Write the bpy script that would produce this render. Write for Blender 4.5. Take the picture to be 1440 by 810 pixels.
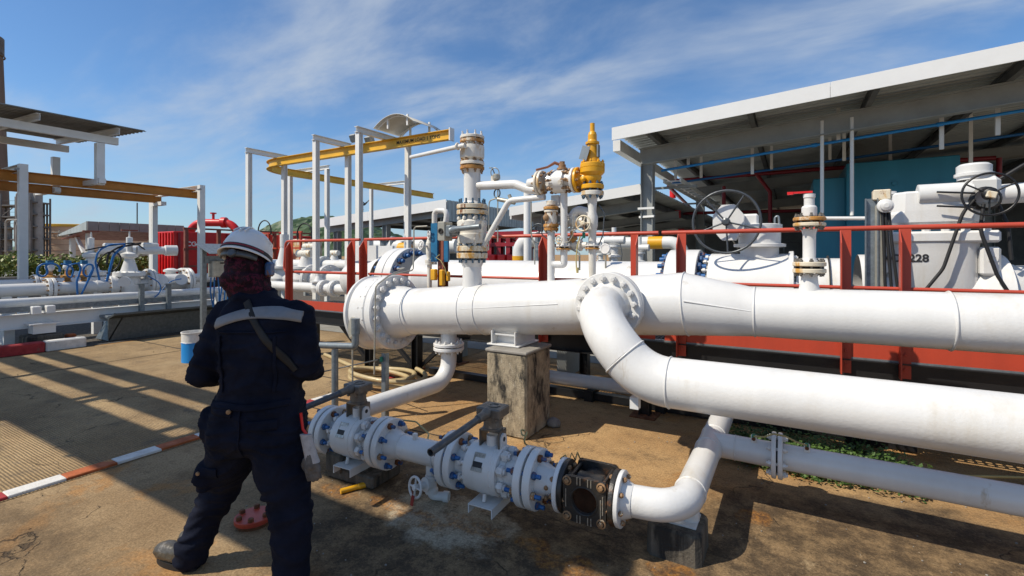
import bpy, math, random
from mathutils import Vector as V, Matrix, noise
from mathutils.bvhtree import BVHTree
R = math.radians; PI = math.pi
random.seed(7)
for o in list(bpy.data.objects): bpy.data.objects.remove(o, do_unlink=True)
scene = bpy.context.scene; C = scene.collection

# ------------------------------------------------------------------ camera
# The yard is built on its own grid: x runs along the white header pipe, y away from it, z up.
YAW = R(30.3); CY, SY = math.cos(YAW), math.sin(YAW)
F, VH, EYE = 672.0, 358.0, 1.68
cd = bpy.data.cameras.new('camera'); cam = bpy.data.objects.new('camera', cd); C.objects.link(cam)
cam.location = (0, 0, EYE); cam.rotation_euler = (R(90), 0, YAW)
cd.sensor_width = 36; cd.lens = 36 * F / 1440; cd.shift_y = -47 / 1440
cd.clip_start = .05; cd.clip_end = 6000
scene.camera = cam

# ------------------------------------------------------------------ sky and sun
SUN = V((-.66, -.75, 0)).normalized() * math.cos(R(49)) + V((0, 0, math.sin(R(49))))
w = bpy.data.worlds.new('World'); scene.world = w; w.use_nodes = True
nt = w.node_tree; N = nt.nodes; L = nt.links; N.clear()
def nd(tree, t, **k):
    n = tree.nodes.new(t)
    for a, b in k.items(): setattr(n, a, b)
    return n
out = nd(nt, 'ShaderNodeOutputWorld'); bg = nd(nt, 'ShaderNodeBackground'); bg.inputs[1].default_value = .11
sky = nd(nt, 'ShaderNodeTexSky', sky_type='NISHITA'); sky.sun_disc = False
sky.sun_elevation = R(49); sky.sun_rotation = math.atan2(SUN.x, SUN.y)
sky.air_density = 1.0; sky.dust_density = .25; sky.ozone_density = 1.6
tc = nd(nt, 'ShaderNodeTexCoord'); sep = nd(nt, 'ShaderNodeSeparateXYZ'); L.new(tc.outputs['Generated'], sep.inputs[0])
zc = nd(nt, 'ShaderNodeMath', operation='MAXIMUM'); L.new(sep.outputs[2], zc.inputs[0]); zc.inputs[1].default_value = 0
za = nd(nt, 'ShaderNodeMath', operation='ADD'); L.new(zc.outputs[0], za.inputs[0]); za.inputs[1].default_value = .22
dx = nd(nt, 'ShaderNodeMath', operation='DIVIDE'); L.new(sep.outputs[0], dx.inputs[0]); L.new(za.outputs[0], dx.inputs[1])
dy = nd(nt, 'ShaderNodeMath', operation='DIVIDE'); L.new(sep.outputs[1], dy.inputs[0]); L.new(za.outputs[0], dy.inputs[1])
cmb = nd(nt, 'ShaderNodeCombineXYZ'); L.new(dx.outputs[0], cmb.inputs[0]); L.new(dy.outputs[0], cmb.inputs[1])
def cloud(rot, sc, nscale, detail, dist, lo, hi, off):
    mp = nd(nt, 'ShaderNodeMapping'); mp.inputs['Rotation'].default_value = (0, 0, R(rot)); mp.inputs['Scale'].default_value = sc
    mp.inputs['Location'].default_value = off
    L.new(cmb.outputs[0], mp.inputs[0])
    nz = nd(nt, 'ShaderNodeTexNoise'); nz.inputs['Scale'].default_value = nscale; nz.inputs['Detail'].default_value = detail
    nz.inputs['Roughness'].default_value = .58; nz.inputs['Distortion'].default_value = dist
    L.new(mp.outputs[0], nz.inputs['Vector'])
    mr = nd(nt, 'ShaderNodeMapRange', interpolation_type='SMOOTHSTEP'); L.new(nz.outputs[0], mr.inputs[0])
    mr.inputs[1].default_value = lo; mr.inputs[2].default_value = hi
    return mr
c1 = cloud(-20, (1, 2.0, 1), 1.3, 7, .3, .36, .80, (3.1, 1.2, 0))
c2 = cloud(15, (1, 1.4, 1), .55, 5, .2, .22, .54, (8.3, 4.4, 0))
mul = nd(nt, 'ShaderNodeMath', operation='MULTIPLY'); L.new(c1.outputs[0], mul.inputs[0]); L.new(c2.outputs[0], mul.inputs[1])
ml2 = nd(nt, 'ShaderNodeMath', operation='MULTIPLY'); L.new(mul.outputs[0], ml2.inputs[0]); ml2.inputs[1].default_value = .85
mx = nd(nt, 'ShaderNodeMix', data_type='RGBA'); L.new(ml2.outputs[0], mx.inputs[0]); tint = nd(nt, 'ShaderNodeMix', data_type='RGBA', blend_type='MULTIPLY'); tint.inputs[0].default_value = 1; L.new(sky.outputs[0], tint.inputs[6]); tint.inputs[7].default_value = (.72, .97, 1.2, 1); L.new(tint.outputs[2], mx.inputs[6])
mx.inputs[7].default_value = (4.9, 5.5, 6.3, 1)
hz1 = nd(nt, 'ShaderNodeMapRange', interpolation_type='SMOOTHSTEP'); L.new(sep.outputs[2], hz1.inputs[0]); hz1.inputs[1].default_value = .28; hz1.inputs[2].default_value = -.02; hz1.inputs[3].default_value = 0; hz1.inputs[4].default_value = .45
mx2 = nd(nt, 'ShaderNodeMix', data_type='RGBA'); L.new(hz1.outputs[0], mx2.inputs[0]); L.new(mx.outputs[2], mx2.inputs[6]); mx2.inputs[7].default_value = (3.3, 4.5, 6.0, 1)
L.new(mx2.outputs[2], bg.inputs[0]); L.new(bg.outputs[0], out.inputs[0])
sd = bpy.data.lights.new('sun', 'SUN'); sd.energy = 5.0; sd.angle = R(.53); sd.color = (1, .915, .77)
so = bpy.data.objects.new('sun', sd); C.objects.link(so); so.rotation_euler = SUN.to_track_quat('Z', 'Y').to_euler(); so.location = (-20, -20, 30)
vs = scene.view_settings; vs.view_transform = 'Standard'; vs.look = 'None'; vs.gamma = 1; vs.exposure = 0.02; vs.use_curve_mapping = False
scene.render.engine = 'CYCLES'

# ------------------------------------------------------------------ helpers
def S(u, v, x=None, y=None, z=None):
    """survey a point of the yard: sight line through photo pixel (u, v) met with a plane of the yard grid"""
    a = (u - 720) / F; b = -(v - VH) / F
    d = V((a * CY - SY, a * SY + CY, b))
    t = x / d.x if x is not None else y / d.y if y is not None else (z - EYE) / d.z
    return V((0, 0, EYE)) + d * t
def xu(u, y): return S(u, VH, y=y).x
def yu(u, x): return S(u, VH, x=x).y
def frame(axis, up=None):
    a = V(axis).normalized()
    h = V(up) if up is not None else (V((0, 0, 1)) if abs(a.z) < .95 else V((0, 1, 0)))
    b = h.cross(a).normalized(); c = a.cross(b)
    return a, b, c
def fillet(pts, r, n=8):
    pts = [V(p) for p in pts]; o = [pts[0]]
    for i in range(1, len(pts) - 1):
        p, a, b = pts[i], pts[i - 1] - pts[i], pts[i + 1] - pts[i]
        la, lb = a.length, b.length; a.normalize(); b.normalize()
        ang = a.angle(b)
        if ang > PI - .01: o.append(p); continue
        rr = r[i - 1] if isinstance(r, (list, tuple)) else r
        t = min(rr / math.tan(ang / 2), la * .49 if i > 1 else la * .98, lb * .49 if i < len(pts) - 2 else lb * .98); rr = t * math.tan(ang / 2)
        m = (a + b).normalized(); cc = p + m * (rr / math.sin(ang / 2))
        s0 = p + a * t - cc; s1 = p + b * t - cc; tot = s0.angle(s1); ax = s0.cross(s1).normalized()
        for k in range(n + 1): o.append(cc + Matrix.Rotation(tot * k / n, 3, ax) @ s0)
    o.append(pts[-1]); return o
class MB:
    def __init__(s): s.v = []; s.f = []; s.sm = []
    def face(s, pts, sm=False):
        i = len(s.v); s.v += [V(p) for p in pts]; s.f.append(tuple(range(i, i + len(pts)))); s.sm.append(sm); return s
    def rings(s, rs, closed=True, sm=True, caps=False):
        n = len(rs[0]); i = len(s.v)
        for r in rs: s.v += [V(p) for p in r]
        for k in range(len(rs) - 1):
            for j in range(n if closed else n - 1):
                a = i + k * n + j; b = i + k * n + (j + 1) % n
                s.f.append((a, b, b + n, a + n)); s.sm.append(sm)
        if caps: s.face(list(reversed(rs[0]))); s.face(rs[-1])
        return s
    def lathe(s, o, axis, prof, n=24, sm=False, up=None):
        a, b, c = frame(axis, up); o = V(o)
        def ring(r, h): return [o + a * h + (b * math.cos(2 * PI * k / n) + c * math.sin(2 * PI * k / n)) * max(r, 1e-4) for k in range(n)]
        if sm: s.rings([ring(*p) for p in prof])
        else:
            for p, q in zip(prof, prof[1:]): s.rings([ring(*p), ring(*q)])
        return s
    def cyl(s, p0, p1, r0, r1=None, n=20, caps=True, up=None):
        p0 = V(p0); p1 = V(p1); h = (p1 - p0).length; r1 = r0 if r1 is None else r1
        return s.lathe(p0, p1 - p0, ([(0, 0)] if caps else []) + [(r0, 0), (r1, h)] + ([(0, h)] if caps else []), n, up=up)
    def disc(s, o, axis, r, t, n=32, ch=.004, r_in=0):
        """chamfered disc or ring from o along axis by t"""
        pr = [(r_in, 0), (r - ch, 0), (r, ch), (r, t - ch), (r - ch, t), (r_in, t)]
        if r_in: pr.append((r_in, 0))
        return s.lathe(o, axis, pr, n)
    def tube(s, pts, r, n=12, caps=True):
        pts = [V(p) for p in pts]; rs = []
        t = (pts[1] - pts[0]).normalized(); a, b, c = frame(t)
        for i, p in enumerate(pts):
            t2 = (pts[min(i + 1, len(pts) - 1)] - pts[max(i - 1, 0)]).normalized()
            q = t.rotation_difference(t2); b = q @ b; c = q @ c; t = t2
            rr = r[i] if isinstance(r, (list, tuple)) else r
            rs.append([p + (b * math.cos(2 * PI * k / n) + c * math.sin(2 * PI * k / n)) * rr for k in range(n)])
        return s.rings(rs, caps=caps)
    def box(s, c, size, rot=None, bev=0):
        c = V(c); x, y, z = [d / 2 for d in size]; m = rot.to_3x3() if rot is not None else Matrix.Identity(3)
        def P(a, b, d): return c + m @ V((a, b, d))
        if not bev:
            for q in (((-x,-y,-z),(-x,y,-z),(x,y,-z),(x,-y,-z)), ((-x,-y,z),(x,-y,z),(x,y,z),(-x,y,z)), ((-x,-y,-z),(x,-y,-z),(x,-y,z),(-x,-y,z)),
                      ((x,y,-z),(-x,y,-z),(-x,y,z),(x,y,z)), ((-x,y,-z),(-x,-y,-z),(-x,-y,z),(-x,y,z)), ((x,-y,-z),(x,y,-z),(x,y,z),(x,-y,z))):
                s.face([P(*p) for p in q])
            return s
        e = bev; sg = (-1, 1)
        for d in sg:
            for ax in range(3):
                h = [x, y, z]; i, j = [k for k in range(3) if k != ax]; q = []
                for (p, r) in ((-1, -1), (1, -1), (1, 1), (-1, 1)):
                    t = [0, 0, 0]; t[ax] = d * h[ax]; t[i] = p * (h[i] - e); t[j] = r * (h[j] - e); q.append(P(*t))
                s.face(q if (d > 0) == (ax != 1) else q[::-1])
        for ax in range(3):
            h = [x, y, z]; i, j = [k for k in range(3) if k != ax]
            for p in sg:
                for r in sg:
                    q = []
                    for (k, wch) in ((-1, 0), (1, 0), (1, 1), (-1, 1)):
                        t = [0, 0, 0]; t[ax] = k * (h[ax] - e); t[i] = p * (h[i] - (e if wch else 0)); t[j] = r * (h[j] - (0 if wch else e)); q.append(P(*t))
                    s.face(q)
        for p in sg:
            for r in sg:
                for d in sg: s.face([P(p * x, r * (y - e), d * (z - e)), P(p * (x - e), r * y, d * (z - e)), P(p * (x - e), r * (y - e), d * z)])
        return s
    def extrude(s, sec, p0, p1, up=None, caps=True):
        """2-D section (b, c) swept from p0 to p1"""
        p0 = V(p0); p1 = V(p1); a, b, c = frame(p1 - p0, up)
        r0 = [p0 + b * q[0] + c * q[1] for q in sec]; r1 = [p1 + b * q[0] + c * q[1] for q in sec]
        n = len(sec)
        for j in range(n): s.face([r0[j], r0[(j + 1) % n], r1[(j + 1) % n], r1[j]])
        if caps: s.face(r0[::-1]); s.face(r1)
        return s
    def bar(s, p0, p1, w, h, up=None): return s.extrude([(-w/2,-h/2),(w/2,-h/2),(w/2,h/2),(-w/2,h/2)], p0, p1, up)
    def ibeam(s, p0, p1, h, b, tf=.012, tw=.008, up=None):
        H, B, T = h/2, b/2, tw/2
        return s.extrude([(-B,-H),(B,-H),(B,-H+tf),(T,-H+tf),(T,H-tf),(B,H-tf),(B,H),(-B,H),(-B,H-tf),(-T,H-tf),(-T,-H+tf),(-B,-H+tf)], p0, p1, up)
    def channel(s, p0, p1, h, b, t=.008, up=None, flip=1):
        H = h/2
        return s.extrude([(0,-H),(b*flip,-H),(b*flip,-H+t),(t*flip,-H+t),(t*flip,H-t),(b*flip,H-t),(b*flip,H),(0,H)], p0, p1, up)
    def sphere(s, c, r, n=16, m=10, rot=None):
        c = V(c); r = r if isinstance(r, (tuple, list)) else (r, r, r); mm = rot.to_3x3() if rot is not None else Matrix.Identity(3)
        rs = []
        for i in range(m + 1):
            t = -PI/2 + PI * i / m; ct = max(math.cos(t), 1e-3)
            rs.append([c + mm @ V((r[0]*ct*math.cos(2*PI*k/n), r[1]*ct*math.sin(2*PI*k/n), r[2]*math.sin(t))) for k in range(n)])
        return s.rings(rs)
    def torus(s, c, axis, R_, r, n=32, m=8, a0=0, a1=2*PI):
        a, b, cc = frame(axis); c = V(c); rs = []
        full = abs(a1 - a0 - 2*PI) < 1e-6
        for i in range(n + 1):
            t = a0 + (a1 - a0) * i / n; d = b * math.cos(t) + cc * math.sin(t)
            rs.append([c + d * (R_ + r * math.cos(2*PI*k/m)) + a * (r * math.sin(2*PI*k/m)) for k in range(m)])
        return s.rings(rs, caps=not full)
    def hexn(s, o, axis, r, h, ch=True):
        a, b, c = frame(axis); o = V(o)
        def rg(rr, hh): return [o + a * hh + (b * math.cos(PI*k/3) + c * math.sin(PI*k/3)) * rr for k in range(6)]
        s.rings([rg(r, 0), rg(r, h * .82)], sm=False); s.rings([rg(r, h * .82), rg(r * .84, h)], sm=False); s.face(rg(r * .84, h)); s.face(rg(r, 0)[::-1])
        return s
    def plate(s, pts, th):
        """polygon given by 3-D points, thickened by th along its normal"""
        pts = [V(p) for p in pts]; nrm = (pts[1] - pts[0]).cross(pts[2] - pts[1]).normalized() * (th / 2)
        A = [p + nrm for p in pts]; B = [p - nrm for p in pts]
        s.face(A); s.face(B[::-1]); n = len(pts)
        for i in range(n): s.face([B[i], B[(i+1) % n], A[(i+1) % n], A[i]])
        return s
    def corr(s, o, du, dv, lu, lv, pitch=.2, amp=.035, th=.006):
        """corrugated sheet: ribs run along dv, profile steps along du"""
        o = V(o); du = V(du).normalized(); dv = V(dv).normalized(); nn = du.cross(dv).normalized()
        if nn.z < 0: nn = -nn
        p = []; k = 0; t = 0
        while t < lu:
            for q, hh in ((0, 0), (.3, 0), (.42, 1), (.88, 1)):
                if t + q * pitch <= lu: p.append((t + q * pitch, hh * amp))
            t += pitch
        p.append((lu, 0))
        for (t0, h0), (t1, h1) in zip(p, p[1:]):
            a = o + du*t0 + nn*h0; b = o + du*t1 + nn*h1
            s.face([a, b, b + dv*lv, a + dv*lv]); s.face([a - nn*th, a - nn*th + dv*lv, b - nn*th + dv*lv, b - nn*th])
        for (t0, h0), (t1, h1) in zip(p, p[1:]):
            for e in (0, lv):
                a = o + du*t0 + nn*h0 + dv*e; b = o + du*t1 + nn*h1 + dv*e; s.face([a, b, b - nn*th, a - nn*th])
        return s
    def mesh(s, name, off=V((0,0,0))):
        me = bpy.data.meshes.new(name); me.from_pydata([tuple(p - off) for p in s.v], [], s.f)
        me.polygons.foreach_set('use_smooth', s.sm); me.update(); return me
    def build(s, name, mat, parent=None, local=False, kind=None, label=None):
        off = V((0,0,0)); p = parent
        while p is not None and not local: off += p.location; p = p.parent
        me = s.mesh(name, off); me.materials.append(M[mat])
        o = bpy.data.objects.new(name, me); C.objects.link(o); o.parent = parent
        if kind: o['kind'] = kind
        if label: o['label'] = label
        return o
def wpos(p):
    q = V((0,0,0))
    while p is not None: q += p.location; p = p.parent
    return q
def thing(name, label, cat, loc=(0,0,0), group=None, rotz=0):
    o = bpy.data.objects.new(name, None); C.objects.link(o); o.location = loc; o.rotation_euler = (0,0,rotz)
    o.empty_display_size = .1; o['label'] = label; o['category'] = cat
    if group: o['group'] = group
    return o
def tag(o, label, cat, group=None):
    o['label'] = label; o['category'] = cat
    if group: o['group'] = group
    return o
def struct(o): o['kind'] = 'structure'; return o
def dup(root, loc=None, label=None, rotz=None):
    def cp(o, par):
        c = o.copy(); C.objects.link(c); c.parent = par
        for ch in list(o.children): cp(ch, c)
        return c
    r = cp(root, None)
    if loc is not None: r.location = loc
    if rotz is not None: r.rotation_euler = (0,0,rotz)
    if label: r['label'] = label
    return r
_bolt = {}
def bolt_mesh(r, ln, stick, mat, studmat):
    """stud of length ln along z centred on 0 with a nut at each end"""
    k = (round(r,4), round(ln,4), round(stick,4), mat, studmat)
    if k not in _bolt:
        m = MB(); h = r * 1.0
        m.hexn((0,0,ln/2), (0,0,1), r, h); m.hexn((0,0,-ln/2), (0,0,-1), r, h)
        n1 = len(m.f)
        m.cyl((0,0,-ln/2-h-stick), (0,0,ln/2+h+stick), r*.58, n=8)
        me = m.mesh('bolt'); me.materials.append(M[mat]); me.materials.append(M[studmat])
        for i, p in enumerate(me.polygons): p.material_index = 1 if i >= n1 else 0
        _bolt[k] = me
    return _bolt[k]
def put_bolts(parent, c, axis, bcd, n, r, ln, stick, mat, studmat=None, rot0=0, local=False, name='bolt', alt=None):
    me0 = bolt_mesh(r, ln, stick, mat, studmat or mat); alts = [me0] + [bolt_mesh(r, ln, stick*q[2], q[0], q[1]) for q in (alt or [])]; a, b, cc = frame(axis); off = V((0,0,0)) if local else wpos(parent)
    q0 = V((0,0,1)).rotation_difference(a)
    for k in range(n):
        t = rot0 + 2*PI*k/n; me = random.choice(alts)
        o = bpy.data.objects.new(name, me); C.objects.link(o); o.parent = parent
        o.location = V(c) + (b*math.cos(t) + cc*math.sin(t)) * bcd - off
        o.rotation_mode = 'QUATERNION'; o.rotation_quaternion = q0 @ V((0,0,1)).rotation_difference(V((0,0,1)))
        o.rotation_quaternion = Matrix.Rotation(random.random()*1.0, 3, a).to_quaternion() @ q0
    return
def joined_bolts(parent, c, axis, bcd, n, r, ln, stick, mat, rot0=0, local=False, name='bolt_ring'):
    """nuts too small to pick apart singly: one part"""
    a, b, cc = frame(axis); m = MB()
    for k in range(n):
        t = rot0 + 2*PI*k/n; p = V(c) + (b*math.cos(t) + cc*math.sin(t)) * bcd
        m.hexn(p + a*ln/2, a, r, r); m.hexn(p - a*ln/2, -a, r, r); m.cyl(p - a*(ln/2+r+stick), p + a*(ln/2+r+stick), r*.58, n=6)
    return m.build(name, mat, parent, local=local, kind='stuff')
def flange_pair(parent, c, axis, r, th, gap, n, bcd, br, mat, bmat='white', smat=None, stick=.01, single=True, seg=40, rot0=.13, local=False, r_in=0, gmat='gasket', mat2=None):
    """two bolted flanges; c is the joint centre"""
    a = V(axis).normalized(); c = V(c)
    f1 = MB().disc(c - a*(th + gap/2), a, r, th, seg, .005).build('flange', mat, parent, local=local)
    f2 = MB().disc(c + a*(gap/2), a, r, th, seg, .005).build('flange', mat2 or mat, parent, local=local)
    MB().disc(c - a*gap/2*.98, a, r*.72, gap*.96, seg, .0005).build('gasket', gmat, parent, local=local)
    ln = 2*th + gap + .002
    if single: put_bolts(f2, c, a, bcd, n, br, ln, stick, bmat, smat, rot0, local)
    else: joined_bolts(f2, c, a, bcd, n, br, ln, stick, bmat, rot0, local)
    return f1, f2
def handwheel(parent, c, axis, r, rr, mat, spokes=5, hub=.03, local=False, dish=0, rot=0, name='handwheel', single=False):
    a, b, cc = frame(axis); c = V(c)
    w_ = MB().torus(c, a, r, rr, 40, 8).build(name, mat, parent, local=local)
    h = MB().lathe(c - a*dish - a*hub*.6, a, [(0,0),(hub,0),(hub,hub*1.2),(hub*.6,hub*1.4),(0,hub*1.4)], 14).build('hub', mat, w_, local=local)
    for k in range(spokes):
        t = rot + 2*PI*k/spokes; d = b*math.cos(t) + cc*math.sin(t)
        MB().tube([c - a*dish + d*hub*.8, c - a*dish*.5 + d*r*.5, c + d*r*.98], rr*.72, 8).build('spoke', mat, w_, local=local)
    return w_
def text(body, size, mat, parent, mtx, name='lettering', bold=.0, ext=.0015, space=1.0):
    cu = bpy.data.curves.new('t', 'FONT'); cu.body = body; cu.size = size; cu.extrude = ext; cu.align_x = 'CENTER'; cu.align_y = 'CENTER'; cu.offset = bold; cu.space_character = space
    to = bpy.data.objects.new('t', cu); C.objects.link(to)
    dg = bpy.context.evaluated_depsgraph_get(); me = bpy.data.meshes.new_from_object(to.evaluated_get(dg))
    bpy.data.objects.remove(to, do_unlink=True); me.transform(mtx); me.materials.clear(); me.materials.append(M[mat]); me.name = name
    o = bpy.data.objects.new(name, me); C.objects.link(o); o.parent = parent
    me.transform(Matrix.Translation(-wpos(parent))) if parent else None
    return o

# ------------------------------------------------------------------ materials
M = {}
def mat(name, col, rough=.5, metal=0, var=.15, vs_=3.0, bump=0, bs=60, spots=None, spot_t=.62, spot_s=4.0, spot_w=.06, spec=.5, streak=False, coat=0):
    m = bpy.data.materials.new(name); m.use_nodes = True; t = m.node_tree; p = t.nodes['Principled BSDF']
    p.inputs['Roughness'].default_value = rough; p.inputs['Metallic'].default_value = metal; p.inputs['Specular IOR Level'].default_value = spec
    p.inputs['Coat Weight'].default_value = coat
    g = nd(t, 'ShaderNodeNewGeometry')
    vec = g.outputs['Position']
    if streak:
        mp = nd(t, 'ShaderNodeMapping'); mp.inputs['Scale'].default_value = (1, 1, .16 if streak is True else streak); t.links.new(vec, mp.inputs[0]); svec = mp.outputs[0]
    else: svec = vec
    nz = nd(t, 'ShaderNodeTexNoise'); nz.inputs['Scale'].default_value = vs_; nz.inputs['Detail'].default_value = 6; nz.inputs['Roughness'].default_value = .65
    t.links.new(svec, nz.inputs['Vector'])
    mr = nd(t, 'ShaderNodeMapRange'); t.links.new(nz.outputs[0], mr.inputs[0]); mr.inputs[1].default_value = .3; mr.inputs[2].default_value = .7
    mr.inputs[3].default_value = 1 - var; mr.inputs[4].default_value = 1 + var * .6
    mm = nd(t, 'ShaderNodeMix', data_type='RGBA', blend_type='MULTIPLY'); mm.inputs[0].default_value = 1; mm.inputs[6].default_value = (*col, 1)
    t.links.new(mr.outputs[0], mm.inputs[7]); cur = mm.outputs[2]
    rr = nd(t, 'ShaderNodeMapRange'); t.links.new(nz.outputs[0], rr.inputs[0]); rr.inputs[1].default_value = .3; rr.inputs[2].default_value = .7
    rr.inputs[3].default_value = min(1, rough * 1.25); rr.inputs[4].default_value = rough * .8; t.links.new(rr.outputs[0], p.inputs['Roughness'])
    if spots:
        for i, sp in enumerate(spots if isinstance(spots, list) else [spots]):
            scol, th, sc, wd = (sp + (spot_t, spot_s, spot_w)[len(sp)-1:])[:4] if isinstance(sp[0], tuple) else (sp, spot_t, spot_s, spot_w)
            n2 = nd(t, 'ShaderNodeTexNoise'); n2.inputs['Scale'].default_value = sc; n2.inputs['Detail'].default_value = 8; n2.inputs['Roughness'].default_value = .7
            ad = nd(t, 'ShaderNodeVectorMath', operation='ADD'); ad.inputs[1].default_value = (7.3 * (i + 1), 3.1, 1.7 * i); t.links.new(svec, ad.inputs[0]); t.links.new(ad.outputs[0], n2.inputs['Vector'])
            m2 = nd(t, 'ShaderNodeMapRange', interpolation_type='SMOOTHSTEP'); t.links.new(n2.outputs[0], m2.inputs[0]); m2.inputs[1].default_value = th; m2.inputs[2].default_value = th + wd
            x2 = nd(t, 'ShaderNodeMix', data_type='RGBA'); t.links.new(m2.outputs[0], x2.inputs[0]); t.links.new(cur, x2.inputs[6]); x2.inputs[7].default_value = (*scol, 1); cur = x2.outputs[2]
    t.links.new(cur, p.inputs['Base Color'])
    if bump:
        nb = nd(t, 'ShaderNodeTexNoise'); nb.inputs['Scale'].default_value = bs; nb.inputs['Detail'].default_value = 4; t.links.new(vec, nb.inputs['Vector'])
        bp = nd(t, 'ShaderNodeBump'); bp.inputs['Strength'].default_value = bump; bp.inputs['Distance'].default_value = .01; t.links.new(nb.outputs[0], bp.inputs['Height']); t.links.new(bp.outputs[0], p.inputs['Normal'])
    M[name] = m; return m
RUST = (.20, .065, .018); RUSTY = (.42, .2, .05)
mat('white', (.69, .685, .67), .33, var=.11, vs_=2.2, bump=.12, bs=60, spots=[((.54, .49, .40), .54, 1.7, .25), ((.42, .34, .23), .63, 6, .14), ((.30, .2, .11), .72, 14, .05)], streak=True, coat=.15)
mat('white_bolt', (.66, .65, .63), .35, var=.2, vs_=30, bump=.1, bs=90)
mat('white_rust', (.72, .69, .62), .4, var=.14, vs_=6, bump=.08, bs=60, spots=[((.52, .31, .09), .51, 8, .14), (RUST, .61, 10, .06)], streak=.4)
mat('cream', (.68, .61, .47), .45, var=.18, vs_=5, bump=.08, spots=[((.52, .28, .06), .47, 8, .14), (RUST, .58, 10, .06)], streak=.4)
mat('valve_grey', (.66, .66, .645), .32, var=.08, vs_=4, bump=.05, bs=70, spots=[((.42, .38, .3), .68, 3, .15)], coat=.1)
mat('rust_flange', (.46, .22, .05), .6, var=.4, vs_=14, bump=.2, spots=[((.62, .56, .45), .55, 6, .08), (RUST, .6, 12, .05)])
mat('rust', (.17, .06, .02), .75, var=.5, vs_=20, bump=.3, bs=120)
mat('rust_bolt', (.3, .17, .08), .6, var=.5, vs_=25, bump=.2, spots=[((.6, .5, .35), .58, 30, .05)])
mat('blue_bolt', (.016, .075, .2), .4, var=.4, vs_=30, bump=.2, bs=90, spots=[((.15, .055, .022), .53, 20, .06)])
mat('blue_stud', (.016, .11, .32), .4, var=.25, vs_=40, bump=.2, bs=200)
mat('steel_blue', (.1, .16, .22), .35, metal=.5, var=.4, vs_=40)
mat('gasket', (.02, .018, .016), .8)
mat('galv', (.22, .25, .27), .45, metal=.55, var=.3, vs_=18, bump=.05, spots=[((.35, .38, .4), .6, 25, .1)])
mat('galv_dark', (.10, .115, .12), .42, metal=.4, var=.3, vs_=18, bump=.05)
mat('lever', (.075, .085, .095), .35, metal=.3, var=.3, vs_=30, bump=.05)
mat('gear_grey', (.16, .145, .125), .42, metal=.35, var=.3, vs_=14, bump=.12, spots=[((.3, .28, .25), .6, 20, .1)])
mat('black', (.012, .012, .013), .4, var=.4, vs_=6, bump=.05)
mat('black_cast', (.024, .022, .020), .4, var=.4, vs_=20, bump=.25, bs=70, spots=[((.12, .055, .025), .55, 14, .1)])
mat('rubber', (.012, .012, .013), .6)
mat('glass_dark', (.03, .012, .006), .06, var=.6, vs_=18, coat=.6)
mat('orange_red', (.46, .058, .028), .42, var=.16, vs_=4, bump=.04, spots=[((.3, .05, .02), .66, 5, .12)], streak=True)
mat('deep_red', (.26, .012, .022), .4, var=.25, vs_=5)
mat('red', (.62, .012, .012), .4, var=.2, vs_=4, spots=[((.25, .01, .01), .66, 3, .1)])
mat('brown_red', (.22, .06, .035), .6, var=.3, vs_=4)
mat('yellow', (.72, .36, .012), .38, var=.12, vs_=6, bump=.06, spots=[((.32, .12, .03), .7, 9, .08)])
mat('rail_yellow', (.72, .42, .03), .42, var=.15, vs_=3, spots=[((.42, .25, .05), .62, 4, .2)])
mat('rail_orange', (.50, .19, .015), .5, var=.2, vs_=3)
mat('teal', (.016, .19, .29), .42, var=.2, vs_=1.2, spots=[((.01, .07, .11), .6, 1.5, .2)], streak=True)
mat('blue_plate', (.015, .13, .27), .4, var=.25, vs_=8)
mat('blue_pipe', (.012, .24, .62), .4)
mat('blue_hose', (.01, .13, .38), .4)
mat('roof_sheet', (.40, .42, .405), .4, metal=.15, var=.14, vs_=1.5, spots=[((.2, .2, .19), .6, 1.0, .3)])
mat('roof_white', (.72, .72, .71), .45, var=.06, vs_=1.5)
mat('steel_grey', (.3, .31, .3), .5, var=.15, vs_=2)
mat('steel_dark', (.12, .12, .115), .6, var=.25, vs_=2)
mat('steel_white', (.76, .755, .73), .45, var=.08, vs_=2.5, spots=[((.45, .38, .3), .7, 5, .1)])
mat('old_roof', (.19, .18, .16), .6, var=.25, vs_=2, spots=[((.12, .09, .06), .55, 2, .3)])
mat('shed_sheet', (.3, .25, .22), .6, var=.2, vs_=1)
mat('kerb_white', (.66, .64, .6), .7, var=.2, vs_=12, bump=.25, spots=[((.28, .24, .18), .6, 9, .12)])
mat('kerb_red', (.36, .028, .03), .7, var=.3, vs_=12, bump=.25, spots=[((.2, .1, .07), .6, 9, .1)])
mat('kerb_orange', (.40, .10, .025), .75, var=.3, vs_=12, bump=.25, spots=[((.5, .28, .1), .55, 4, .2)])
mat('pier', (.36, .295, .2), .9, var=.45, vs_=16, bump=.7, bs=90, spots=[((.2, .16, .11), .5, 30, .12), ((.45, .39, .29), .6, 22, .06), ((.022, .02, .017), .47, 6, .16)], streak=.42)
mat('pier_dark', (.10, .085, .065), .85, var=.6, vs_=12, bump=.6, bs=70, spots=[((.27, .22, .15), .54, 8, .14), ((.02, .018, .015), .5, 6, .12)], streak=True)
mat('concrete_edge', (.27, .25, .22), .85, var=.25, vs_=6, bump=.3, spots=[((.12, .11, .1), .55, 4, .2)])
mat('hose', (.46, .36, .19), .38, var=.2, vs_=10, coat=.2)
mat('coverall', (.0075, .0098, .021), .9, var=.35, vs_=7, bump=.3, bs=260, spec=.12)
mat('stripe', (.2, .205, .215), .5, var=.15, vs_=14, bump=.2, bs=200)
mat('strap', (.012, .012, .012), .7)
mat('helmet', (.72, .71, .69), .25, var=.05, coat=.4)
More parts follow.
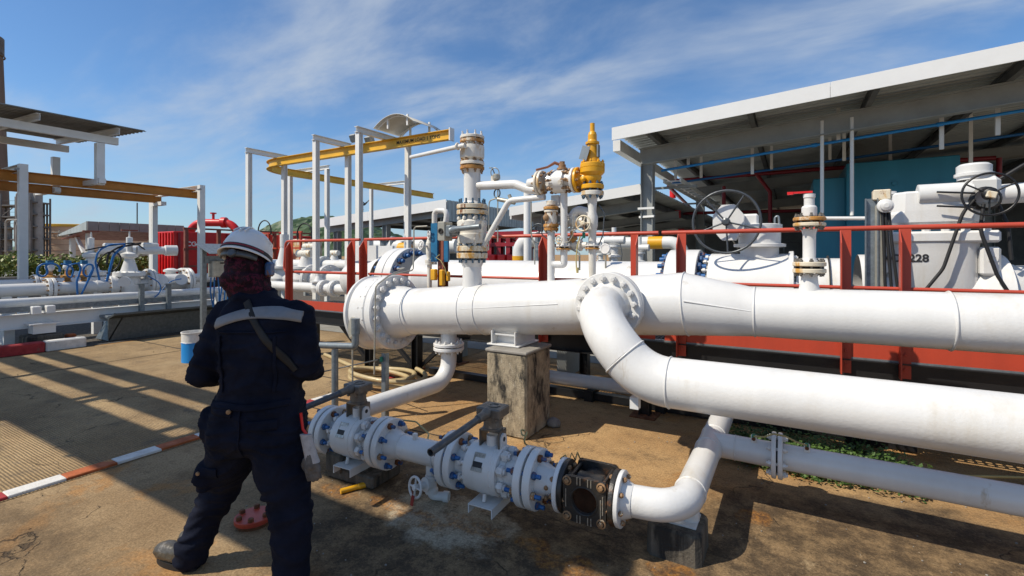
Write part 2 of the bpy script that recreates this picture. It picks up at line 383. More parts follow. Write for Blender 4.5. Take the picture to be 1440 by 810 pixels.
mat('balaclava', (.018, .006, .011), .85, var=.5, vs_=20, bump=.3, bs=200, spots=[((.075, .01, .024), .5, 48, .06), ((.012, .012, .03), .6, 30, .05)], spec=.2)
mat('boot', (.075, .065, .05), .3, var=.5, vs_=14, bump=.2, spots=[((.2, .18, .16), .58, 9, .1)])
mat('glove', (.42, .4, .39), .85, var=.3, vs_=30, bump=.4, bs=200)
mat('glove_palm', (.12, .115, .11), .8, var=.4, vs_=30, bump=.4, bs=200)
mat('skin', (.33, .17, .1), .5)
mat('tan_tank', (.68, .47, .31), .75, var=.15, vs_=.25, spots=[((.5, .25, .12), .58, .35, .2), ((.7, .58, .46), .54, .2, .25)], streak=True)
mat('stack', (.16, .12, .095), .85, var=.25, vs_=.2, streak=True)
mat('far_steel', (.12, .115, .11), .7, var=.4, vs_=.5)
mat('far_pipe', (.3, .29, .27), .6, var=.3, vs_=.5)
mat('ink', (.02, .02, .022), .6)
mat('ink_white', (.8, .78, .76), .6)
mat('plate_alu', (.45, .42, .36), .35, metal=.6, var=.5, vs_=50)
mat('tin', (.42, .4, .34), .4, metal=.4, var=.25, vs_=9)
mat('green_clip', (.01, .19, .12), .4)
mat('wire', (.42, .34, .14), .5)
mat('copper', (.38, .16, .09), .4, metal=.5, var=.3)
mat('trunk', (.09, .06, .04), .9, var=.3, vs_=8)
mat('fiberglass', (.55, .52, .45), .4)
mat('floor_grate', (.16, .165, .165), .6, metal=.3, var=.3)
def leafmat(name, c1, c2, sc=1.5):
    m = bpy.data.materials.new(name); m.use_nodes = True; t = m.node_tree; p = t.nodes['Principled BSDF']; p.inputs['Roughness'].default_value = .55
    g = nd(t, 'ShaderNodeNewGeometry'); nz = nd(t, 'ShaderNodeTexNoise'); nz.inputs['Scale'].default_value = sc; nz.inputs['Detail'].default_value = 6; nz.inputs['Roughness'].default_value = .75; t.links.new(g.outputs['Position'], nz.inputs['Vector'])
    mr = nd(t, 'ShaderNodeMapRange'); mr.inputs[1].default_value = .35; mr.inputs[2].default_value = .65; t.links.new(nz.outputs[0], mr.inputs[0])
    x = nd(t, 'ShaderNodeMix', data_type='RGBA'); x.inputs[6].default_value = (*c1, 1); x.inputs[7].default_value = (*c2, 1); t.links.new(mr.outputs[0], x.inputs[0]); t.links.new(x.outputs[2], p.inputs['Base Color'])
    M[name] = m
leafmat('leaf', (.025, .06, .012), (.09, .16, .03), 3); leafmat('leaf_hedge', (.08, .13, .02), (.27, .29, .05), 1.2); leafmat('leaf_hill', (.02, .05, .015), (.06, .10, .03), .03); leafmat('leaf_tree', (.03, .07, .015), (.14, .2, .04), .6)
# ------------------------------------------------------------------ ground materials
def ground_mat(name, road=False):
    m = bpy.data.materials.new(name); m.use_nodes = True; t = m.node_tree; p = t.nodes['Principled BSDF']; ln = t.links.new
    p.inputs['Roughness'].default_value = .9; p.inputs['Specular IOR Level'].default_value = .25
    g = nd(t, 'ShaderNodeNewGeometry'); pos = g.outputs['Position']; sp = nd(t, 'ShaderNodeSeparateXYZ'); ln(pos, sp.inputs[0])
    def nz(sc, det=6, ro=.65, dist=0, vec=None):
        n = nd(t, 'ShaderNodeTexNoise'); n.inputs['Scale'].default_value = sc; n.inputs['Detail'].default_value = det; n.inputs['Roughness'].default_value = ro; n.inputs['Distortion'].default_value = dist
        ln(vec or pos, n.inputs['Vector']); return n.outputs[0]
    def rng(v, a, b, c=0, d=1, smooth=True):
        r = nd(t, 'ShaderNodeMapRange', interpolation_type='SMOOTHSTEP' if smooth else 'LINEAR'); ln(v, r.inputs[0])
        for i, q in enumerate((a, b, c, d)): r.inputs[i + 1].default_value = q
        return r.outputs[0]
    def mth(op, a, b=None):
        n = nd(t, 'ShaderNodeMath', operation=op)
        for i, q in enumerate((a, b)):
            if q is None: continue
            if isinstance(q, (int, float)): n.inputs[i].default_value = q
            else: ln(q, n.inputs[i])
        return n.outputs[0]
    def mix(f, a, b, bt='MIX'):
        x = nd(t, 'ShaderNodeMix', data_type='RGBA', blend_type=bt)
        for i, q in ((0, f), (6, a), (7, b)):
            if isinstance(q, tuple): x.inputs[i].default_value = (*q, 1)
            elif isinstance(q, (int, float)): x.inputs[i].default_value = q
            else: ln(q, x.inputs[i])
        return x.outputs[2]
    def ell(cx, cy, rx, ry, amp=.6, ns=1.6):
        a = mth('POWER', mth('ABSOLUTE', mth('DIVIDE', mth('SUBTRACT', sp.outputs[0], cx), rx)), 2); b = mth('POWER', mth('ABSOLUTE', mth('DIVIDE', mth('SUBTRACT', sp.outputs[1], cy), ry)), 2)
        e = mth('ADD', a, b); n = mth('MULTIPLY', mth('SUBTRACT', nz(ns, 7, .7), .5), amp * 4)
        return rng(mth('ADD', e, n), 1.25, .5)
    if road:
        c = mix(rng(nz(.8), .35, .65), (.27, .18, .092), (.40, .28, .148)); c = mix(rng(nz(3.5, 8, .75), .5, .72), c, (.17, .125, .08))
        c = mix(rng(nz(14, 6, .8), .60, .72), c, (.42, .34, .24))
    else:
        fy = rng(mth('ADD', sp.outputs[1], mth('MULTIPLY', mth('SUBTRACT', nz(1.0, 6, .7), .5), 2.0)), 2.5, 3.6); c = mix(fy, mix(rng(nz(.7), .35, .65), (.25, .165, .085), (.355, .25, .138)), mix(rng(nz(.7), .35, .65), (.33, .195, .085), (.44, .28, .13))); c = mix(rng(nz(2.2, 9, .8), .46, .70), c, (.17, .108, .055)); c = mix(mth('MULTIPLY', rng(nz(11, 8, .8), .5, .7), .6), c, (.13, .085, .045))
        c = mix(mth('MULTIPLY', rng(nz(1.1, 8, .7, .3), .52, .62), .55), c, (.40, .19, .055))
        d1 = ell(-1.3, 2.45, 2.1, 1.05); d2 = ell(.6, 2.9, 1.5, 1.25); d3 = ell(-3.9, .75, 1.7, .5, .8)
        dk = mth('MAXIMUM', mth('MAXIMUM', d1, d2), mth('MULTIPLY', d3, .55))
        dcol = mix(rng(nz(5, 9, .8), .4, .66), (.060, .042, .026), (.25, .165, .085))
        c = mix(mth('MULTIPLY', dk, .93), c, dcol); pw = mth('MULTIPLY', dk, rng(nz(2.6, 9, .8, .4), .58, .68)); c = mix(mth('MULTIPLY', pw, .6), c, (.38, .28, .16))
        st = mth('MULTIPLY', ell(-1.88, 2.42, .46, .28, .8, 4), rng(nz(9, 8, .8), .30, .55)); c = mix(mth('MULTIPLY', st, .9), c, (.44, .37, .26))  # pale wash under the drain valve, lightened further as painted sunlight through a gap
        for (cx, cy, rx, ry) in ((-2.76, 2.31, .16, .05), (-2.30, 2.37, .17, .06), (-2.02, 2.33, .19, .06), (-1.70, 2.43, .19, .06), (-1.04, 2.39, .18, .07), (-.55, 2.62, .11, .06), (-.21, 3.41, .08, .07), (-1.3, 2.46, .1, .05)):
            c = mix(mth('MULTIPLY', mth('MULTIPLY', ell(cx, cy, rx*1.3, ry*1.4, 1.0, 5), rng(nz(7, 9, .8), .34, .62)), .7), c, mix(rng(nz(30), .4, .6), (.40, .17, .03), (.12, .045, .015)))
        c = mix(mth('MULTIPLY', rng(nz(7, 9, .85), .56, .68), .65), c, (.12, .085, .05)); c = mix(rng(nz(26, 5, .85), .64, .70), c, (.5, .42, .3))
    # cracks
    vo = nd(t, 'ShaderNodeTexVoronoi', feature='DISTANCE_TO_EDGE'); vo.inputs['Scale'].default_value = .55
    wv = nd(t, 'ShaderNodeVectorMath', operation='ADD'); nn = nd(t, 'ShaderNodeTexNoise'); nn.inputs['Scale'].default_value = 2.5; nn.inputs['Detail'].default_value = 8; ln(pos, nn.inputs['Vector'])
    sc = nd(t, 'ShaderNodeVectorMath', operation='SCALE'); sc.inputs['Scale'].default_value = .7; ln(nn.outputs['Color'], sc.inputs[0]); ln(pos, wv.inputs[0]); ln(sc.outputs[0], wv.inputs[1]); ln(wv.outputs[0], vo.inputs['Vector'])
    crk = mth('MULTIPLY', rng(vo.outputs[0], .0045, .001), rng(nz(.9), .5, .56)); crk = mth('MULTIPLY', crk, .75)
    c = mix(crk, c, (.05, .035, .022))
    c = mix(.75, c, mix(rng(nz(70, 6, .85), .34, .66), (.5, .49, .47), (1.4, 1.42, 1.45)), 'MULTIPLY')
    ln(c, p.inputs['Base Color'])
    h = mth('ADD', mth('MULTIPLY', nz(45, 6, .75), .5), mth('MULTIPLY', crk, -1.5)); h = mth('ADD', h, mth('MULTIPLY', nz(5, 4), .18))
    if road:
        wa = nd(t, 'ShaderNodeTexWave', wave_type='BANDS', bands_direction='Y'); wa.inputs['Scale'].default_value = 15; wa.inputs['Distortion'].default_value = 1.6; wa.inputs['Detail'].default_value = 2; wa.inputs['Detail Scale'].default_value = .6
        ln(pos, wa.inputs['Vector']); h = mth('ADD', h, mth('MULTIPLY', wa.outputs['Fac'], .5))
        # brushed grooves are darker in patches
        c2 = mix(mth('MULTIPLY', mth('MULTIPLY', rng(wa.outputs['Fac'], .4, .05), rng(nz(1.3, 6, .7), .38, .6)), .6), c, (.10, .075, .045)); ln(c2, p.inputs['Base Color'])
    b = nd(t, 'ShaderNodeBump'); b.inputs['Strength'].default_value = .85; b.inputs['Distance'].default_value = .012; ln(h, b.inputs['Height']); ln(b.outputs[0], p.inputs['Normal'])
    M[name] = m
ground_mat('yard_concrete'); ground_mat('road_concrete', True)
def tile(x0, x1, y0, y1, z, n=1):
    m = MB(); m.face([(x0,y0,z),(x1,y0,z),(x1,y1,z),(x0,y1,z)]); return m
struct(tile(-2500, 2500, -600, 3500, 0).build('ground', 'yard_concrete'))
mat('grey_slab', (.24, .23, .2), .9, var=.25, vs_=1.2, bump=.3, spots=[((.14, .125, .1), .55, .8, .2)])
struct(tile(-11.0, 40, 7.0, 46, .008).build('pavement', 'grey_slab')); mat('dark_gravel', (.085, .072, .058), .95, var=.6, vs_=14, bump=.8, bs=40, spots=[((.2, .17, .13), .6, 30, .05)]); struct(tile(-26, -11.1, -20, 46, .006).build('gravel_bed', 'dark_gravel')); struct(tile(-80, -26, -20, 46, .008).build('pavement', 'grey_slab'))
road = struct(tile(-11.0, -4.62, -8, 6.99, .004).build('road', 'road_concrete'))
MB().bar((-11, 4.36, .0045), (-4.7, 4.36, .0045), .02, .006).build('expansion_joint', 'gasket', road)
MB().bar((-9.2, -8, .0045), (-9.2, 4.34, .0045), .012, .005).build('expansion_joint', 'gasket', road)
# flush painted edging that divides the road from the yard: white and orange-red stretches
kb = thing('road_edging', 'flush road edging painted in white and faded orange red stretches', 'kerb', (-4.7, -1.2, 0))
cols = ['kerb_red', 'kerb_white', 'kerb_orange', 'kerb_white', 'kerb_orange', 'kerb_white', 'kerb_red', 'kerb_white', 'kerb_red', 'kerb_white', 'kerb_red', 'kerb_white']
y = .776 - .31 * 7
for k in range(13 + 9):
    m = MB(); m.box((-4.7 + random.uniform(-.004, .004), y + .155, .008), (.125, .308, .03), bev=.004)
    m.build('kerb_block', cols[(k - 7) % len(cols)] if k >= 7 else ('kerb_white', 'kerb_red')[k % 2], kb); y += .31
# raised kerb at the far side of the road
kr = thing('road_kerb', 'raised road kerb of alternating red and white blocks before the left pipe rack', 'kerb', (-11.2, 1, 0))
y = 3.62
for k in range(12):
    y0 = y - .56
    MB().box((-11.2, y - .28, .085), (.2, .55, .19), bev=.02).build('kerb_block', ('kerb_white', 'kerb_red')[k % 2], kr); y = y0
# sunken joint and cracked slab edge behind the valve line
MB().bar((-4.6, 3.42, .001), (-2.2, 3.5, .001), .012, .006).build('slab_joint', 'gasket', bpy.data.objects['ground'])
# ------------------------------------------------------------------ distant setting
def hill(name, cx, cy, w_, d_, h, seed, matn, ang=0, n=90):
    m = MB(); rs = []
    for i in range(n + 1):
        row = []
        for j in range(60):
            s_ = (i / n - .5) * 2; t_ = (j / 59 - .5) * 2
            e = max(0, 1 - s_*s_) ** 1.3 * max(0, 1 - t_*t_) ** 1.1
            p = V((s_ * w_, t_ * d_, 0)); q = Matrix.Rotation(ang, 3, 'Z') @ p + V((cx, cy, 0))
            zz = h * e * (1 + .5 * noise.noise(q * .006 + V((seed, 0, 0)))) + (2.8 * noise.noise(q * .06) + 3.0 * noise.noise(q * .14) + 2.2 * noise.noise(q * .3)) * min(1, e * 5)
            row.append((q.x, q.y, zz - 1))
        rs.append(row)
    return struct(m.rings(rs, closed=False, sm=False).build(name, matn))
def at(u, Y): a = (u - 720) / F; return V((a*Y*CY - Y*SY, a*Y*SY + Y*CY, 0))
p = at(462, 560); hill('hill', p.x, p.y, 130, 110, 44, 2.3, 'leaf_hill', YAW)
p = at(300, 1700); hill('hill', p.x, p.y, 900, 250, 70, 9.3, 'leaf_hill', YAW)
p = at(1650, 420); hill('hill', p.x, p.y, 230, 160, 62, 5.7, 'leaf_hill', YAW)
def leaf_cloud(m, c, r, n, size, seed, flat=1):
    rnd = random.Random(seed)
    for _ in range(n):
        d = V((rnd.gauss(0,1), rnd.gauss(0,1), rnd.gauss(0,1))).normalized() * (rnd.random() ** .45)
        p = V(c) + V((d.x*r[0], d.y*r[1], d.z*r[2])); s_ = size * rnd.uniform(.6, 1.4)
        a = V((rnd.gauss(0,1), rnd.gauss(0,1), rnd.gauss(0,.7))).normalized(); b = a.cross(V((rnd.gauss(0,1), rnd.gauss(0,1), rnd.gauss(0,1)))).normalized()
        m.face([p - a*s_, p + b*s_*.5, p + a*s_, p - b*s_*.5])
# trees beyond the roof at the right
for k, (u, Y, h, lb) in enumerate(((1428, 46, 5.0, 'bright leafy tree beyond the canopy at the right edge'), (1475, 38, 5.4, 'leafy tree beyond the canopy, rightmost and only partly in view'), (1398, 60, 4.6, 'small leafy tree beyond the canopy, left of the bright one'))):
    c = at(u, Y); t = thing('broadleaf_tree', lb, 'tree', c, 'trees beyond the right canopy')
    MB().tube([c, c + V((.1, .1, h*.35)), c + V((-.1, .2, h*.7))], [.22, .16, .07], 8).build('trunk', 'trunk', t)
    m = MB(); rnd = random.Random(k)
    for q in range(13):
        cc = c + V((rnd.uniform(-1.7, 1.7), rnd.uniform(-1.7, 1.7), h * rnd.uniform(.35, .9))); leaf_cloud(m, cc, (1.0, 1.0, .75), 330, .15, k*50 + q)
    m.build('crown', 'leaf_tree', t)
# clipped hedge and low wall behind the left rack
p0 = S(-40, 380, x=-24.5); p1 = S(330, 380, x=-24.5)
hd = thing('hedge', 'long clipped green hedge behind the low grey wall', 'hedge', (p0.x, p0.y, 0)); m = MB(); rnd = random.Random(3); st = MB()
y = p0.y
while y < p1.y:
    leaf_cloud(m, (-24.5 + rnd.uniform(-.3,.3), y, 1.25 + rnd.uniform(-.12,.12)), (.62, .6, .52), 420, .075, int(y*10)); y += .42
    st.cyl((-24.5, y, 0), (-24.5, y, .9), .03, n=5)
m.build('foliage', 'leaf_hedge', hd); st.build('stems', 'trunk', hd)
m = MB(); m.box((-23.6, (p0.y+p1.y)/2, .45), (.2, p1.y-p0.y, .9), bev=.01); tag(m.build('low_wall', 'concrete_edge'), 'low grey concrete wall in front of the hedge', 'wall')
# storage tank
c = at(128, 125); tk = thing('storage_tank', 'weathered round storage tank with peeling tan paint beyond the hedge', 'tank', c)
MB().lathe(c, (0,0,1), [(12.4,0),(12.4,8.6)], 72).build('shell', 'tan_tank', tk)
MB().lathe(c, (0,0,1), [(12.6,8.35),(12.6,8.9),(12.0,9.0),(0,9.6)], 72).build('roof_rim', 'rail_yellow', tk)
m = MB(); m.torus(c + V((0,0,6.9)), (0,0,1), 12.8, .12, 72, 6); m.torus(c + V((0,0,6.0)), (0,0,1), 12.7, .07, 72, 6)
for k in range(40):
    t_ = k / 40 * 2 * PI; d = V((math.cos(t_), math.sin(t_), 0)); m.bar(c + d*12.4 + V((0,0,7.6)), c + d*13.1 + V((0,0,5.8)), .14, .14)
m.build('spray_ring', 'far_pipe', tk)
for k in range(5): MB().torus(c + V((0,0,1.3 + k*1.35)), (0,0,1), 12.42, .03, 72, 4).build('plate_seam', 'brown_red', tk)
# chimney
c = at(-32, 170); ch = thing('chimney', 'tall brown concrete chimney with dark top at the left edge', 'chimney', c)
MB().lathe(c, (0,0,1), [(8.6,0),(7.4,40),(6.4,74)], 40, sm=True).build('shaft', 'stack', ch)
MB().lathe(c + V((0,0,74)), (0,0,1), [(6.4,0),(6.7,.3),(6.7,6),(6.2,6.2),(5.5,6.2),(5.5,0)], 40).build('top_band', 'far_steel', ch)
MB().torus(c + V((0,0,73.5)), (0,0,1), 6.8, .25, 40, 5).build('platform_ring', 'far_steel', ch)
# process unit: steel frame, columns and pipes far left
def unit(u0, u1, Y, h, label, seed):
    c = at((u0+u1)/2, Y); wd = (u1-u0)/F*Y; r = thing('process_unit', label, 'refinery unit', c, 'far process units'); rnd = random.Random(seed)
    ex = V((CY, SY, 0)); ey = V((-SY, CY, 0)); fr = MB(); nx = 4; lv = int(h/2.6)
    for i in range(nx+1):
        for j in (0, 1): fr.bar(c + ex*(i/nx-.5)*wd + ey*j*4, c + ex*(i/nx-.5)*wd + ey*j*4 + V((0,0,h*rnd.uniform(.7,1))), .28, .28)
    for k in range(1, lv+1):
        z = k*2.5
        for j in (0, 1): fr.bar(c - ex*wd/2 + ey*j*4 + V((0,0,z)), c + ex*wd/2 + ey*j*4 + V((0,0,z)), .25, .3)
        for i in range(nx+1): fr.bar(c + ex*(i/nx-.5)*wd + V((0,0,z)), c + ex*(i/nx-.5)*wd + ey*4 + V((0,0,z)), .25, .3)
        for i in range(nx):
            if rnd.random() < .6: fr.bar(c + ex*(i/nx-.5)*wd + V((0,0,z-2.5)), c + ex*((i+1)/nx-.5)*wd + V((0,0,z)), .16, .16)
        fr.box(c + ey*2 + V((0,0,z)), (wd, 4, .08), Matrix.Rotation(YAW, 3, 'Z'))
        for q in range(9): fr.bar(c + ex*(q/8-.5)*wd + V((0,0,z)), c + ex*(q/8-.5)*wd + V((0,0,z+1)), .05, .05)
        fr.bar(c - ex*wd/2 + V((0,0,z+1)), c + ex*wd/2 + V((0,0,z+1)), .06, .06)
    fr.build('steel_frame', 'far_steel', r)
    for k in range(5):
        p = c + ex*rnd.uniform(-.45,.45)*wd + ey*rnd.uniform(1,3); hh = h*rnd.uniform(.5,1.05); rr = rnd.uniform(.35,.9)
        MB().lathe(p, (0,0,1), [(rr,0),(rr,hh-rr),(rr*.8,hh-rr*.4),(.01,hh)], 16, sm=True).build('column', 'far_pipe', r)
    for k in range(7):
        p = c + ex*rnd.uniform(-.5,.5)*wd - ey*rnd.uniform(.2,.8); q = p + ex*rnd.uniform(-3,3); z0 = rnd.uniform(1,h*.5); z1 = rnd.uniform(h*.5,h)
        MB().tube(fillet([p + V((0,0,z0)), p + V((0,0,z1)), q + V((0,0,z1)), q + V((0,0,z0*.6))], .6, 4), rnd.uniform(.14,.3), 8).build('pipe', 'far_pipe', r)
    return r
unit(-60, 22, 105, 15.5, 'dense steel process unit with stairs below the chimney', 4)
unit(26, 44, 98, 14.5, 'narrow process unit with tall pipes left of the tan tank', 11)
# slim mast far away, lattice mast
c = at(68, 240); tag(MB().cyl(c, c + V((0,0,15.5)), .25, .12, 6).cyl(c + V((-1,0,12)), c + V((1,0,12)), .1, n=5).build('mast', 'far_steel'), 'thin far mast standing above the tan tank roof', 'mast')
# open shed with metal fascia
def shed():
    p0 = S(122, 330, x=-29); r = thing('open_shed', 'open shed with ribbed metal fascia and one white post behind the blue hoses', 'shed', (p0.x, p0.y, 0))
    zt = 1.68 + (358-310)/F*1.0
    q0 = S(123, 311, x=-29); Y = q0; x0 = q0.x; y0 = q0.y; z1 = q0.z; z0 = S(123, 324, x=-29).z
    y1 = S(262, 316, x=-29).y; xb = xu(84, y0); WP = (x0 - xb)/9
    for k in range(int((y1-y0)/.42)+1):
        yy = y0 + k*.42
        if yy + .41 <= y1: MB().box((x0, yy+.205, (z0+z1)/2), (.05, .405, z1-z0), bev=.006).build('fascia_panel', 'shed_sheet', r)
    for k in range(9): xa_, xb2 = x0 - .05 - k*WP, x0 - .04 - (k+1)*WP; ha, hb = (z1-z0)*(1-.8*k/9), (z1-z0)*(1-.8*(k+1)/9); zl0 = lambda q: z0 - (z1-z0)*.45*(q/9); MB().plate([(xa_, y0, zl0(k)), (xb2, y0, zl0(k+1)), (xb2, y0, zl0(k+1)+hb), (xa_, y0, zl0(k)+ha)], .05).build('fascia_panel', 'roof_sheet', r)
    MB().plate([(x0-.05, y0+.05, z1-.1), (x0-.05, y1-.05, z1-.1), (xb, y1-.05, z0-.1), (xb, y0+.05, z0-.1)], .05).build('roof_deck', 'old_roof', r)
    MB().plate([(x0-.05, y0+.05, z0+.05), (x0-.05, y1-.05, z0+.05), (xb, y1-.05, z0-.35), (xb, y0+.05, z0-.35)], .04).build('soffit', 'brown_red', r)
    for (xx, yy) in ((x0-.9, y0+.35), (x0-.9, y1-.5), (xb+.5, y0+.35), (xb+.5, y1-.5)): MB().ibeam((xx, yy, 0), (xx, yy, z0-.1), .22, .2, up=(1,0,0)).build('post', 'steel_white', r)
    MB().bar((x0-.9, y0+.35, 1.0), (x0-.9, y0-.1+.35, 1.0), .05, .05).build('bracket', 'steel_white', r)
    MB().bar((x0-.9, y0+.4, 1.1), (x0-2.6, y0+.4, z0-.2), .14, .14).build('brace', 'steel_white', r)
    MB().cyl((x0-1.5, y0+2.6, z1), (x0-1.5, y0+2.6, z1+1.2), .03, n=6).build('roof_pipe', 'far_steel', r)
shed()
# ------------------------------------------------------------------ the white header pipe on its concrete pier
YH = 4.12
A = S(590, 437.5, y=YH); B = S(970, 427, y=YH); dh = (B - A).normalized()
def hp(u): x = xu(u, YH); return A + dh * ((x - A.x) / dh.x)
RH = .257
hd_ = thing('header_pipe', 'thick white header pipe with big bolted end flange resting on the tall concrete pier', 'pipe', (hp(722).x, YH, 0))
c0 = hp(550)                                   # face of the end flange joint
m = MB(); L1 = (hp(966) - c0).length
m.lathe(c0, dh, [(.30,.10),(.30,.16),(RH,.36)], 56, sm=True); m.lathe(c0, dh, [(RH,.36),(RH,L1)], 56); m.build('pipe_wall', 'white', hd_)
f1 = MB().disc(c0 + dh*.006, dh, .43, .105, 64, .012).build('flange', 'white', hd_)
put_bolts(f1, c0 + dh*.11, dh, .362, 20, .038, .0, .012, 'white_bolt', None, .1)
MB().disc(c0 - dh*.005, dh, .38, .012, 56, .001).build('gasket', 'gasket', hd_)
f2 = MB().disc(c0 - dh*.255, dh, .42, .25, 64, .012).build('closure_drum', 'white', hd_)
put_bolts(f2, c0 - dh*.06, dh, .41, 20, .016, .05, .0, 'white_bolt', None, .1, name='lug')
f3 = MB().lathe(c0 - dh*.315, dh, [(0,-.012),(.2,-.012),(.3,-.01),(.31,0),(.42,.0),(.437,.012),(.437,.045),(.415,.06)], 56).build('blind_cover', 'white', hd_)
put_bolts(f3, c0 - dh*.30, dh, .375, 20, .022, .03, .006, 'white_bolt', None, .25)
for u in (584, 662, 684): MB().torus(hp(u), dh, RH+.001, .006, 56, 6).build('weld_seam', 'white', hd_)
a_, b_, c_ = frame(dh)
# tee nozzle and branch flange facing the yard
T = S(856, 430, y=3.78); tz = T.z; Hc = V((T.x, YH, tz))
m = MB(); m.cyl((T.x, YH, tz), (T.x, 3.83, tz), .2, .19, 40, caps=False); m.build('nozzle', 'white', hd_)
fb = MB().disc((T.x, 3.84, tz), (0,-1,0), .277, .055, 56, .006).build('flange', 'white', hd_)
# reducer and the slimmer run to the right
E0 = hp(966); E1 = S(1062, 438.5, y=YH); RR = .187; d2 = V((1,0,.008)).normalized()
def ring(o, ax, r, n=56):
    a, b, c = frame(ax); return [o + (b*math.cos(2*PI*k/n) + c*math.sin(2*PI*k/n))*r for k in range(n)]
MB().rings([ring(E0, dh, RH), ring(E0.lerp(E1,.5), dh, (RH+RR)/2), ring(E1, d2, RR)]).build('reducer', 'white', hd_)
m = MB(); m.cyl(E1, E1 + d2*9, RR, n=56, caps=False); m.build('run_pipe', 'white', hd_)
MB().torus(E0, dh, RH+.001, .007, 56, 6).build('weld_seam', 'white', hd_); MB().torus(E1, d2, RR+.001, .007, 56, 6).build('weld_seam', 'white', hd_)
for u in (1335,):
    q = E1 + d2*((xu(u, YH) - E1.x)); MB().torus(q, d2, RR+.001, .009, 56, 6).build('weld_seam', 'white', hd_)
MB().tube([E0.lerp(E1, .04) + V((0,-1,0))*RH*.985 + V((0,0,.045)), E0.lerp(E1,.96) + V((0,-1,0))*RR*.99 + V((0,0,.02))], .006, 6).build('weld_seam', 'white', hd_)
MB().tube([hp(668) + V((0,-1,0))*RH*.99 + V((0,0,.03)), hp(800) + V((0,-1,0))*RH*.99 + V((0,0,.05))], .003, 6).build('weld_seam', 'white', hd_)
# thin drain tubing that runs round the end flange
pts = [c0 + dh*.02 + V((-.02,.1,.50)), c0 + dh*.22 + V((.0,.0,.50)), c0 + dh*.26 + V((0,-.30,.42)), c0 + dh*.24 + V((0,-.47,.32)), c0 + dh*.22 + V((0,-.47,-.5)), c0 + dh*.22 + V((0,-.47,-.62))]
MB().tube(fillet(pts, .06, 5), .009, 8).build('drain_tubing', 'tin', hd_)
# saddle shoe
ps = hp(722); zb = ps.z - RH
sd_ = thing('pipe_saddle', 'white welded steel saddle between header pipe and concrete pier', 'pipe support', (ps.x, YH, .8))
ZP = .80
for dx_ in (-.13, .13): MB().box((ps.x+dx_, YH, (ZP+zb)/2+.03), (.012, .40, zb-ZP+.05)).build('rib_plate', 'white', sd_)
MB().box((ps.x, YH-.1, (ZP+zb)/2+.05), (.25, .012, zb-ZP+.1)).build('web_plate', 'white', sd_)
MB().box((ps.x, YH, ZP+.008), (.36, .42, .014), bev=.003).build('base_plate', 'white', sd_)
MB().box((ps.x, YH-.16, zb+.02), (.29, .03, .012)).build('top_plate', 'white', sd_)
# concrete pier
pr = thing('concrete_pier', 'tall weathered concrete pier streaked black carrying the header pipe', 'pier', (-2.275, 4.03, 0))
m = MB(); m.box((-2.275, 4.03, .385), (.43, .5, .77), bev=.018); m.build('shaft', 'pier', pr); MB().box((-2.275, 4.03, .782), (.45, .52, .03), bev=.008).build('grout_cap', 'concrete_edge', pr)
# ------------------------------------------------------------------ branch pipe: out of the tee, down and away to the right
RB = .166
br = thing('branch_pipe', 'thick white branch pipe that bends down from the bolted tee and runs to the right', 'pipe', (T.x, 3.3, 0))
fl = MB().disc((T.x, 3.78, tz), (0,-1,0), .277, .05, 56, .006).build('flange', 'white', br)
put_bolts(fl, (T.x, 3.78, tz), (0,-1,0), .23, 16, .0265, .118, .014, 'white_bolt', None, .12)
MB().disc((T.x, 3.7845, tz), (0,-1,0), .24, .004, 40, .0005).build('gasket', 'gasket', br)
RE = .41; AL = R(46); D0 = V((0,-1,0)); D1 = V((math.cos(AL), 0, -math.sin(AL))); D2 = V((1,0,.0))
s0 = V((T.x, 3.73, tz)); s1 = s0 + D0*.03
def arc(p, da, db, r, n):
    ax = da.cross(db).normalized(); ang = da.angle(db); nn = ax.cross(da); cc = p + nn*r
    return [cc + Matrix.Rotation(ang*k/n, 3, ax) @ (p - cc) for k in range(n+1)]
a1 = arc(s1, D0, D1, RE, 14); s2 = a1[-1]; a2 = arc(s2 + D1*.02, D1, D2, RE, 10); s3 = a2[-1]
m = MB(); m.lathe(s0, D0, [(.19,0),(.185,.02),(RB,.05)], 48, sm=True); m.build('weld_neck', 'white', br)
m = MB(); m.tube([s0 + D0*.01] + a1, RB, 48, caps=False); m.build('elbow', 'white', br)
m = MB(); m.tube([s2] + a2, RB, 48, caps=False); m.build('elbow', 'white', br)
m = MB(); m.cyl(s3, s3 + D2*9, RB, n=48, caps=False); m.build('pipe_wall', 'white', br)
for (p, d) in ((s1, D0), (s2, D1), (s3, D2)): MB().torus(p, d, RB+.001, .007, 48, 6).build('weld_seam', 'white', br)
# support stub under the elbow
MB().box((s3.x-.25, s3.y+.05, s3.z-RB-.02), (.06,.06,.08)).build('support_stub', 'white', br)
# ------------------------------------------------------------------ drain line from the header down to the ball valves
ZV = .32
xD = xu(631, YH); hz = hp(631)
dr = thing('drain_pipe', 'white drain pipe dropping from the header underside to the first ball valve', 'pipe', (xD, 3.4, 0))
zf = hz.z - RH - .13
MB().cyl((xD, YH, hz.z - RH + .06), (xD, YH, zf+.03), .085, n=28, caps=False).build('nozzle', 'white', dr)
flange_pair(dr, (xD, YH, zf), (0,0,-1), .165, .034, .012, 12, .135, .017, 'white', 'white_bolt', stick=.012, seg=40)
PV0 = S(468, 605, y=2.50); PV1 = S(876, 703, y=2.61); PV0.z = PV1.z = ZV; dv = (PV1 - PV0).normalized()
def vp(u): # point on the valve line seen at photo column u
    a = (u - 720)/F; d = V((a*CY - SY, a*SY + CY, 0)); n = V((dv.y, -dv.x, 0)); t = PV0.dot(n)/d.dot(n) if False else (PV0.x*n.x + PV0.y*n.y)/(d.x*n.x + d.y*n.y)
    return V((d.x*t, d.y*t, ZV))
g1 = vp(468)
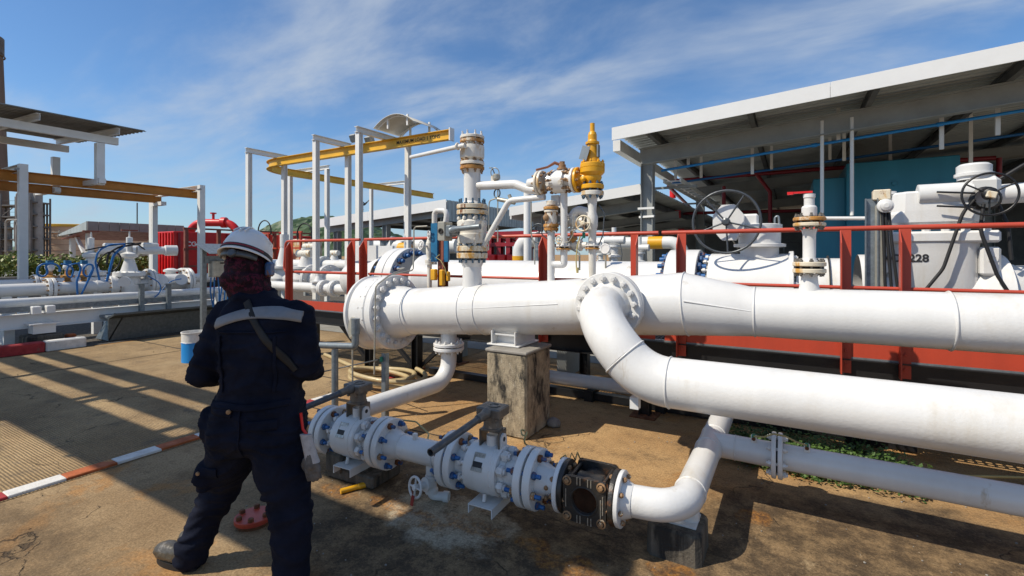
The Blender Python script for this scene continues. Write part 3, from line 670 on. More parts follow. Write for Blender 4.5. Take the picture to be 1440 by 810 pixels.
pts = [V((xD, YH, zf - .04)), V((xD, YH, ZV + .03)), V((xD - .02, g1.y + .0, ZV)), g1 - dv*.052]
xe = g1.x - .22
pts = [V((xD, YH, zf-.04)), V((xD, YH, ZV)), V((xe, g1.y - .01, ZV)), g1 - dv*.052]
m = MB(); m.tube(fillet(pts, [.23, .19], 10), .084, 32, caps=False); m.build('pipe_wall', 'white', dr)
MB().torus((xD, YH, zf-.075), (0,0,1), .085, .005, 32, 5).build('weld_seam', 'white', dr)
# ------------------------------------------------------------------ ball valves (built once, then copied)
def ball_valve(loc, label, rot):
    r = thing('ball_valve', label, 'valve', loc, 'lever ball valves near the ground', rot); K = dict(local=True)
    X = V((1,0,0)); Lh = .28
    b = MB()
    b.lathe((0,0,0), X, [(.10,-.235),(.10,-.15),(.135,-.145),(.15,-.135),(.152,-.10),(.152,-.06),(.156,-.055),(.156,.045),(.152,.05),(.152,.08),(.145,.09),(.10,.092),(.10,.235)], 44); b.build('body', 'valve_grey', r, **K)
    for s_ in (-1, 1):
        f = MB().disc((s_*(Lh-.008) - (.048 if s_ > 0 else 0), 0, 0), X, .178, .048, 44, .005).build('flange', 'valve_grey', r, **K)
        g = MB().disc((s_*(Lh+.008) - (0 if s_ > 0 else .048), 0, 0), X, .178, .048, 44, .004).build('mating_flange', 'valve_grey', r, **K)
        MB().disc((s_*Lh-.0078, 0, 0), X, .12, .0156, 36, .0005).build('gasket', 'gasket', r, **K)
        put_bolts(g, (s_*Lh, 0, 0), X, .146, 8, .0225, .115, .03, 'blue_bolt', 'blue_stud', .26, True, alt=[('rust_bolt', 'blue_stud', 1.25), ('blue_bolt', 'blue_stud', .7), ('rust', 'blue_bolt', .9)])
    bo = MB().cyl((.085,0,0), (.13,0,0), .108, n=32).build('body_ring', 'valve_grey', r, **K)
    put_bolts(bo, (.09,0,0), X, .122, 8, .034, .03, .014, 'white_bolt', 'white_bolt', .39, True)
    bo2 = MB().cyl((-.165,0,0), (-.13,0,0), .108, n=32).build('body_ring', 'valve_grey', r, **K)
    put_bolts(bo2, (-.15,0,0), X, .122, 8, .024, .03, .012, 'white_bolt', 'white_bolt', .39, True)
    # lifting lug
    lg = MB(); sec = [V((.075, -.04, .09)), V((.075, .04, .09)), V((.075, .035, .2))] + [V((.075, .035*math.cos(t), .2+.035*math.sin(t))) for t in (PI*.25, PI*.5, PI*.75)] + [V((.075, -.035, .2))]
    lg.plate(sec, .016); lg.torus((.075,0,.198), X, .02, .009, 20, 6); lg.build('lifting_lug', 'valve_grey', r, **K)
    lg2 = MB().cyl((.066,0,.198), (.084,0,.198), .0145, n=16).build('lug_hole', 'gasket', r, **K)
    # name plate on the face towards the yard
    th = R(205)
    q = Matrix.Rotation(R(-52), 3, 'X')
    MB().box(V((-.03, 0, 0)) + q @ V((0, 0, 0)) + V((0, -.152*math.cos(R(32)), .152*math.sin(R(32)))), (.078, .11, .003), Matrix.Rotation(R(58), 3, 'X'), bev=.001).build('name_plate', 'plate_alu', r, **K)
    MB().box(V((-.03, -.1555*math.cos(R(24)), .1555*math.sin(R(24)))), (.066, .045, .002), Matrix.Rotation(R(66), 3, 'X')).build('name_plate_print', 'ink', r, **K)
    MB().cyl((0,0,-.15), (0,0,-.185), .014, n=10).cyl((0,-.1,-.12), (0,-.11,-.165), .012, n=10).build('drain_plug', 'valve_grey', r, **K)
    ft = MB(); ft.extrude([(-.085,-.045),(-.079,-.045),(-.079,.006),(.079,.006),(.079,-.045),(.085,-.045),(.085,.012),(-.085,.012)], (0,.1,-.185), (0,-.16,-.185)); ft.build('foot_bracket', 'valve_grey', r, **K)
    # yoke, stem, gear head and lever
    MB().cyl((0,0,.14), (0,0,.215), .04, n=20).build('stem_neck', 'valve_grey', r, **K)
    y_ = MB(); y_.box((-.068,0,.20), (.007,.10,.105)); y_.box((.068,0,.20), (.007,.10,.105)); y_.box((0,0,.249), (.143,.10,.008)); y_.build('yoke_bracket', 'gear_grey', r, **K)
    hd2 = MB(); hd2.lathe((0,0,.253), (0,0,1), [(.065,0),(.065,.012),(.06,.015),(.058,.06),(.068,.064),(.068,.105)], 28); hd2.box((0,0,.367), (.17,.14,.062), bev=.008); hd2.build('gear_head', 'gear_grey', r, **K)
    MB().lathe((.01,0,.398), (0,0,1), [(.04,0),(.04,.006),(.03,.006),(.03,.0005),(0,.0005)], 24).build('stem_cap', 'gear_grey', r, **K)
    MB().box((-.035,-.062,.335), (.018,.02,.05), bev=.003).box((.035,-.062,.335), (.018,.02,.05), bev=.003).build('stop_lug', 'gear_grey', r, **K)
    MB().lathe((0,-.05,.372), V((0,-1,-.06)), [(.034,0),(.034,.03),(.027,.07),(.027,.13),(.022,.135)], 18).build('lever_socket', 'gear_grey', r, **K)
    lv = MB(); a0 = V((0,-.13,.367)); d = V((0,-1,-.06)).normalized(); lv.lathe(a0, d, [(.021,0),(.021,.52),(.0165,.52),(.0165,.35),(0,.35)], 20); lv.build('lever', 'lever', r, **K)
    return r
va = math.atan2(dv.y, dv.x)
v1c = (vp(468) + vp(542))/2; v2c = (vp(644.5) + vp(745.5))/2
bv1 = ball_valve(v1c, 'grey lever ball valve beside the worker, on a dark concrete block, farther of two', va)
bv2 = dup(bv1, v2c, 'grey lever ball valve in front of the concrete pier, nearer of two')
lc = MB(); lc.box((v1c.x-.06, v1c.y+.02, .011), (.5,.34,.022), Matrix.Rotation(va,3,'Z'), bev=.006)
bk = thing('concrete_block', 'low dark weathered concrete block under the farther ball valve', 'block', (v1c.x, v1c.y, 0))
for o in [c for c in bv1.children if c.name.startswith('foot_block')]: bpy.data.objects.remove(o, do_unlink=True)
MB().box((v1c.x-.0, v1c.y+.06, .045), (.46,.30,.085), Matrix.Rotation(va,3,'Z'), bev=.012).build('footing', 'pier_dark', bk)
MB().box((v1c.x-.155, v1c.y+.02, .125), (.17,.26,.15), Matrix.Rotation(va,3,'Z'), bev=.015).build('upstand', 'pier_dark', bk)
# spool between the two valves, with drain boss
def along(p0, p1, prof, n=32): return MB().lathe(p0, p1-p0, prof, n)
e1_, e2_ = v1c + dv*.335, v2c - dv*.335; Ls = (e2_-e1_).length
sp1 = thing('pipe_spool', 'short grey white pipe spool between the two ball valves', 'pipe', (e1_.x, e1_.y, 0))
MB().lathe(e1_, dv, [(.11,0),(.11,.01),(.084,.085),(.084,Ls-.085),(.11,Ls-.01),(.11,Ls)], 36).build('pipe_wall', 'valve_grey', sp1)
for t in (.095, Ls-.095): MB().torus(e1_+dv*t, dv, .085, .005, 36, 5).build('weld_seam', 'valve_grey', sp1)
MB().box(e1_+dv*.22+V((0,-.02,.1)), (.03,.03,.045), bev=.004).build('earth_boss', 'valve_grey', sp1)
# small gate valve hanging from the spool
gp = vp(607); gz = thing('gate_valve', 'small white drain gate valve with handwheel hanging below the pipe spool', 'valve', gp)
MB().lathe(gp + V((0,0,-.05)), (0,0,-1), [(.03,0),(.03,.055),(.022,.06),(.022,.09)], 18).build('nozzle', 'valve_grey', gz)
b = MB(); b.lathe(gp + V((0,0,-.13)), (0,0,-1), [(.02,-.02),(.034,-.015),(.034,.005),(.026,.01),(.028,.05),(.034,.055),(.034,.075),(.022,.08)], 18)
ax = (V((-.22,-.96,.12))).normalized(); b.lathe(gp + V((0,0,-.155)), ax, [(.03,0),(.03,.03),(.036,.032),(.036,.045),(.02,.048),(.016,.08),(.008,.085),(.008,.115)], 16); b.build('body', 'valve_grey', gz)
handwheel(gz, gp + V((0,0,-.155)) + ax*.105, ax, .05, .0065, 'white_bolt', 4, .016)
MB().tube(fillet([gp + V((0,0,-.20)), gp + V((0,0,-.222)), gp + V((.075,.03,-.222))], .018, 6), .022, 14).lathe(gp + V((.06,.024,-.222)), V((.075,.03,0)), [(.028,0),(.028,.03),(.02,.03),(.02,.0)], 16).build('outlet_elbow', 'valve_grey', gz)
MB().plate([gp + V((.02,.0,-.13)), gp + V((.03,.0,-.13)), gp + V((.10,.02,-.06)), gp + V((.085,.02,-.05))], .01).build('gusset', 'valve_grey', gz)
gz.scale = (1.3, 1.3, 1.3)
tag(MB().box(gp + V((-.03,-.16,-.26)), (.022,.006,.07), Matrix.Rotation(.2,3,'Y')).cyl(gp + V((-.035,-.155,-.23)), gp + V((-.035,-.155,-.2)), .002, n=5).build('valve_tag', 'deep_red'), 'dark red tag hanging on the small drain valve', 'tag')
# ------------------------------------------------------------------ sight glass
e3 = v2c + dv*.335; q1 = vp(790); q2 = vp(876); Ls = (q1 - e3).length
sp2 = thing('pipe_spool', 'stub of grey white pipe between near ball valve and black sight glass', 'pipe', (e3.x, e3.y, 0))
MB().lathe(e3, dv, [(.11,0),(.11,.01),(.084,.07),(.084,Ls)], 36).build('pipe_wall', 'valve_grey', sp2)
MB().disc(q1 - dv*.006, dv, .152, .026, 40, .003).build('flange', 'white', sp2)
for k in (0, 1): MB().sphere(e3 + dv*(Ls*.55) + V((0,-.085,.0+.06*k*-1)), .014, 8, 6).build('earth_stud', 'rust_bolt', sp2)
Lg = (q2-q1).length; cg = (q1+q2)/2; n_ = V((dv.y, -dv.x, 0)); RZ = Matrix.Rotation(va, 3, 'Z')
sg = thing('sight_glass', 'black cast iron sight glass with square bolted window plates', 'sight glass', (cg.x, cg.y, 0))
fA = MB().disc(q1 + dv*.022, dv, .15, .028, 40, .004).build('flange', 'black_cast', sg); fB = MB().disc(q2 - dv*.05, dv, .15, .028, 40, .004).build('flange', 'black_cast', sg)
put_bolts(fA, q1 + dv*.02, dv, .12, 8, .015, .065, .004, 'rust_bolt', 'rust', .2); put_bolts(fB, q2 - dv*.02, dv, .12, 8, .014, .062, .004, 'rust_bolt', 'rust_bolt', .2)
b = MB(); b.lathe(q1 + dv*.05, dv, [(.09,0),(.075,.03),(.1,.06),(.1,Lg-.16),(.075,Lg-.13),(.09,Lg-.1)], 32); b.cyl(cg - n_*.105, cg + n_*.105, .095, n=32, caps=False); b.build('body', 'black_cast', sg)
for s_ in (1, -1):
    o = cg + n_*(.118*s_); W_ = .128
    pl = MB(); rin = .068; nseg = 32
    def sq(t):  # outline of the square plate
        c, s2_ = math.cos(t), math.sin(t); k = W_*.97/max(abs(c), abs(s2_)); k = min(k, W_*1.28); return V((c*k, 0, s2_*k))
    for dpt in (0,):
        outF = [o + RZ @ (sq(2*PI*k/nseg) + V((0,-.013,0))) for k in range(nseg)]; outB = [o + RZ @ (sq(2*PI*k/nseg) + V((0,.013,0))) for k in range(nseg)]
        inF = [o + RZ @ V((rin*1.1*math.cos(2*PI*k/nseg), -.013, rin*1.1*math.sin(2*PI*k/nseg))) for k in range(nseg)]; inB = [o + RZ @ V((rin*math.cos(2*PI*k/nseg), .006, rin*math.sin(2*PI*k/nseg))) for k in range(nseg)]
        pl.rings([outB, outF], sm=False); pl.rings([outF, inF], sm=False); pl.rings([inF, inB]); pl.rings([outB, inB] if s_ < 0 else [inB, outB], sm=False)
    wp = pl.build('window_plate', 'black_cast', sg)
    MB().cyl(o + RZ @ V((0,.004,0)), o + RZ @ V((0,.01,0)), rin+.004, n=32).build('glass', 'glass_dark', sg)
    MB().torus(o - n_*.0 + RZ @ V((0,-.012*s_,0)), n_, rin*1.12, .005, 32, 6).build('retaining_ring', 'black_cast', wp)
    for (sx, sz) in ((-1,-1),(1,-1),(1,1),(-1,1)):
        q = o + RZ @ V((sx*.098, -.012*s_, sz*.098)); MB().lathe(q, n_*s_, [(.026,0),(.026,.006),(.019,.009),(.019,.004)], 18).build('washer', 'rust_bolt', wp); MB().hexn(q + n_*s_*.004, n_*s_, .015, .014).build('bolt', 'rust_bolt', wp)
    for (dx_, dz_, hor) in ((-.04,.104,0),(-.022,.104,0),(.022,.104,0),(.04,.104,0),(-.04,-.104,0),(-.022,-.104,0),(.022,-.104,0),(.04,-.104,0),(.106,.0,1),(-.106,0,1),(.094,-.02,1)):
        MB().box(o + RZ @ V((dx_, -.0145*s_, dz_)), (.005,.004,.042 if not hor else .1), RZ).build('casting_rib', 'plate_alu', wp)
for (sx, sz) in ((-1,1),(1,1),(-1,-1),(1,-1)): MB().cyl(cg + RZ @ V((sx*.098,-.105,sz*.098)), cg + RZ @ V((sx*.098,.105,sz*.098)), .010, n=10).build('tie_rod', 'black_cast', sg)
# ------------------------------------------------------------------ low white pipe: flange, elbow on a small pier, tee to the right
XL = -.50; YT = 3.70; ZL = ZV
lp = thing('low_pipe', 'low white pipe with elbow and tee right of the black sight glass', 'pipe', (XL, 2.8, 0))
f = MB().disc(q2 - dv*.018, dv, .15, .024, 40, .003).build('flange', 'white', lp)
m = MB(); pth = fillet([q2 + dv*.02, V((XL, q2.y + .05, ZL)), V((XL, 5.6, ZL))], .2, 12)
m.lathe(q2 + dv*.0, dv, [(.105,0),(.105,.012),(.084,.06)], 32); m.tube(pth, .084, 32, caps=False); m.build('pipe_wall', 'white', lp)
for (p, d) in ((V((XL, q2.y+.27, ZL)), V((0,1,0))), (V((XL, YT-.14, ZL)), V((0,1,0))), (V((XL, YT+.15, ZL)), V((0,1,0))), (V((XL+.16, YT, ZL)), V((1,0,0)))): MB().torus(p, d, .085, .004, 32, 5).build('weld_seam', 'white', lp)
xf = xu(1093, YT)
MB().cyl((XL, YT, ZL), (xf, YT, ZL), .084, n=32, caps=False).build('tee_branch', 'white', lp)
flange_pair(lp, (xf, YT, ZL), (1,0,0), .15, .028, .010, 8, .122, .017, 'white', 'white_bolt', stick=.012)
rp = thing('run_pipe', 'low white pipe leaving the bolted joint towards the right edge', 'pipe', (xf+.1, YT, 0))
MB().cyl((xf+.034, YT, ZL), (xf+8, YT, ZL), .084, n=32, caps=False).build('pipe_wall', 'white', rp)
for (par, xx) in ((lp, xf-.14), (rp, xf+.17)):
    MB().box((xx, YT-.03, ZL+.095), (.035,.03,.05), bev=.003).build('earth_boss', 'white', par); MB().cyl((xx, YT-.055, ZL+.10), (xx, YT-.03, ZL+.10), .012, n=8).build('earth_stud', 'rust', par)
MB().box((xf-.14, YT-.045, ZL+.118), (.02,.012,.03)).build('cable_lug', 'green_clip', lp); MB().box((xf+.17, YT-.045, ZL+.118), (.02,.012,.03)).build('cable_lug', 'green_clip', rp)
tag(MB().tube([(xf-.14, YT-.05, ZL+.12), (xf-.08, YT-.05, ZL+.125), (xf-.02, YT-.1, ZL+.175), (xf+.05, YT-.08, ZL+.165), (xf+.11, YT-.05, ZL+.13), (xf+.17, YT-.05, ZL+.12)], .006, 6).build('earth_wire', 'wire'), 'yellow green earth wire across the low bolted joint', 'wire')
# small pier with saddle
sp3 = thing('concrete_pier', 'small dark concrete pier with chamfered corners under the low white elbow', 'pier', (-.56, 2.84, 0))
m = MB(); W2, D2_, ch_ = .145, .14, .03
out8 = [(-W2+ch_,-D2_),(W2-ch_,-D2_),(W2,-D2_+ch_),(W2,D2_-ch_),(W2-ch_,D2_),(-W2+ch_,D2_),(-W2,D2_-ch_),(-W2,-D2_+ch_)]
rg = lambda z, k=1: [V((-.56 + a*k, 2.84 + b*k, z)) for a, b in out8]
m.rings([rg(0,1.02), rg(.155), rg(.17,.95)], sm=False, caps=True); m.build('shaft', 'pier_dark', sp3)
MB().box((-.55, 2.85, .176), (.2,.17,.012), bev=.002).build('base_plate', 'white', sp3)
MB().cyl((-.50, 2.86, .18), (-.50, 2.86, .3), .055, n=24).box((-.56,2.84,.22),(.1,.008,.08)).build('saddle', 'white', sp3)
# ------------------------------------------------------------------ steel platform with orange red guard rails
YP = 4.95; ZD = .82
x0p = xu(398, YP)
pf = thing('steel_platform', 'long black steel platform with grey grating behind the header pipe', 'platform', (x0p, YP, 0))
MB().channel((x0p, YP+.02, ZD-.12), (6.5, YP+.02, ZD-.12), .2, .07, .01, flip=-1).build('edge_channel', 'black', pf)
MB().channel((x0p, YP+1.05, ZD-.12), (6.5, YP+1.05, ZD-.12), .2, .07, .01).build('edge_channel', 'black', pf)
for k in range(12): MB().bar((x0p+.3+k*1.12, YP+.03, ZD-.12), (x0p+.3+k*1.12, YP+1.04, ZD-.12), .06, .12).build('cross_beam', 'black', pf)
m = MB(); x = x0p
while x < 6.5: m.box((x, YP+.53, ZD-.005), (.006, 1.0, .03)); x += .035
for k in range(10): m.box(((x0p+6.5)/2, YP+.08+k*.1, ZD-.008), (6.5-x0p, .006, .016))
m.build('grating', 'floor_grate', pf, kind='stuff')
MB().box(((x0p+6.5)/2, YP+.012, ZD-.012), (6.5-x0p, .06, .016)).build('edge_flat', 'galv', pf)
for u, yy in ((516, YP), (582, YP-.05), (748, YP+.05), (905, YP), (1200, YP), (440, YP+.95), (640, YP+.95), (820, YP+.95)):
    xx = xu(u, yy)
    MB().ibeam((xx, yy+.06, 0.012), (xx, yy+.06, ZD-.22), .11, .11, .01, .008, up=(1,0,0)).build('leg', 'black', pf)
    MB().box((xx, yy+.06, .008), (.26, .26, .014)).build('base_plate', 'rust', pf)
for (ua, ub) in ((516, 582), (582, 650), (470, 516)):
    xa, xb = xu(ua, YP), xu(ub, YP)
    if ua == 582: MB().bar((xa+.04, YP+.06, .12), (xa+.6, YP+.06, ZD-.22), .05, .05).build('brace', 'black', pf)
    else: MB().bar((xb-.04, YP+.06, .12), (xb-.62, YP+.06, ZD-.22), .05, .05).build('brace', 'black', pf)
MB().bar((xu(582, YP)+.05, YP+.3, .05), (xu(1300, YP), YP+.3, .05), .1, .08).build('ground_beam', 'black', pf)
def guard(label, ua, ub, posts, closed_left=False, mid=True, z1=1.9, posts_flip=()):
    xa, xb = xu(ua, YP), xu(ub, YP); r = thing('guard_rail', label, 'railing', (xa, YP, ZD), 'orange red guard rails on the steel platform')
    zt, zm = z1, 1.40
    if closed_left:
        MB().tube(fillet([(xb, YP, zt), (xa, YP, zt), (xa - .05, YP, zm), (xb, YP, zm)], .08, 6), .021, 12).build('handrail', 'orange_red', r)
    else:
        MB().cyl((xa, YP, zt), (xb, YP, zt), .021, n=14).build('handrail', 'orange_red', r)
        if mid: MB().cyl((xa+.08, YP, zm), (xb-.08, YP, zm), .016, n=12).build('mid_rail', 'orange_red', r)
    MB().box(((xa+xb)/2, YP-.012, ZD+.06), (xb-xa-.06, .008, .13)).build('toe_plate', 'orange_red', r)
    for u in posts:
        x = xu(u, YP); f = -1 if u in posts_flip else 1
        p = MB(); b_ = .074; t = .009; zb, ze = ZD-.14, zt-.012
        p.box((x, YP-.028, (zb+ze)/2), (b_, t, ze-zb))                                       # flange towards the yard
        p.plate([(x-f*b_/2, YP-.028, zb), (x-f*b_/2, YP-.028-.085, zb), (x-f*b_/2, YP-.028-.085, ze-.11), (x-f*b_/2, YP-.028, ze)], t)
        p.build('post', 'orange_red', r)
        MB().hexn((x, YP-.033, ZD+.05), (0,-1,0), .013, .012).build('bolt', 'orange_red', r); MB().hexn((x, YP-.033, ZD-.07), (0,-1,0), .013, .012).build('bolt', 'orange_red', r)
    return r
guard('left guard rail with a rounded closed end beside the worker', 402, 506, (412, 499), True)
guard('middle guard rail behind the flanged stack and yellow relief valve', 513, 926, (516, 768, 893), posts_flip=(893,))
guard('right guard rail before the handwheel valve and motorised valve', 931, 1900, (960, 1189, 1272, 1560, 1760))
# ------------------------------------------------------------------ vent stack with ball valve on the header
def up_stack():
    p = hp(664); x, y = p.x, YH; Yd = -x*SY + y*CY
    zv = lambda v: EYE - (v - VH)/F*Yd
    r = thing('vent_stack', 'tall white vent stack with rust stained flanges rising from the header pipe', 'pipe stack', (x, y, p.z))
    Z = V((0,0,1)); o = lambda z: V((x, y, z))
    MB().lathe(o(0), Z, [(.105, p.z+.1), (.1, zv(375)), (.13, zv(366))], 32).build('riser', 'white', r)
    flange_pair(r, o(zv(354.5)), Z, .162, zv(349)-zv(356.5), .016, 12, .132, .017, 'cream', 'steel_blue', stick=.03, single=True)
    b = MB(); b.lathe(o(0), Z, [(.12, zv(348)), (.115, zv(344)), (.152, zv(342)), (.157, zv(337)), (.157, zv(330)), (.152, zv(328)), (.152, zv(320)), (.157, zv(318)), (.157, zv(312)), (.12, zv(308)), (.12, zv(303))], 36); b.build('valve_body', 'white_rust', r)
    joined_bolts(r, o(zv(340)), Z, .14, 8, .022, .03, .01, 'white_rust'); joined_bolts(r, o(zv(311)), Z, .14, 8, .022, .03, .01, 'white_rust')
    flange_pair(r, o(zv(295)), Z, .162, zv(290)-zv(296), .016, 12, .132, .017, 'cream', 'steel_blue', stick=.04, mat2='cream')
    MB().lathe(o(0), Z, [(.12, zv(289)), (.088, zv(283)), (.088, zv(244)), (.1, zv(240)), (.12, zv(238))], 32).build('riser', 'white', r)
    flange_pair(r, o(zv(233.5)), Z, .128, .035, .012, 8, .106, .015, 'rust_flange', 'rust_bolt', stick=.02, mat2='white_rust')
    MB().lathe(o(0), Z, [(.1, zv(230)), (.095, zv(226)), (.125, zv(223)), (.128, zv(219)), (.128, zv(210)), (.125, zv(206)), (.09, zv(204)), (.09, zv(198))], 32).build('relief_body', 'white_rust', r)
    joined_bolts(r, o(zv(224.5)), Z, .11, 8, .016, .02, .01, 'rust_bolt'); joined_bolts(r, o(zv(202)), Z, .11, 8, .016, .02, .01, 'rust_bolt')
    flange_pair(r, o(zv(196.5)), Z, .128, .03, .012, 8, .106, .015, 'rust_flange', 'white_bolt', stick=.028, mat2='white_rust')
    # vent lever pipe that crosses to the monorail side
    a = V((x+.02, y-.16, zv(209))); bq = S(578, 221, y=y+.5)
    MB().tube([a, a + V((-.1, .0, -.005)), bq], .024, 14).build('vent_arm', 'white', r); MB().torus(a + V((-.09,.0,0)), V((1,0,0)), .028, .012, 16, 6).lathe(a, V((1,0,0)), [(.028,0),(.028,.005),(.02,.005),(.02,-.03)], 16).build('arm_socket', 'white_rust', r)
    # grey lever of the ball valve and its gearbox
    lv = V((x-.13, y-.1, zv(325))); MB().cyl((x-.18,y-.12,zv(325)), (x-.07,y-.12,zv(325)), .05, n=14).box((x-.2,y-.1,zv(325)), (.07,.12,.12), bev=.01).build('gear_box', 'galv', r)
    MB().box((x-.28, y-.1, zv(325)), (.1,.14,.2), bev=.008).build('indicator_box', 'tin', r); MB().lathe((x-.28, y-.172, zv(325)), (0,-1,0), [(.03,0),(.03,.01),(.018,.01),(.018,.002),(0,.002)], 16).build('indicator_dial', 'gasket', r)
    MB().tube([lv + V((.02,-.1,.0)), lv + V((.1,-.14,.012)), lv + V((.38,-.12,.03))], .028, 14).build('lever', 'galv', r)
    return x, y, zv
sx_, sy_, szv = up_stack()
# bypass line: from the stack to the relief valve inlet
byp = thing('bypass_pipe', 'slim white bypass pipe from the vent stack to the yellow relief valve', 'pipe', (sx_+.1, YH, 1.5))
xv = xu(757, YH); xpsv = xu(833, YH)
zr = lambda u, v, y=YH: S(u, v, y=y)
MB().tube(fillet([V((sx_+.06, YH, szv(262))), zr(725, 259), zr(742, 266), zr(757, 268)], .15, 6), .045, 20).build('pipe_wall', 'white', byp)
MB().tube(fillet([zr(676, 352), zr(716, 282), zr(766, 277)], .1, 6), .03, 16).build('equalising_tube', 'white', byp)
MB().box(zr(694, 252) , (.04,.04,.06)).build('boss', 'white_rust', byp)
# gauge tubing above the bypass
gt = thing('gauge_tubing', 'small steel gauge and tubing cluster between stack and relief valve', 'gauge', zr(700, 300))
MB().tube([zr(688, 236), zr(692, 236), zr(695, 243), zr(697, 250), zr(700, 252)], .006, 6).build('tube', 'lever', gt)
MB().lathe(zr(698, 249), V((0,0,1)), [(.03,-.03),(.04,-.02),(.04,.02),(.03,.03)], 14).torus(zr(696, 243), V((0,1,.2)), .05, .005, 20, 5).build('gauge_body', 'tin', gt)
MB().torus(zr(699, 272), V((0.3,1,0)), .045, .007, 20, 6).build('ring_handle', 'lever', gt)
MB().cyl(zr(700, 280), zr(724, 285), .022, n=12).cyl(zr(716,274), zr(720,284), .018, n=10).build('block_valve', 'tin', gt)
MB().tube(fillet([zr(700, 255), zr(700, 300), zr(700, 340)], .03, 3), .007, 6).build('tube', 'tin', gt)
MB().tube(fillet([zr(698, 279), zr(688, 282), zr(687, 300), zr(687, 352)], .04, 4), .007, 6).build('tube', 'tin', gt)
# inline ball valve before the relief valve
def inline_valve():
    c = zr(789, 255); z = c.z; r = thing('inline_ball_valve', 'white rust stained ball valve with copper lever beside the yellow relief valve', 'valve', c); X = V((1,0,0))
    xa, xb = xu(756, YH), xu(816, YH); o = lambda x: V((x, YH, z))
    MB().lathe(o(xa-.06), X, [(.01,-.06),(.05,-.04),(.055,0),(.06,.06),(.06,.10)], 24, sm=True).build('nozzle', 'white', r)
    flange_pair(r, o(xa+.035), X, .118, .026, .01, 8, .097, .014, 'white_rust', 'rust_bolt', stick=.012)
    MB().lathe(o(c.x), X, [(.085,-.12),(.085,-.07),(.112,-.065),(.112,.05),(.085,.055),(.085,.12)], 32).build('body', 'white', r)
    joined_bolts(r, o(c.x-.075), X, .1, 8, .017, .02, .012, 'rust_bolt'); joined_bolts(r, o(c.x+.065), X, .1, 8, .017, .02, .012, 'rust_bolt')
    flange_pair(r, o(xb-.04), X, .118, .026, .01, 8, .097, .014, 'white', 'rust_bolt', stick=.012, mat2='yellow')
    MB().lathe(o(c.x) + V((.02,-.02,.10)), (0,0,1), [(.05,0),(.05,.02),(.035,.025),(.035,.05),(.025,.055),(.025,.08)], 16).build('stem_neck', 'rust_bolt', r)
    q = zr(795, 234, YH-.02); MB().tube([q, zr(780, 229, YH-.05), zr(770, 235, YH-.12), zr(754, 239, YH-.2)], [.012,.016,.011,.011], 8).build('lever', 'copper', r)
    MB().cyl(o(c.x) + V((-.06,-.1,-.03)), o(c.x) + V((-.075,-.15,-.04)), .02, n=10).cyl(o(c.x) + V((.05,-.1,-.02)), o(c.x) + V((.045,-.14,-.03)), .02, n=10).build('body_plug', 'white_rust', r)
    return z
zin = inline_valve()
# yellow relief valve
def relief():
    x, y = xpsv, YH; Yd = -x*SY + y*CY; zv = lambda v: EYE - (v - VH)/F*Yd; Z = V((0,0,1))
    r = thing('relief_valve', 'bright yellow spring relief valve with grey tag on a white standpipe', 'valve', (x, y, zv(275)))
    rs = lambda wpx: wpx/F*Yd
    b = MB(); b.lathe((x,y,0), Z, [(.01,zv(173)),(rs(3.3),zv(173.5)),(rs(3.3),zv(185)),(rs(5),zv(186)),(rs(6.2),zv(190)),(rs(6.2),zv(197)),(rs(7),zv(199)),(rs(9.6),zv(200)),(rs(9.6),zv(203)),(rs(7.5),zv(204.5)),(rs(8.5),zv(216)),(rs(10.5),zv(229))], 28); b.build('bonnet', 'yellow', r)
    f = MB().lathe((x,y,0), Z, [(0,zv(230)),(rs(16.5),zv(230)),(rs(17.2),zv(231)),(rs(17.2),zv(236)),(rs(16.5),zv(236.5)),(rs(17.2),zv(237.2)),(rs(17),zv(243)),(rs(13.5),zv(247)),(rs(10.5),zv(249))], 32).build('flange', 'yellow', r)
    put_bolts(f, V((x,y,zv(230)-.0)), Z, rs(14.5), 8, .014, .01, .01, 'yellow', None, .2)
    MB().lathe((x,y,0), Z, [(rs(12),zv(246)),(rs(13.2),zv(250)),(rs(11),zv(256)),(rs(8),zv(261))], 28, sm=True).build('body', 'yellow', r)
    MB().lathe((x,y,zin), V((-1,0,0)), [(.07,.05),(.06,.10),(.07,.14),(.11,.15)], 24, sm=True).build('outlet_neck', 'yellow', r)
    MB().sphere((x-.05,y-.09,zv(253)), .022, 10, 8).build('plug', 'yellow', r)
    f1, f2 = flange_pair(r, V((x,y,zv(267.5))), Z, rs(16), .04, .02, 8, rs(13), .015, 'white_rust', 'steel_blue', stick=.012, mat2='yellow')
    MB().lathe((x,y,0), Z, [(.03,hp(833).z+.2),(.036,zv(345)),(.036,zv(325)),(.05,zv(318)),(.05,zv(305)),(.036,zv(298)),(.042,zv(285)),(.05,zv(275))], 22, sm=True).build('standpipe', 'white', r)
    flange_pair(r, V((x,y,zv(347.5))), Z, .068, .014, .012, 6, .054, .010, 'rust_flange', 'white_bolt', stick=.006, mat2='white')
    MB().box((x+rs(10),y-.02,zv(214)), (.012,.05,.11)).build('name_plate', 'galv', r)
    # grey tag on a wire
    tp = zr(822, 215, YH-.07); rot = Matrix.Rotation(R(18),3,'Y') @ Matrix.Rotation(R(-20),3,'Z')
    tg = MB().box(tp, (.095,.004,.125), rot).build('inspection_tag', 'galv'); tag(tg, 'square grey metal inspection tag hanging on the yellow relief valve', 'tag')
    MB().tube([tp + V((.02,-.0,.07)), tp + V((.05,.02,.1)), tp + V((.07,.05,.09))], .004, 5).build('tag_wire', 'lever', tg)
relief()
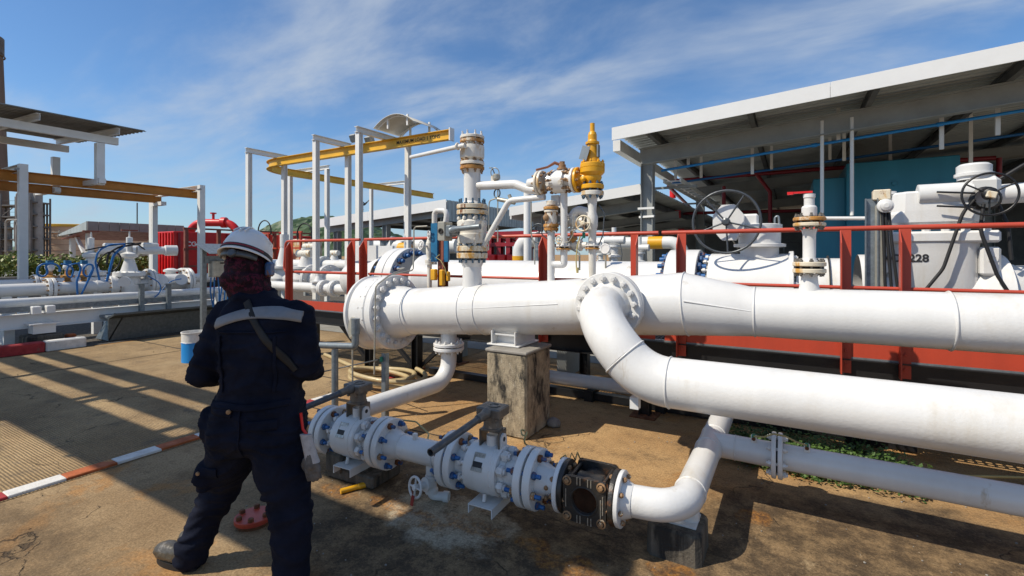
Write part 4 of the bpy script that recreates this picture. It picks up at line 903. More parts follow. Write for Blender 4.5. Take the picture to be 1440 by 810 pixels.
# side column of small valves and U bend behind the relief valve
def side_column():
    x, y = xu(788, YH+.02), YH+.02; Yd = -x*SY+y*CY; zv = lambda v: EYE-(v-VH)/F*Yd; Z = V((0,0,1)); rs = lambda q: q/F*Yd
    r = thing('small_valve_column', 'upright column of small rust stained valves and a U bend on the header', 'valve', (x, y, 1.4))
    xa, xb, xc = xu(775, y), xu(793, y), xu(774, y)
    MB().tube(fillet([(xb, y, zv(262)), (xb, y, zv(372)), (xu(788,y), y, zv(372)), (xu(775,y), y, zv(372)), (xa, y, zv(365))], .06, 6), .034, 16).build('u_bend', 'white', r)
    MB().cyl((xa, y, hp(775).z+.2), (xa, y, zv(325)), .036, n=18).build('standpipe', 'white', r)
    for (v0, v1, rad, mt) in ((290,294,11,'rust_flange'),(295,298,10,'white_rust'),(298,315,8.5,'white_rust'),(315,319,11,'rust_flange'),(320,324,10.5,'rust_flange'),(282,288,7,'white_rust')):
        MB().disc((xa, y, zv(v1)), Z, rs(rad), zv(v0)-zv(v1), 24, .003).build('flange' if rad > 9 else 'valve_body', mt, r)
    joined_bolts(r, V((xa,y,zv(296))), Z, rs(9), 6, .011, .05, .01, 'rust_bolt'); joined_bolts(r, V((xa,y,zv(319.5))), Z, rs(9), 6, .011, .05, .01, 'rust_bolt')
    MB().sphere((xa-.02, y-.07, zv(306)), (.03,.02,.035), 12, 8).build('gland', 'rust_bolt', r)
    xm = xu(792, y); flange_pair(r, V((xm,y,zv(348))), Z, rs(10.5), .015, .012, 6, rs(8.5), .010, 'rust_flange', 'white_bolt', stick=.006, mat2='white')
    MB().box((xa+.03,y+.05,zv(281)), (.08,.06,.10)).build('bracket', 'white', r)
    # coil of wire
    pts = [zr(770,268), zr(776,266), zr(786,268), zr(800,268), zr(810,264), zr(813,258)]
    MB().tube(pts, .004, 5).build('wire', 'lever', r)
    MB().tube([zr(771,330), zr(775,336), zr(785,342), zr(800,340), zr(806,330), zr(806,300)], .004, 5).build('wire', 'tin', r)
    gq = zr(786, 337, YH-.08); handwheel(r, gq, V((-.3,-1,0)), .035, .006, 'white_rust', 4, .012)
side_column()
def wheel_valve():
    c = zr(822, 314, YH+.02); r = thing('bypass_globe_valve', 'small globe valve with cream handwheel beside the relief standpipe', 'valve', c)
    handwheel(r, zr(820, 314, YH-.1), V((-.05,-1,.05)), .068, .008, 'cream', 5, .022)
    MB().cyl(zr(820,314,YH-.1), zr(818,313,YH+.1), .016, n=10).build('stem', 'cream', r)
    b = MB(); c2 = zr(812, 312, YH+.12); b.lathe(c2 + V((-.1,0,0)), V((1,0,0)), [(.05,-.02),(.05,.01),(.035,.015),(.055,.07),(.035,.13),(.05,.135),(.05,.16)], 20); b.build('body', 'white_rust', r)
    MB().tube(fillet([c2 + V((-.06,0,.03)), zr(810, 294, YH+.12), zr(833, 300, YH+.1)], .07, 6), .04, 16).build('outlet_bend', 'white', r)
    MB().lathe(c2 + V((-.14,0,.0)), (0,0,1), [(.04,-.03),(.055,-.02),(.055,0),(.03,.01),(.03,.06),(.055,.065),(.055,.08),(.02,.09),(.02,.1)], 18).build('bonnet', 'white', r)
    MB().box(zr(821, 331, YH-.05), (.022,.02,.05)).build('cable_lug', 'green_clip', r); MB().tube([zr(816,332,YH-.06), zr(812,345,YH-.08), zr(810,365,YH-.08), zr(811,382,YH-.1)], .006, 6).lathe(zr(812,384,YH-.1), (0,0,1), [(.012,0),(.012,.05)], 8).build('earth_wire', 'wire', r)
wheel_valve()
# loose tubing, wires and a spare flange stub round the relief valve
tb = thing('impulse_tubing', 'thin bent impulse tubing running down beside the relief valve column', 'tubing', zr(800, 330))
for pts, rr, mt in (([zr(747,284), zr(747,330), zr(752,345), zr(752,372)], .007, 'tin'), ([zr(803,300,YH+.1), zr(803,350,YH+.1), zr(815,356,YH+.1), zr(815,380,YH+.1)], .009, 'tin'), ([zr(768,300), zr(762,306), zr(762,330), zr(770,336)], .006, 'lever'), ([zr(842,288), zr(850,300), zr(848,330), zr(842,345)], .006, 'lever')): MB().tube(fillet(pts, .03, 4), rr, 6).build('tube', mt, tb)
ms = thing('manifold_valve', 'small white manifold valve with rusty gland left of the relief standpipe', 'valve', zr(806, 345, YH+.14))
q_ = zr(806, 345, YH+.14); MB().lathe(q_ + V((-.16,0,0)), V((1,0,0)), [(.03,0),(.03,.04),(.055,.045),(.055,.065),(.035,.07),(.05,.15),(.035,.22),(.055,.225),(.055,.245),(.03,.25),(.03,.3)], 20).build('body', 'white_rust', ms); MB().lathe(q_, V((0,-.3,1)), [(.04,0),(.03,.05),(.05,.055),(.05,.075),(.015,.08),(.015,.15)], 16).build('bonnet', 'rust_flange', ms); handwheel(ms, q_ + V((0,-.045,.15)), V((0,-.3,1)), .05, .007, 'white_rust', 4, .015)
g3 = thing('pressure_gauge', 'small round pressure gauge on a thin stem above the trunk pipeline', 'gauge', zr(851, 352, 6.0)); q_ = zr(851, 350, 6.0); MB().lathe(q_, V((-.1,-1,0)), [(0,-.03),(.065,-.03),(.07,0),(.06,.008),(.06,.002),(0,.002)], 22).build('dial', 'ink_white', g3); MB().cyl(q_ + V((0,.02,-.06)), q_ + V((0,.02,-.3)), .012, n=8).build('stem', 'tin', g3)
# small vent with red lever on the right run
def vent():
    x, y = xu(1138, YH), YH; Yd = -x*SY+y*CY; zv = lambda v: EYE-(v-VH)/F*Yd; Z = V((0,0,1)); rs = lambda q: q/F*Yd
    r = thing('vent_valve', 'white flanged vent standpipe with red lever on the right run of the header', 'valve', (x, y, 1.44))
    MB().lathe((x,y,0), Z, [(rs(14),1.40),(rs(11),zv(398)),(rs(10),zv(385))], 28, sm=True).build('nozzle', 'white', r)
    flange_pair(r, V((x,y,zv(376))), Z, rs(20.5), zv(369)-zv(375), .018, 8, rs(16.5), .014, 'cream', 'gear_grey', stick=.01)
    MB().lathe((x,y,0), Z, [(rs(11),zv(368)),(rs(8),zv(362)),(rs(8),zv(330)),(rs(10),zv(322))], 28, sm=True).build('standpipe', 'white', r)
    flange_pair(r, V((x,y,zv(312))), Z, rs(20), zv(306)-zv(311), .014, 8, rs(16), .014, 'cream', 'gear_grey', stick=.014, mat2='rust_flange')
    MB().lathe((x,y,0), Z, [(rs(9.5),zv(304)),(rs(9.5),zv(292)),(rs(8.5),zv(290)),(rs(6.5),zv(289)),(rs(6.5),zv(279)),(rs(7.5),zv(278)),(rs(7.5),zv(273)),(0,zv(273))], 24).build('valve_body', 'white', r)
    MB().box((x-.06,y-.02,zv(270.5)), (.16,.02,.014)).box((x-.12,y-.02,zv(271)), (.04,.03,.02)).build('lever', 'red', r)
    MB().cyl(zr(1156,307), zr(1216,307,YH), .013, n=8).build('outlet_tube', 'white', r)
vent()
# ------------------------------------------------------------------ trunk pipeline behind the platform
YK = 6.25; ZK = 1.22; RK = .37
kx = lambda u: xu(u, YK)
tr = thing('trunk_pipeline', 'very thick white trunk pipeline behind the guard rails', 'pipe', (kx(760), YK, 0)); X = V((1,0,0))
def ko(u): return V((kx(u), YK, ZK))
MB().lathe(ko(600), X, [(.46,0),(.46,.05),(RK,.35)], 48).build('weld_neck', 'white', tr)
MB().cyl(ko(600) + X*.35, ko(948), RK, n=48, caps=False).build('pipe_wall', 'white', tr)
flange_pair(tr, ko(570), X, .575, .17, .014, 20, .49, .055, 'white', 'blue_bolt', 'blue_stud', stick=.05, seg=64)
MB().lathe(ko(545), X, [(.44,0),(.44,-.05),(.36,-.3),(.36,-.75),(.3,-.9),(.12,-1.0),(.0,-1.01)], 44).build('pipe_wall', 'white', tr)
for s_ in (-1, 1): MB().plate([ko(545) + V((-.05,s_*.2,.34)), ko(545) + V((-.05,s_*.2,.62)), ko(545) + V((-.55,s_*.2,.62)), ko(545) + V((-.85,s_*.2,.36))], .05).build('gusset', 'white', tr)
for xx in (kx(600)+.6, kx(800), kx(545)-.5): MB().box((xx, YK, .43), (.14, .5, .86)).build('support_leg', 'steel_grey', tr)
# handwheel valve on the trunk
hv = thing('handwheel_valve', 'large white trunk valve with big black handwheel', 'valve', (kx(1030), YK, 0))
f1, f2 = flange_pair(hv, ko(965), X, .52, .17, .014, 20, .44, .05, 'white', 'blue_bolt', 'blue_stud', stick=.05, seg=56)
b = MB(); xa, xb = kx(1000), kx(1112)
b.lathe(V((kx(978)+.15, YK, ZK)), X, [(.4,0),(.37,.06),(.44,xa-kx(978)-.15),(.47,xa-kx(978)-.14),(.47,xb-kx(978)-.15),(.44,xb-kx(978)-.13)], 48); b.build('body', 'white', hv)
joined_bolts(hv, V((xa, YK, ZK)), X, .43, 18, .03, .04, .01, 'white_bolt'); joined_bolts(hv, V((xb, YK, ZK)), X, .43, 18, .03, .06, .01, 'white_bolt')
MB().disc(V((xb-.02, YK, ZK)), X, .5, .05, 48, .006).build('body_flange', 'white', hv)
MB().box((kx(1055), YK-.30, ZK+.345), (.14,.003,.05), Matrix.Rotation(R(-48),3,'X')).build('name_plate', 'plate_alu', hv)
dmx = kx(1068); MB().lathe((dmx, YK-.03, 0), (0,0,1), [(.2,ZK+.40),(.2,1.76),(.27,1.77),(.27,1.80),(.22,1.81),(.22,1.93),(.235,1.94),(.235,2.02),(.2,2.03),(0,2.04)], 36).build('gear_drum', 'white', hv)
gx = kx(1029); zc_ = EYE + (358-314)/F*(-gx*SY + (YK-.2)*CY)
oct_ = [V((gx+.16*math.cos(R(22.5+45*k))*1.08, YK-.28, zc_+.2*math.sin(R(22.5+45*k))*1.08)) for k in range(8)]; MB().plate(oct_, .22).build('gear_box', 'white', hv)
MB().box(((gx+dmx)/2, YK-.14, zc_-.02), (dmx-gx, .14, .24), bev=.02).build('gear_neck', 'white', hv)
MB().cyl((gx, YK-.39, zc_), (gx, YK-.52, zc_), .025, n=12).build('shaft', 'lever', hv)
handwheel(hv, (gx-.01, YK-.5, zc_), (0,-1,0), .345, .0135, 'lever', 5, .045, dish=.02, rot=1.0)
MB().tube(fillet([(kx(1090), YK-.1, ZK+.45), (kx(1090), YK-.1, 2.1), (kx(1095), YK-.1, 2.12), (kx(1097), YK-.1, 1.95)], .04, 4), .012, 8).build('vent_tube', 'galv', hv)
MB().box((kx(1050), YK, .37), (.5,.4,.74)).build('support_block', 'pier_dark', hv)
# pipe on to the motorised valve
xm0, xm1 = kx(1215), kx(1400)
sp4 = thing('pipe_spool', 'thick white trunk spool between the handwheel valve and the motorised valve', 'pipe', (xb+.2, YK, 0))
MB().lathe(V((xb+.05, YK, ZK)), X, [(.4,0),(.42,.05),(.42,xm0-xb-.25),(.44,xm0-xb-.2)], 44).build('pipe_wall', 'white', sp4)
MB().disc(V((kx(1163), YK, ZK)), X, .45, .012, 48, .002).build('joint_ring', 'gasket', sp4)
# motorised valve
mv = thing('motorised_valve', 'big white motorised valve lettered MOV 228 with grey actuator', 'valve', (kx(1290), YK, 0))
cx = kx(1300); YF = YK-.40
so_ = lambda sx, sy, z: [V((cx + sx*math.copysign(abs(math.cos(t))**.45, math.cos(t)), YK + sy*math.copysign(abs(math.sin(t))**.45, math.sin(t)), z)) for t in [2*PI*k/56 for k in range(56)]]
MB().rings([so_(.33,.33,.70), so_(.355,.36,.74), so_(.355,.36,1.70), so_(.37,.375,1.79)], caps=True).build('body', 'white', mv)
for s_ in (-1,1): MB().box((cx+s_*.40, YK-.30, 1.62), (.14,.1,.26), bev=.02).lathe((cx+s_*.41, YK-.352, 1.64), (0,-1,0), [(.035,0),(.035,.006),(.022,.006),(.022,.001),(0,.001)], 16).build('lifting_lug', 'white', mv)
MB().lathe((cx-.45, YK, ZK), X, [(.46,-.1),(.46,0),(.36,.1),(.36,.8),(.46,.9),(.46,1.0)], 44).build('port', 'white', mv)
MB().lathe((cx+.55, YK, ZK), X, [(.40,0),(.36,.1),(.36,5)], 44).build('outlet_pipe', 'white', mv)
bf = MB().box((cx+.02, YK, 1.845), (.88,.78,.11), bev=.02).build('bonnet_flange', 'white', mv)
for k in range(6): MB().hexn((cx-.33+k*.14, YK-.34, 1.90), (0,0,1), .034, .045).build('bolt', 'white_bolt', bf)
MB().rings([[V((cx+.03+a*sx, YK+b_*sy, z)) for (a, b_) in ((-.24,-.36),(.24,-.36),(.33,-.26),(.33,.26),(.24,.36),(-.24,.36),(-.33,.26),(-.33,-.26))] for (z, sx, sy) in ((1.95,.9,.9),(1.99,1.05,1),(2.07,1.05,1),(2.10,1,1),(2.27,.97,.97),(2.29,.9,.9))], sm=False, caps=True).build('gear_case', 'white', mv)
MB().cyl((cx-.3, YK-.2, 2.28), (cx-.3, YK-.2, 2.31), .05, n=14).build('case_cap', 'white', mv)
ax_ = kx(1362); az = EYE + (358-275)/F*(-ax_*SY + (YK-.2)*CY)
am = MB(); am.cyl((ax_-.42, YK-.3, az+.02), (ax_-.05, YK-.3, az+.02), .1, n=28).lathe((ax_-.42, YK-.3, az+.02), (-1,0,0), [(.1,0),(.1,.015),(.085,.02),(0,.02)], 28); am.build('actuator_motor', 'valve_grey', mv)
MB().box((ax_+.02, YK-.22, az+.02), (.24,.3,.28), bev=.04).lathe((ax_-.02, YK-.24, az+.14), (0,0,1), [(.12,0),(.12,.03),(.14,.035),(.14,.06),(.125,.065),(.125,.13),(.1,.15),(0,.15)], 28).build('actuator_case', 'valve_grey', mv)
MB().cyl((ax_+.12, YK-.2, az), (ax_+3, YK-.2, az+.1), .09, n=24).build('actuator_arm', 'valve_grey', mv)
MB().lathe((ax_+.02, YK-.36, az-.05), (0,-1,0), [(.11,0),(.11,.04),(.085,.06),(.085,.09)], 20).build('wheel_boss', 'black', mv)
handwheel(mv, (ax_+.02, YK-.5, az-.02), (0,-1,.0), .185, .010, 'black', 3, .05, rot=.5)
MB().box((ax_+.02, YK-.545, az-.03), (.07,.03,.06), Matrix.Rotation(.3,3,'Y'), bev=.008).build('wheel_cap', 'cream', mv)
for (dz) in (.0, -.13): MB().cyl((ax_-.32, YK-.42, az+.03+dz), (ax_-.06, YK-.44, az+.0+dz), .009, n=8).build('cable_gland', 'black', mv)
for pts in ([(ax_-.06, YK-.42, az-.06), (ax_-.14, YK-.44, az-.16), (ax_-.28, YK-.45, 1.55), (ax_-.50, YK-.45, 1.2)], [(ax_+.0, YK-.42, az-.1), (ax_-.03, YK-.45, 1.9), (ax_+.08, YK-.45, 1.5), (ax_+.2, YK-.45, 1.25)], [(ax_+.1, YK-.3, az+.1), (ax_+.3, YK-.3, az+.25), (ax_+.8, YK-.2, az+.5)], [(ax_+.1, YK-.3, az), (ax_+.18, YK-.35, az-.3), (ax_+.2, YK-.35, az-.6)]):
    q = [V(p) for p in pts]; sm_ = fillet(q, .3, 6); MB().tube(sm_, .015, 8).build('cable', 'rubber', mv)
for body_, uu in (('MOV', 1259), ('228', 1292)): text(body_, .1, 'ink', mv, Matrix.Translation((xu(uu, YK-.3625), YK-.3625, S(uu, 363.5, y=YK-.3625).z)) @ Matrix.Rotation(R(90),4,'X'), bold=.003)
text('10 DN 26 FB', .07, 'valve_grey', mv, Matrix.Translation((cx+.05, YK-.3625, 1.16)) @ Matrix.Rotation(R(90),4,'X'), name='cast_lettering', ext=.004)
# dead plate with rusty instrument board in front of the motorised valve
ib = thing('instrument_post', 'rusty galvanised instrument post with hanging black cables before the motorised valve', 'post', (kx(1232), YK-.5, 0))
ix = xu(1234, YK-.5); MB().channel((ix-.05, YK-.5, .82), (ix-.05, YK-.5, 2.22), .1, .05, .008, up=(1,0,0)).build('channel_post', 'galv', ib)
MB().box((ix+.02, YK-.52, 1.5), (.085,.02,1.3)).build('back_board', 'tin', ib); MB().box((ix+.03, YK-.5, 2.25), (.14,.1,.1), bev=.01).build('top_box', 'cream', ib)
MB().lathe((ix+.05, YK-.54, 2.14), (0,-1,0), [(.065,0),(.065,.05),(.045,.06),(.045,.09),(.02,.1),(0,.1)], 20).build('instrument', 'valve_grey', ib)
for d in (0, .05, .1): MB().tube([(ix+.03+d*.5, YK-.55, 2.08), (ix+.04+d*.6, YK-.56, 1.8), (ix+.05+d*.9, YK-.56, 1.4), (ix+.08+d*1.4, YK-.56, 1.0)], .013, 8).build('cable', 'rubber', ib)
# ------------------------------------------------------------------ big steel canopy on the right
def slope_roof(name, label, cat, x0, x1, z0, sl, y0, y1, fascia_h, cols, colz=0, beam_off=.5, raft=2.2, fas_seg=4.2, sheet='roof_sheet', colw=.3, ybeams=(), gutter=True):
    z = lambda x: z0 + sl*(x - x0)
    r = thing(name, label, cat, (cols[0][0], cols[0][1], 0)); dvx = V((1,0,sl)).normalized(); Lx = (x1-x0)*math.sqrt(1+sl*sl)
    MB().corr((x0, y0, z(x0)), (0,1,0), dvx, y1-y0, Lx, .24, .065).build('roof_sheet', sheet, r)
    x = x0
    while x < x1:
        xe = min(x+fas_seg, x1)
        m = MB(); m.plate([(x, y0-.02, z(x)-fascia_h*.72), (xe-.006, y0-.02, z(xe)-fascia_h*.72), (xe-.006, y0-.02, z(xe)+fascia_h*.28), (x, y0-.02, z(x)+fascia_h*.28)], .03); m.build('fascia_panel', 'roof_white', r); x = xe
    if gutter: MB().box((x0-.06, (y0+y1)/2+.2, z0-.22), (.18, y1-y0-.6, .26)).build('gutter', 'roof_white', r)
    x = x0 + .8
    while x < x1: MB().ibeam((x, y0+.05, z(x)-.115), (x, y1-.05, z(x)-.115), .2, .1, up=(0,0,1)).build('rafter', 'steel_dark', r); x += raft
    for yb in ybeams: MB().ibeam((x0+.3, yb, z(x0+.3)-.22-beam_off/2), (x1-.1, yb, z(x1-.1)-.22-beam_off/2), beam_off, .22, .018, .012, up=(0,0,1)).build('main_beam', 'steel_grey', r)
    for (cx_, cy_) in cols: MB().ibeam((cx_, cy_, colz), (cx_, cy_, z(cx_)-.24-beam_off), colw, colw*.9, .016, .012, up=(1,0,0)).build('column', 'steel_grey', r)
    return r, z
xc = xu(911, 12.0); zf0 = S(861, 185, y=10.7).z; xf0 = xu(861, 10.7)
big, zb_ = slope_roof('steel_canopy', 'large steel canopy with white fascia and ribbed metal roof on the right', 'canopy', xf0, xf0+26, zf0, .069, 10.7, 40, .29,
    [(xc, 12.0), (xc, 20), (xc, 28), (xc, 36), (xu(1389, 21.5), 21.5), (xc+20, 12), (xc+20, 30)], ybeams=(12.0, 20, 28, 36), beam_off=.4, raft=2.05, colw=.29)
for (u, v0, v1, yy) in ((968, 184, 235, 12.6), (950, 211, 252, 13.2), (1058, 190, 245, 13.0), (986, 204, 250, 14), (1179, 133, 200, 12.4), (1187, 170, 226, 14), (1167, 190, 225, 15.5), (1324, 143, 210, 12.6), (1403, 128, 190, 12.6), (1252, 195, 230, 16), (1085, 215, 238, 15), (1365, 175, 235, 15)):
    a = S(u, v0, y=yy); b = S(u, v1, y=yy); a.z = max(a.z, zb_(a.x)-.05); MB().bar(a, b, .07, .045).build('hanger', 'steel_white', big)
for (u, v0, v1, yy) in ((1156, 170, 300, 12.0), (1198, 165, 303, 12.0)): MB().cyl(S(u, v0, y=yy), S(u, v1, y=yy), .035, n=10).build('downpipe', 'steel_white', big)
MB().bar((xc-.2, 11.97, 2.62), (xc+.2, 11.83, 2.62), .05, .05).bar((xc-.2, 11.83, 2.82), (xc+.2, 11.83, 2.82), .05, .05).build('clamp', 'steel_white', big)
def lowpipe(name, label, cat, pts, r_, mt, fl=.2): return tag(MB().tube(fillet(pts, fl, 4), r_, 10).build(name, mt), label, cat)
bp = thing('blue_water_pipe', 'long bright blue pipe hung along the front of the large canopy', 'pipe', S(930, 240, y=12.4))
bp0 = S(930, 240, y=12.4); bp1 = S(1440, 155, y=12.4); bd = (bp1-bp0).normalized(); MB().cyl(bp0, bp1 + bd*6, .032, n=14).build('pipe_wall', 'blue_pipe', bp)
for k in range(6): q = bp0 + bd*(1.2+k*2.1); MB().lathe(q - bd*.05, bd, [(.045,0),(.045,.1)], 12).build('coupling', 'blue_pipe', bp)
q0 = S(945, 258, y=15.5); q1 = S(1440, 188, y=15.5); lowpipe('blue_water_pipe', 'second dark blue pipe deeper under the large canopy', 'pipe', [q0, q1 + (q1-q0)*.3], .035, 'blue_hose')
rfp = thing('fire_water_pipes', 'dark red fire water pipes hanging under the large canopy', 'pipe', (xc+2, 17, 0))
for pts in ([S(950,254,y=17), S(1150,238,y=17), S(1400,222,y=17)], [S(1060,240,y=17), S(1083,270,y=17), S(1083,330,y=17)], [S(940,262,y=16), S(1010,330,y=34)], [S(1405,222,y=17), S(1405,250,y=17), S(1390,255,y=17)], [S(960,300,y=20), S(1130,296,y=20)], [S(1018,262,y=17), S(1018,330,y=17)]): MB().tube(pts, .06, 8).build('pipe_run', 'deep_red', rfp)
for (u, v) in ((946, 268), (953, 296), (958, 322)): q = S(u, v, y=18); MB().cyl(q, q + V((0,0,-.28)), .11, n=10).build('spray_head', 'red', rfp)
# cable ladder below the left eave
cl = thing('cable_ladder', 'steel cable ladder running back under the left eave of the large canopy', 'cable tray', (xc+.1, 13, 3.3))
for s_ in (-.2, .2): MB().bar((xc+.5+s_, 12.4, 3.55), (xc+.5+s_, 36, 3.55), .04, .1).build('rail', 'steel_white', cl)
for k in range(40): MB().bar((xc+.3, 12.6+k*.55, 3.55), (xc+.7, 12.6+k*.55, 3.55), .04, .03).build('rung', 'steel_white', cl)
for k in range(5): MB().bar((xc-.2, 13+k*4.5, 3.45), (xc+1.0, 13+k*4.5, 3.45), .06, .06).build('bracket', 'steel_grey', cl)
# teal enclosure under the roof
te = thing('teal_enclosure', 'tall flat teal painted enclosure under the large canopy', 'enclosure', (xu(1250,15), 15, 0))
for (ua, ub, vt, yy) in ((1143, 1190, 252, 15.3), (1190, 1351, 230, 15.0)):
    a = S(ua, vt, y=yy); b = S(ub, vt, y=yy); zt = EYE + (358-vt)/F*(-a.x*SY+a.y*CY); MB().box(((a.x+b.x)/2, yy+1.5, zt/2), (b.x-a.x-.01, 3, zt), bev=.02).build('wall_panel', 'teal', te)
    MB().box(((a.x+b.x)/2, yy-.012, zt*.62), (b.x-a.x-.1, .03, .05)).build('panel_seam', 'teal', te)
for u in (1258, 1318): MB().cyl(S(u, 258, y=14.99), S(u, 258, y=14.93), .05, n=10).build('lifting_eye', 'teal', te)
MB().box((xu(1310,14.9), 14.9, 1.75), (1.6,.04,.1)).build('step_ledge', 'blue_pipe', te)
bw = tag(MB().box((xc+10.2, 34, 2.2), (18, .2, 4.4)).build('shade_back_wall', 'steel_dark'), 'dark wall added deep under the large canopy to block light', 'wall')  # added light blocker that darkens the space below the large canopy
# equipment in the shade of the canopy
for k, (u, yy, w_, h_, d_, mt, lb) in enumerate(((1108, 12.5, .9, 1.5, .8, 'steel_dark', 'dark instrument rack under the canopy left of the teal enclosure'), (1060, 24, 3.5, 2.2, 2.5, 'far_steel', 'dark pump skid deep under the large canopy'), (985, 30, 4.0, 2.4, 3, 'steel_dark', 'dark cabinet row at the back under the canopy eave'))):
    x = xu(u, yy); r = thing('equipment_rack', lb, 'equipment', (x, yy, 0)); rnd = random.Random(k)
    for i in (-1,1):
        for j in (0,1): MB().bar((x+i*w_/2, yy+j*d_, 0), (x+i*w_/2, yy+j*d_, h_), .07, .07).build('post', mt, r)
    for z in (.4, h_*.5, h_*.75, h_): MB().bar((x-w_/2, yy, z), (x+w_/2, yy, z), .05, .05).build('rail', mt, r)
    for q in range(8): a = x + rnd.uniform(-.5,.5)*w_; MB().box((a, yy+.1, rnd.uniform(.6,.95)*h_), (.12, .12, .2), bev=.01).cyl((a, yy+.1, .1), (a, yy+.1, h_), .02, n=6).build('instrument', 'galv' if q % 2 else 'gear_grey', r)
# ------------------------------------------------------------------ low canopy left of it, and the far canopy
xl0 = xu(717, 12.1); zl0 = S(717, 295, y=12.1).z; slo = (S(905, 262, y=12.1).z - zl0)/(xu(905,12.1)-xl0)
low, zl_ = slope_roof('low_canopy', 'low steel canopy with white fascia behind the yellow relief valve', 'canopy', xl0, xu(905,12.1), zl0, slo, 12.1, 30, .26, [(xl0+.5, 13), (xl0+.5, 20), (xl0+.5, 27)], ybeams=(13, 17, 21, 27), beam_off=.28, colw=.2, raft=1.3, gutter=False)
MB().box((xl0-.03, 21, zl0-.12), (.05, 17.6, .3)).build('eave_panel', 'roof_white', low)
xk0 = xu(448, 19); zk0 = S(448, 312, y=19).z; xk1 = xu(628, 19); slk = (S(628, 284, y=19).z - zk0)/(xk1-xk0)
far, zk_ = slope_roof('far_canopy', 'far open canopy with white fascia and ribbed end wall behind the monorail', 'canopy', xk0, xk1, zk0, slk, 19, 30, .5, [(xk0+1.2, 19.4), (xk0+5.2, 19.4), (xk1-.4, 19.4), (xk0+1.2, 29), (xk1-.4, 29)], ybeams=(19.4, 29), beam_off=.45, colw=.35, raft=2.2, gutter=False)
m = MB(); q0 = V((xk1+.02, 19, zk_(xk1)-.95)); m.corr(q0, (0,1,0), (0,0,1), 11, 1.05, .3, .05); m.build('end_cladding', 'roof_sheet', far)
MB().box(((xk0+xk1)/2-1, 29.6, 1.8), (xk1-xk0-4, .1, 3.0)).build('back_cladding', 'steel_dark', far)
tag(MB().box(((xl0+xc)/2+.5, 24, 1.4), (xc-xl0+3.0, .2, 2.8)).build('shade_wall', 'steel_dark'), 'dark wall added at the back to keep the low canopy in shade', 'wall')  # added dark backing for the deep shade below the low canopy
# machinery below the far canopy
fm = thing('pump_group', 'grey pumps and pipes standing below the far canopy', 'pump', (xu(565,16), 16, 0))
for (u, v, rr, hh) in ((541, 345, .35, 1.0), (552, 345, .2, 1.3), (575, 345, .5, .8), (600, 345, .3, 1.0)):
    q = S(u, v, y=16); MB().lathe((q.x, 16, 0), (0,0,1), [(rr,0),(rr,1.6),(rr*1.3,1.62),(rr*1.3,1.7),(rr*.6,1.72),(rr*.6,1.9+hh*.4),(rr*.8,1.92+hh*.4),(rr*.3,2+hh*.4),(0,2+hh*.4)], 18).build('vertical_pump', 'galv', fm)
MB().cyl((xu(515,16), 16.2, 2.05), (xu(640,16), 16.2, 2.05), .32, n=20).build('manifold', 'valve_grey', fm)
MB().lathe((xu(563,15.5), 15.5, 1.95), (1,0,0), [(.25,0),(.25,.5)], 16).build('yellow_cover', 'yellow', fm)
# dark red pipe rack between stack and relief valve
dk = thing('red_pipe_frame', 'dark red steel pipe frame seen between the vent stack and relief valve', 'pipe rack', (xu(720,11), 11, 0))
for u in (690, 703, 716, 730, 744): MB().ibeam((xu(u,11), 11, 0), (xu(u,11), 11, 2.25 - (u-690)*.002), .13, .13).build('post', 'deep_red', dk)
for z in (1.55, 1.95, 2.25): MB().bar((xu(684,11), 10.95, z), (xu(760,11), 10.95, z), .08, .1).build('beam', 'deep_red', dk)
for k in range(5): MB().bar((xu(688+k*12,11), 11.1, 2.2), (xu(694+k*12,11), 13, 1.9), .06, .08).build('purlin', 'deep_red', dk)
for u in (693, 707, 720): MB().box((xu(u,10.6), 10.6, 1.55), (.22,.2,.26), bev=.02).build('motor_box', 'red', dk)
# white goose-neck pipe with orange band
gn = thing('goose_neck_pipe', 'white bent pipe with orange band behind the platform', 'pipe', (xu(731,9), 9, 0))
q = xu(731, 9); MB().tube(fillet([(q, 9, .9), (q, 9, 2.0), (q+.75, 9, 2.0)], .3, 8), .16, 24).build('pipe_wall', 'white', gn); MB().cyl((q,9,1.42), (q,9,1.65), .163, n=24).build('band', 'yellow', gn)
tag(MB().cyl((xu(742,8.4), 8.4, .8), (xu(742,8.4), 8.4, 3.0), .08, n=14).build('white_post', 'steel_white'), 'slender round white post left of the relief valve', 'post')
hw2 = thing('background_valve', 'dark handwheel valve half hidden behind the relief valve column', 'valve', (xu(757,7.6), 7.6, .8))
handwheel(hw2, S(757, 328, y=7.3), (0,-1,0), .16, .012, 'lever', 4, .03); MB().lathe(S(757,328,y=7.8) - V((0,0,.9)), (0,0,1), [(.1,0),(.1,.6),(.06,.62),(.06,.9)], 16).build('body', 'galv', hw2)
handwheel(hw2, S(808, 328, y=7.3), (0,-1,0), .16, .012, 'lever', 4, .03)
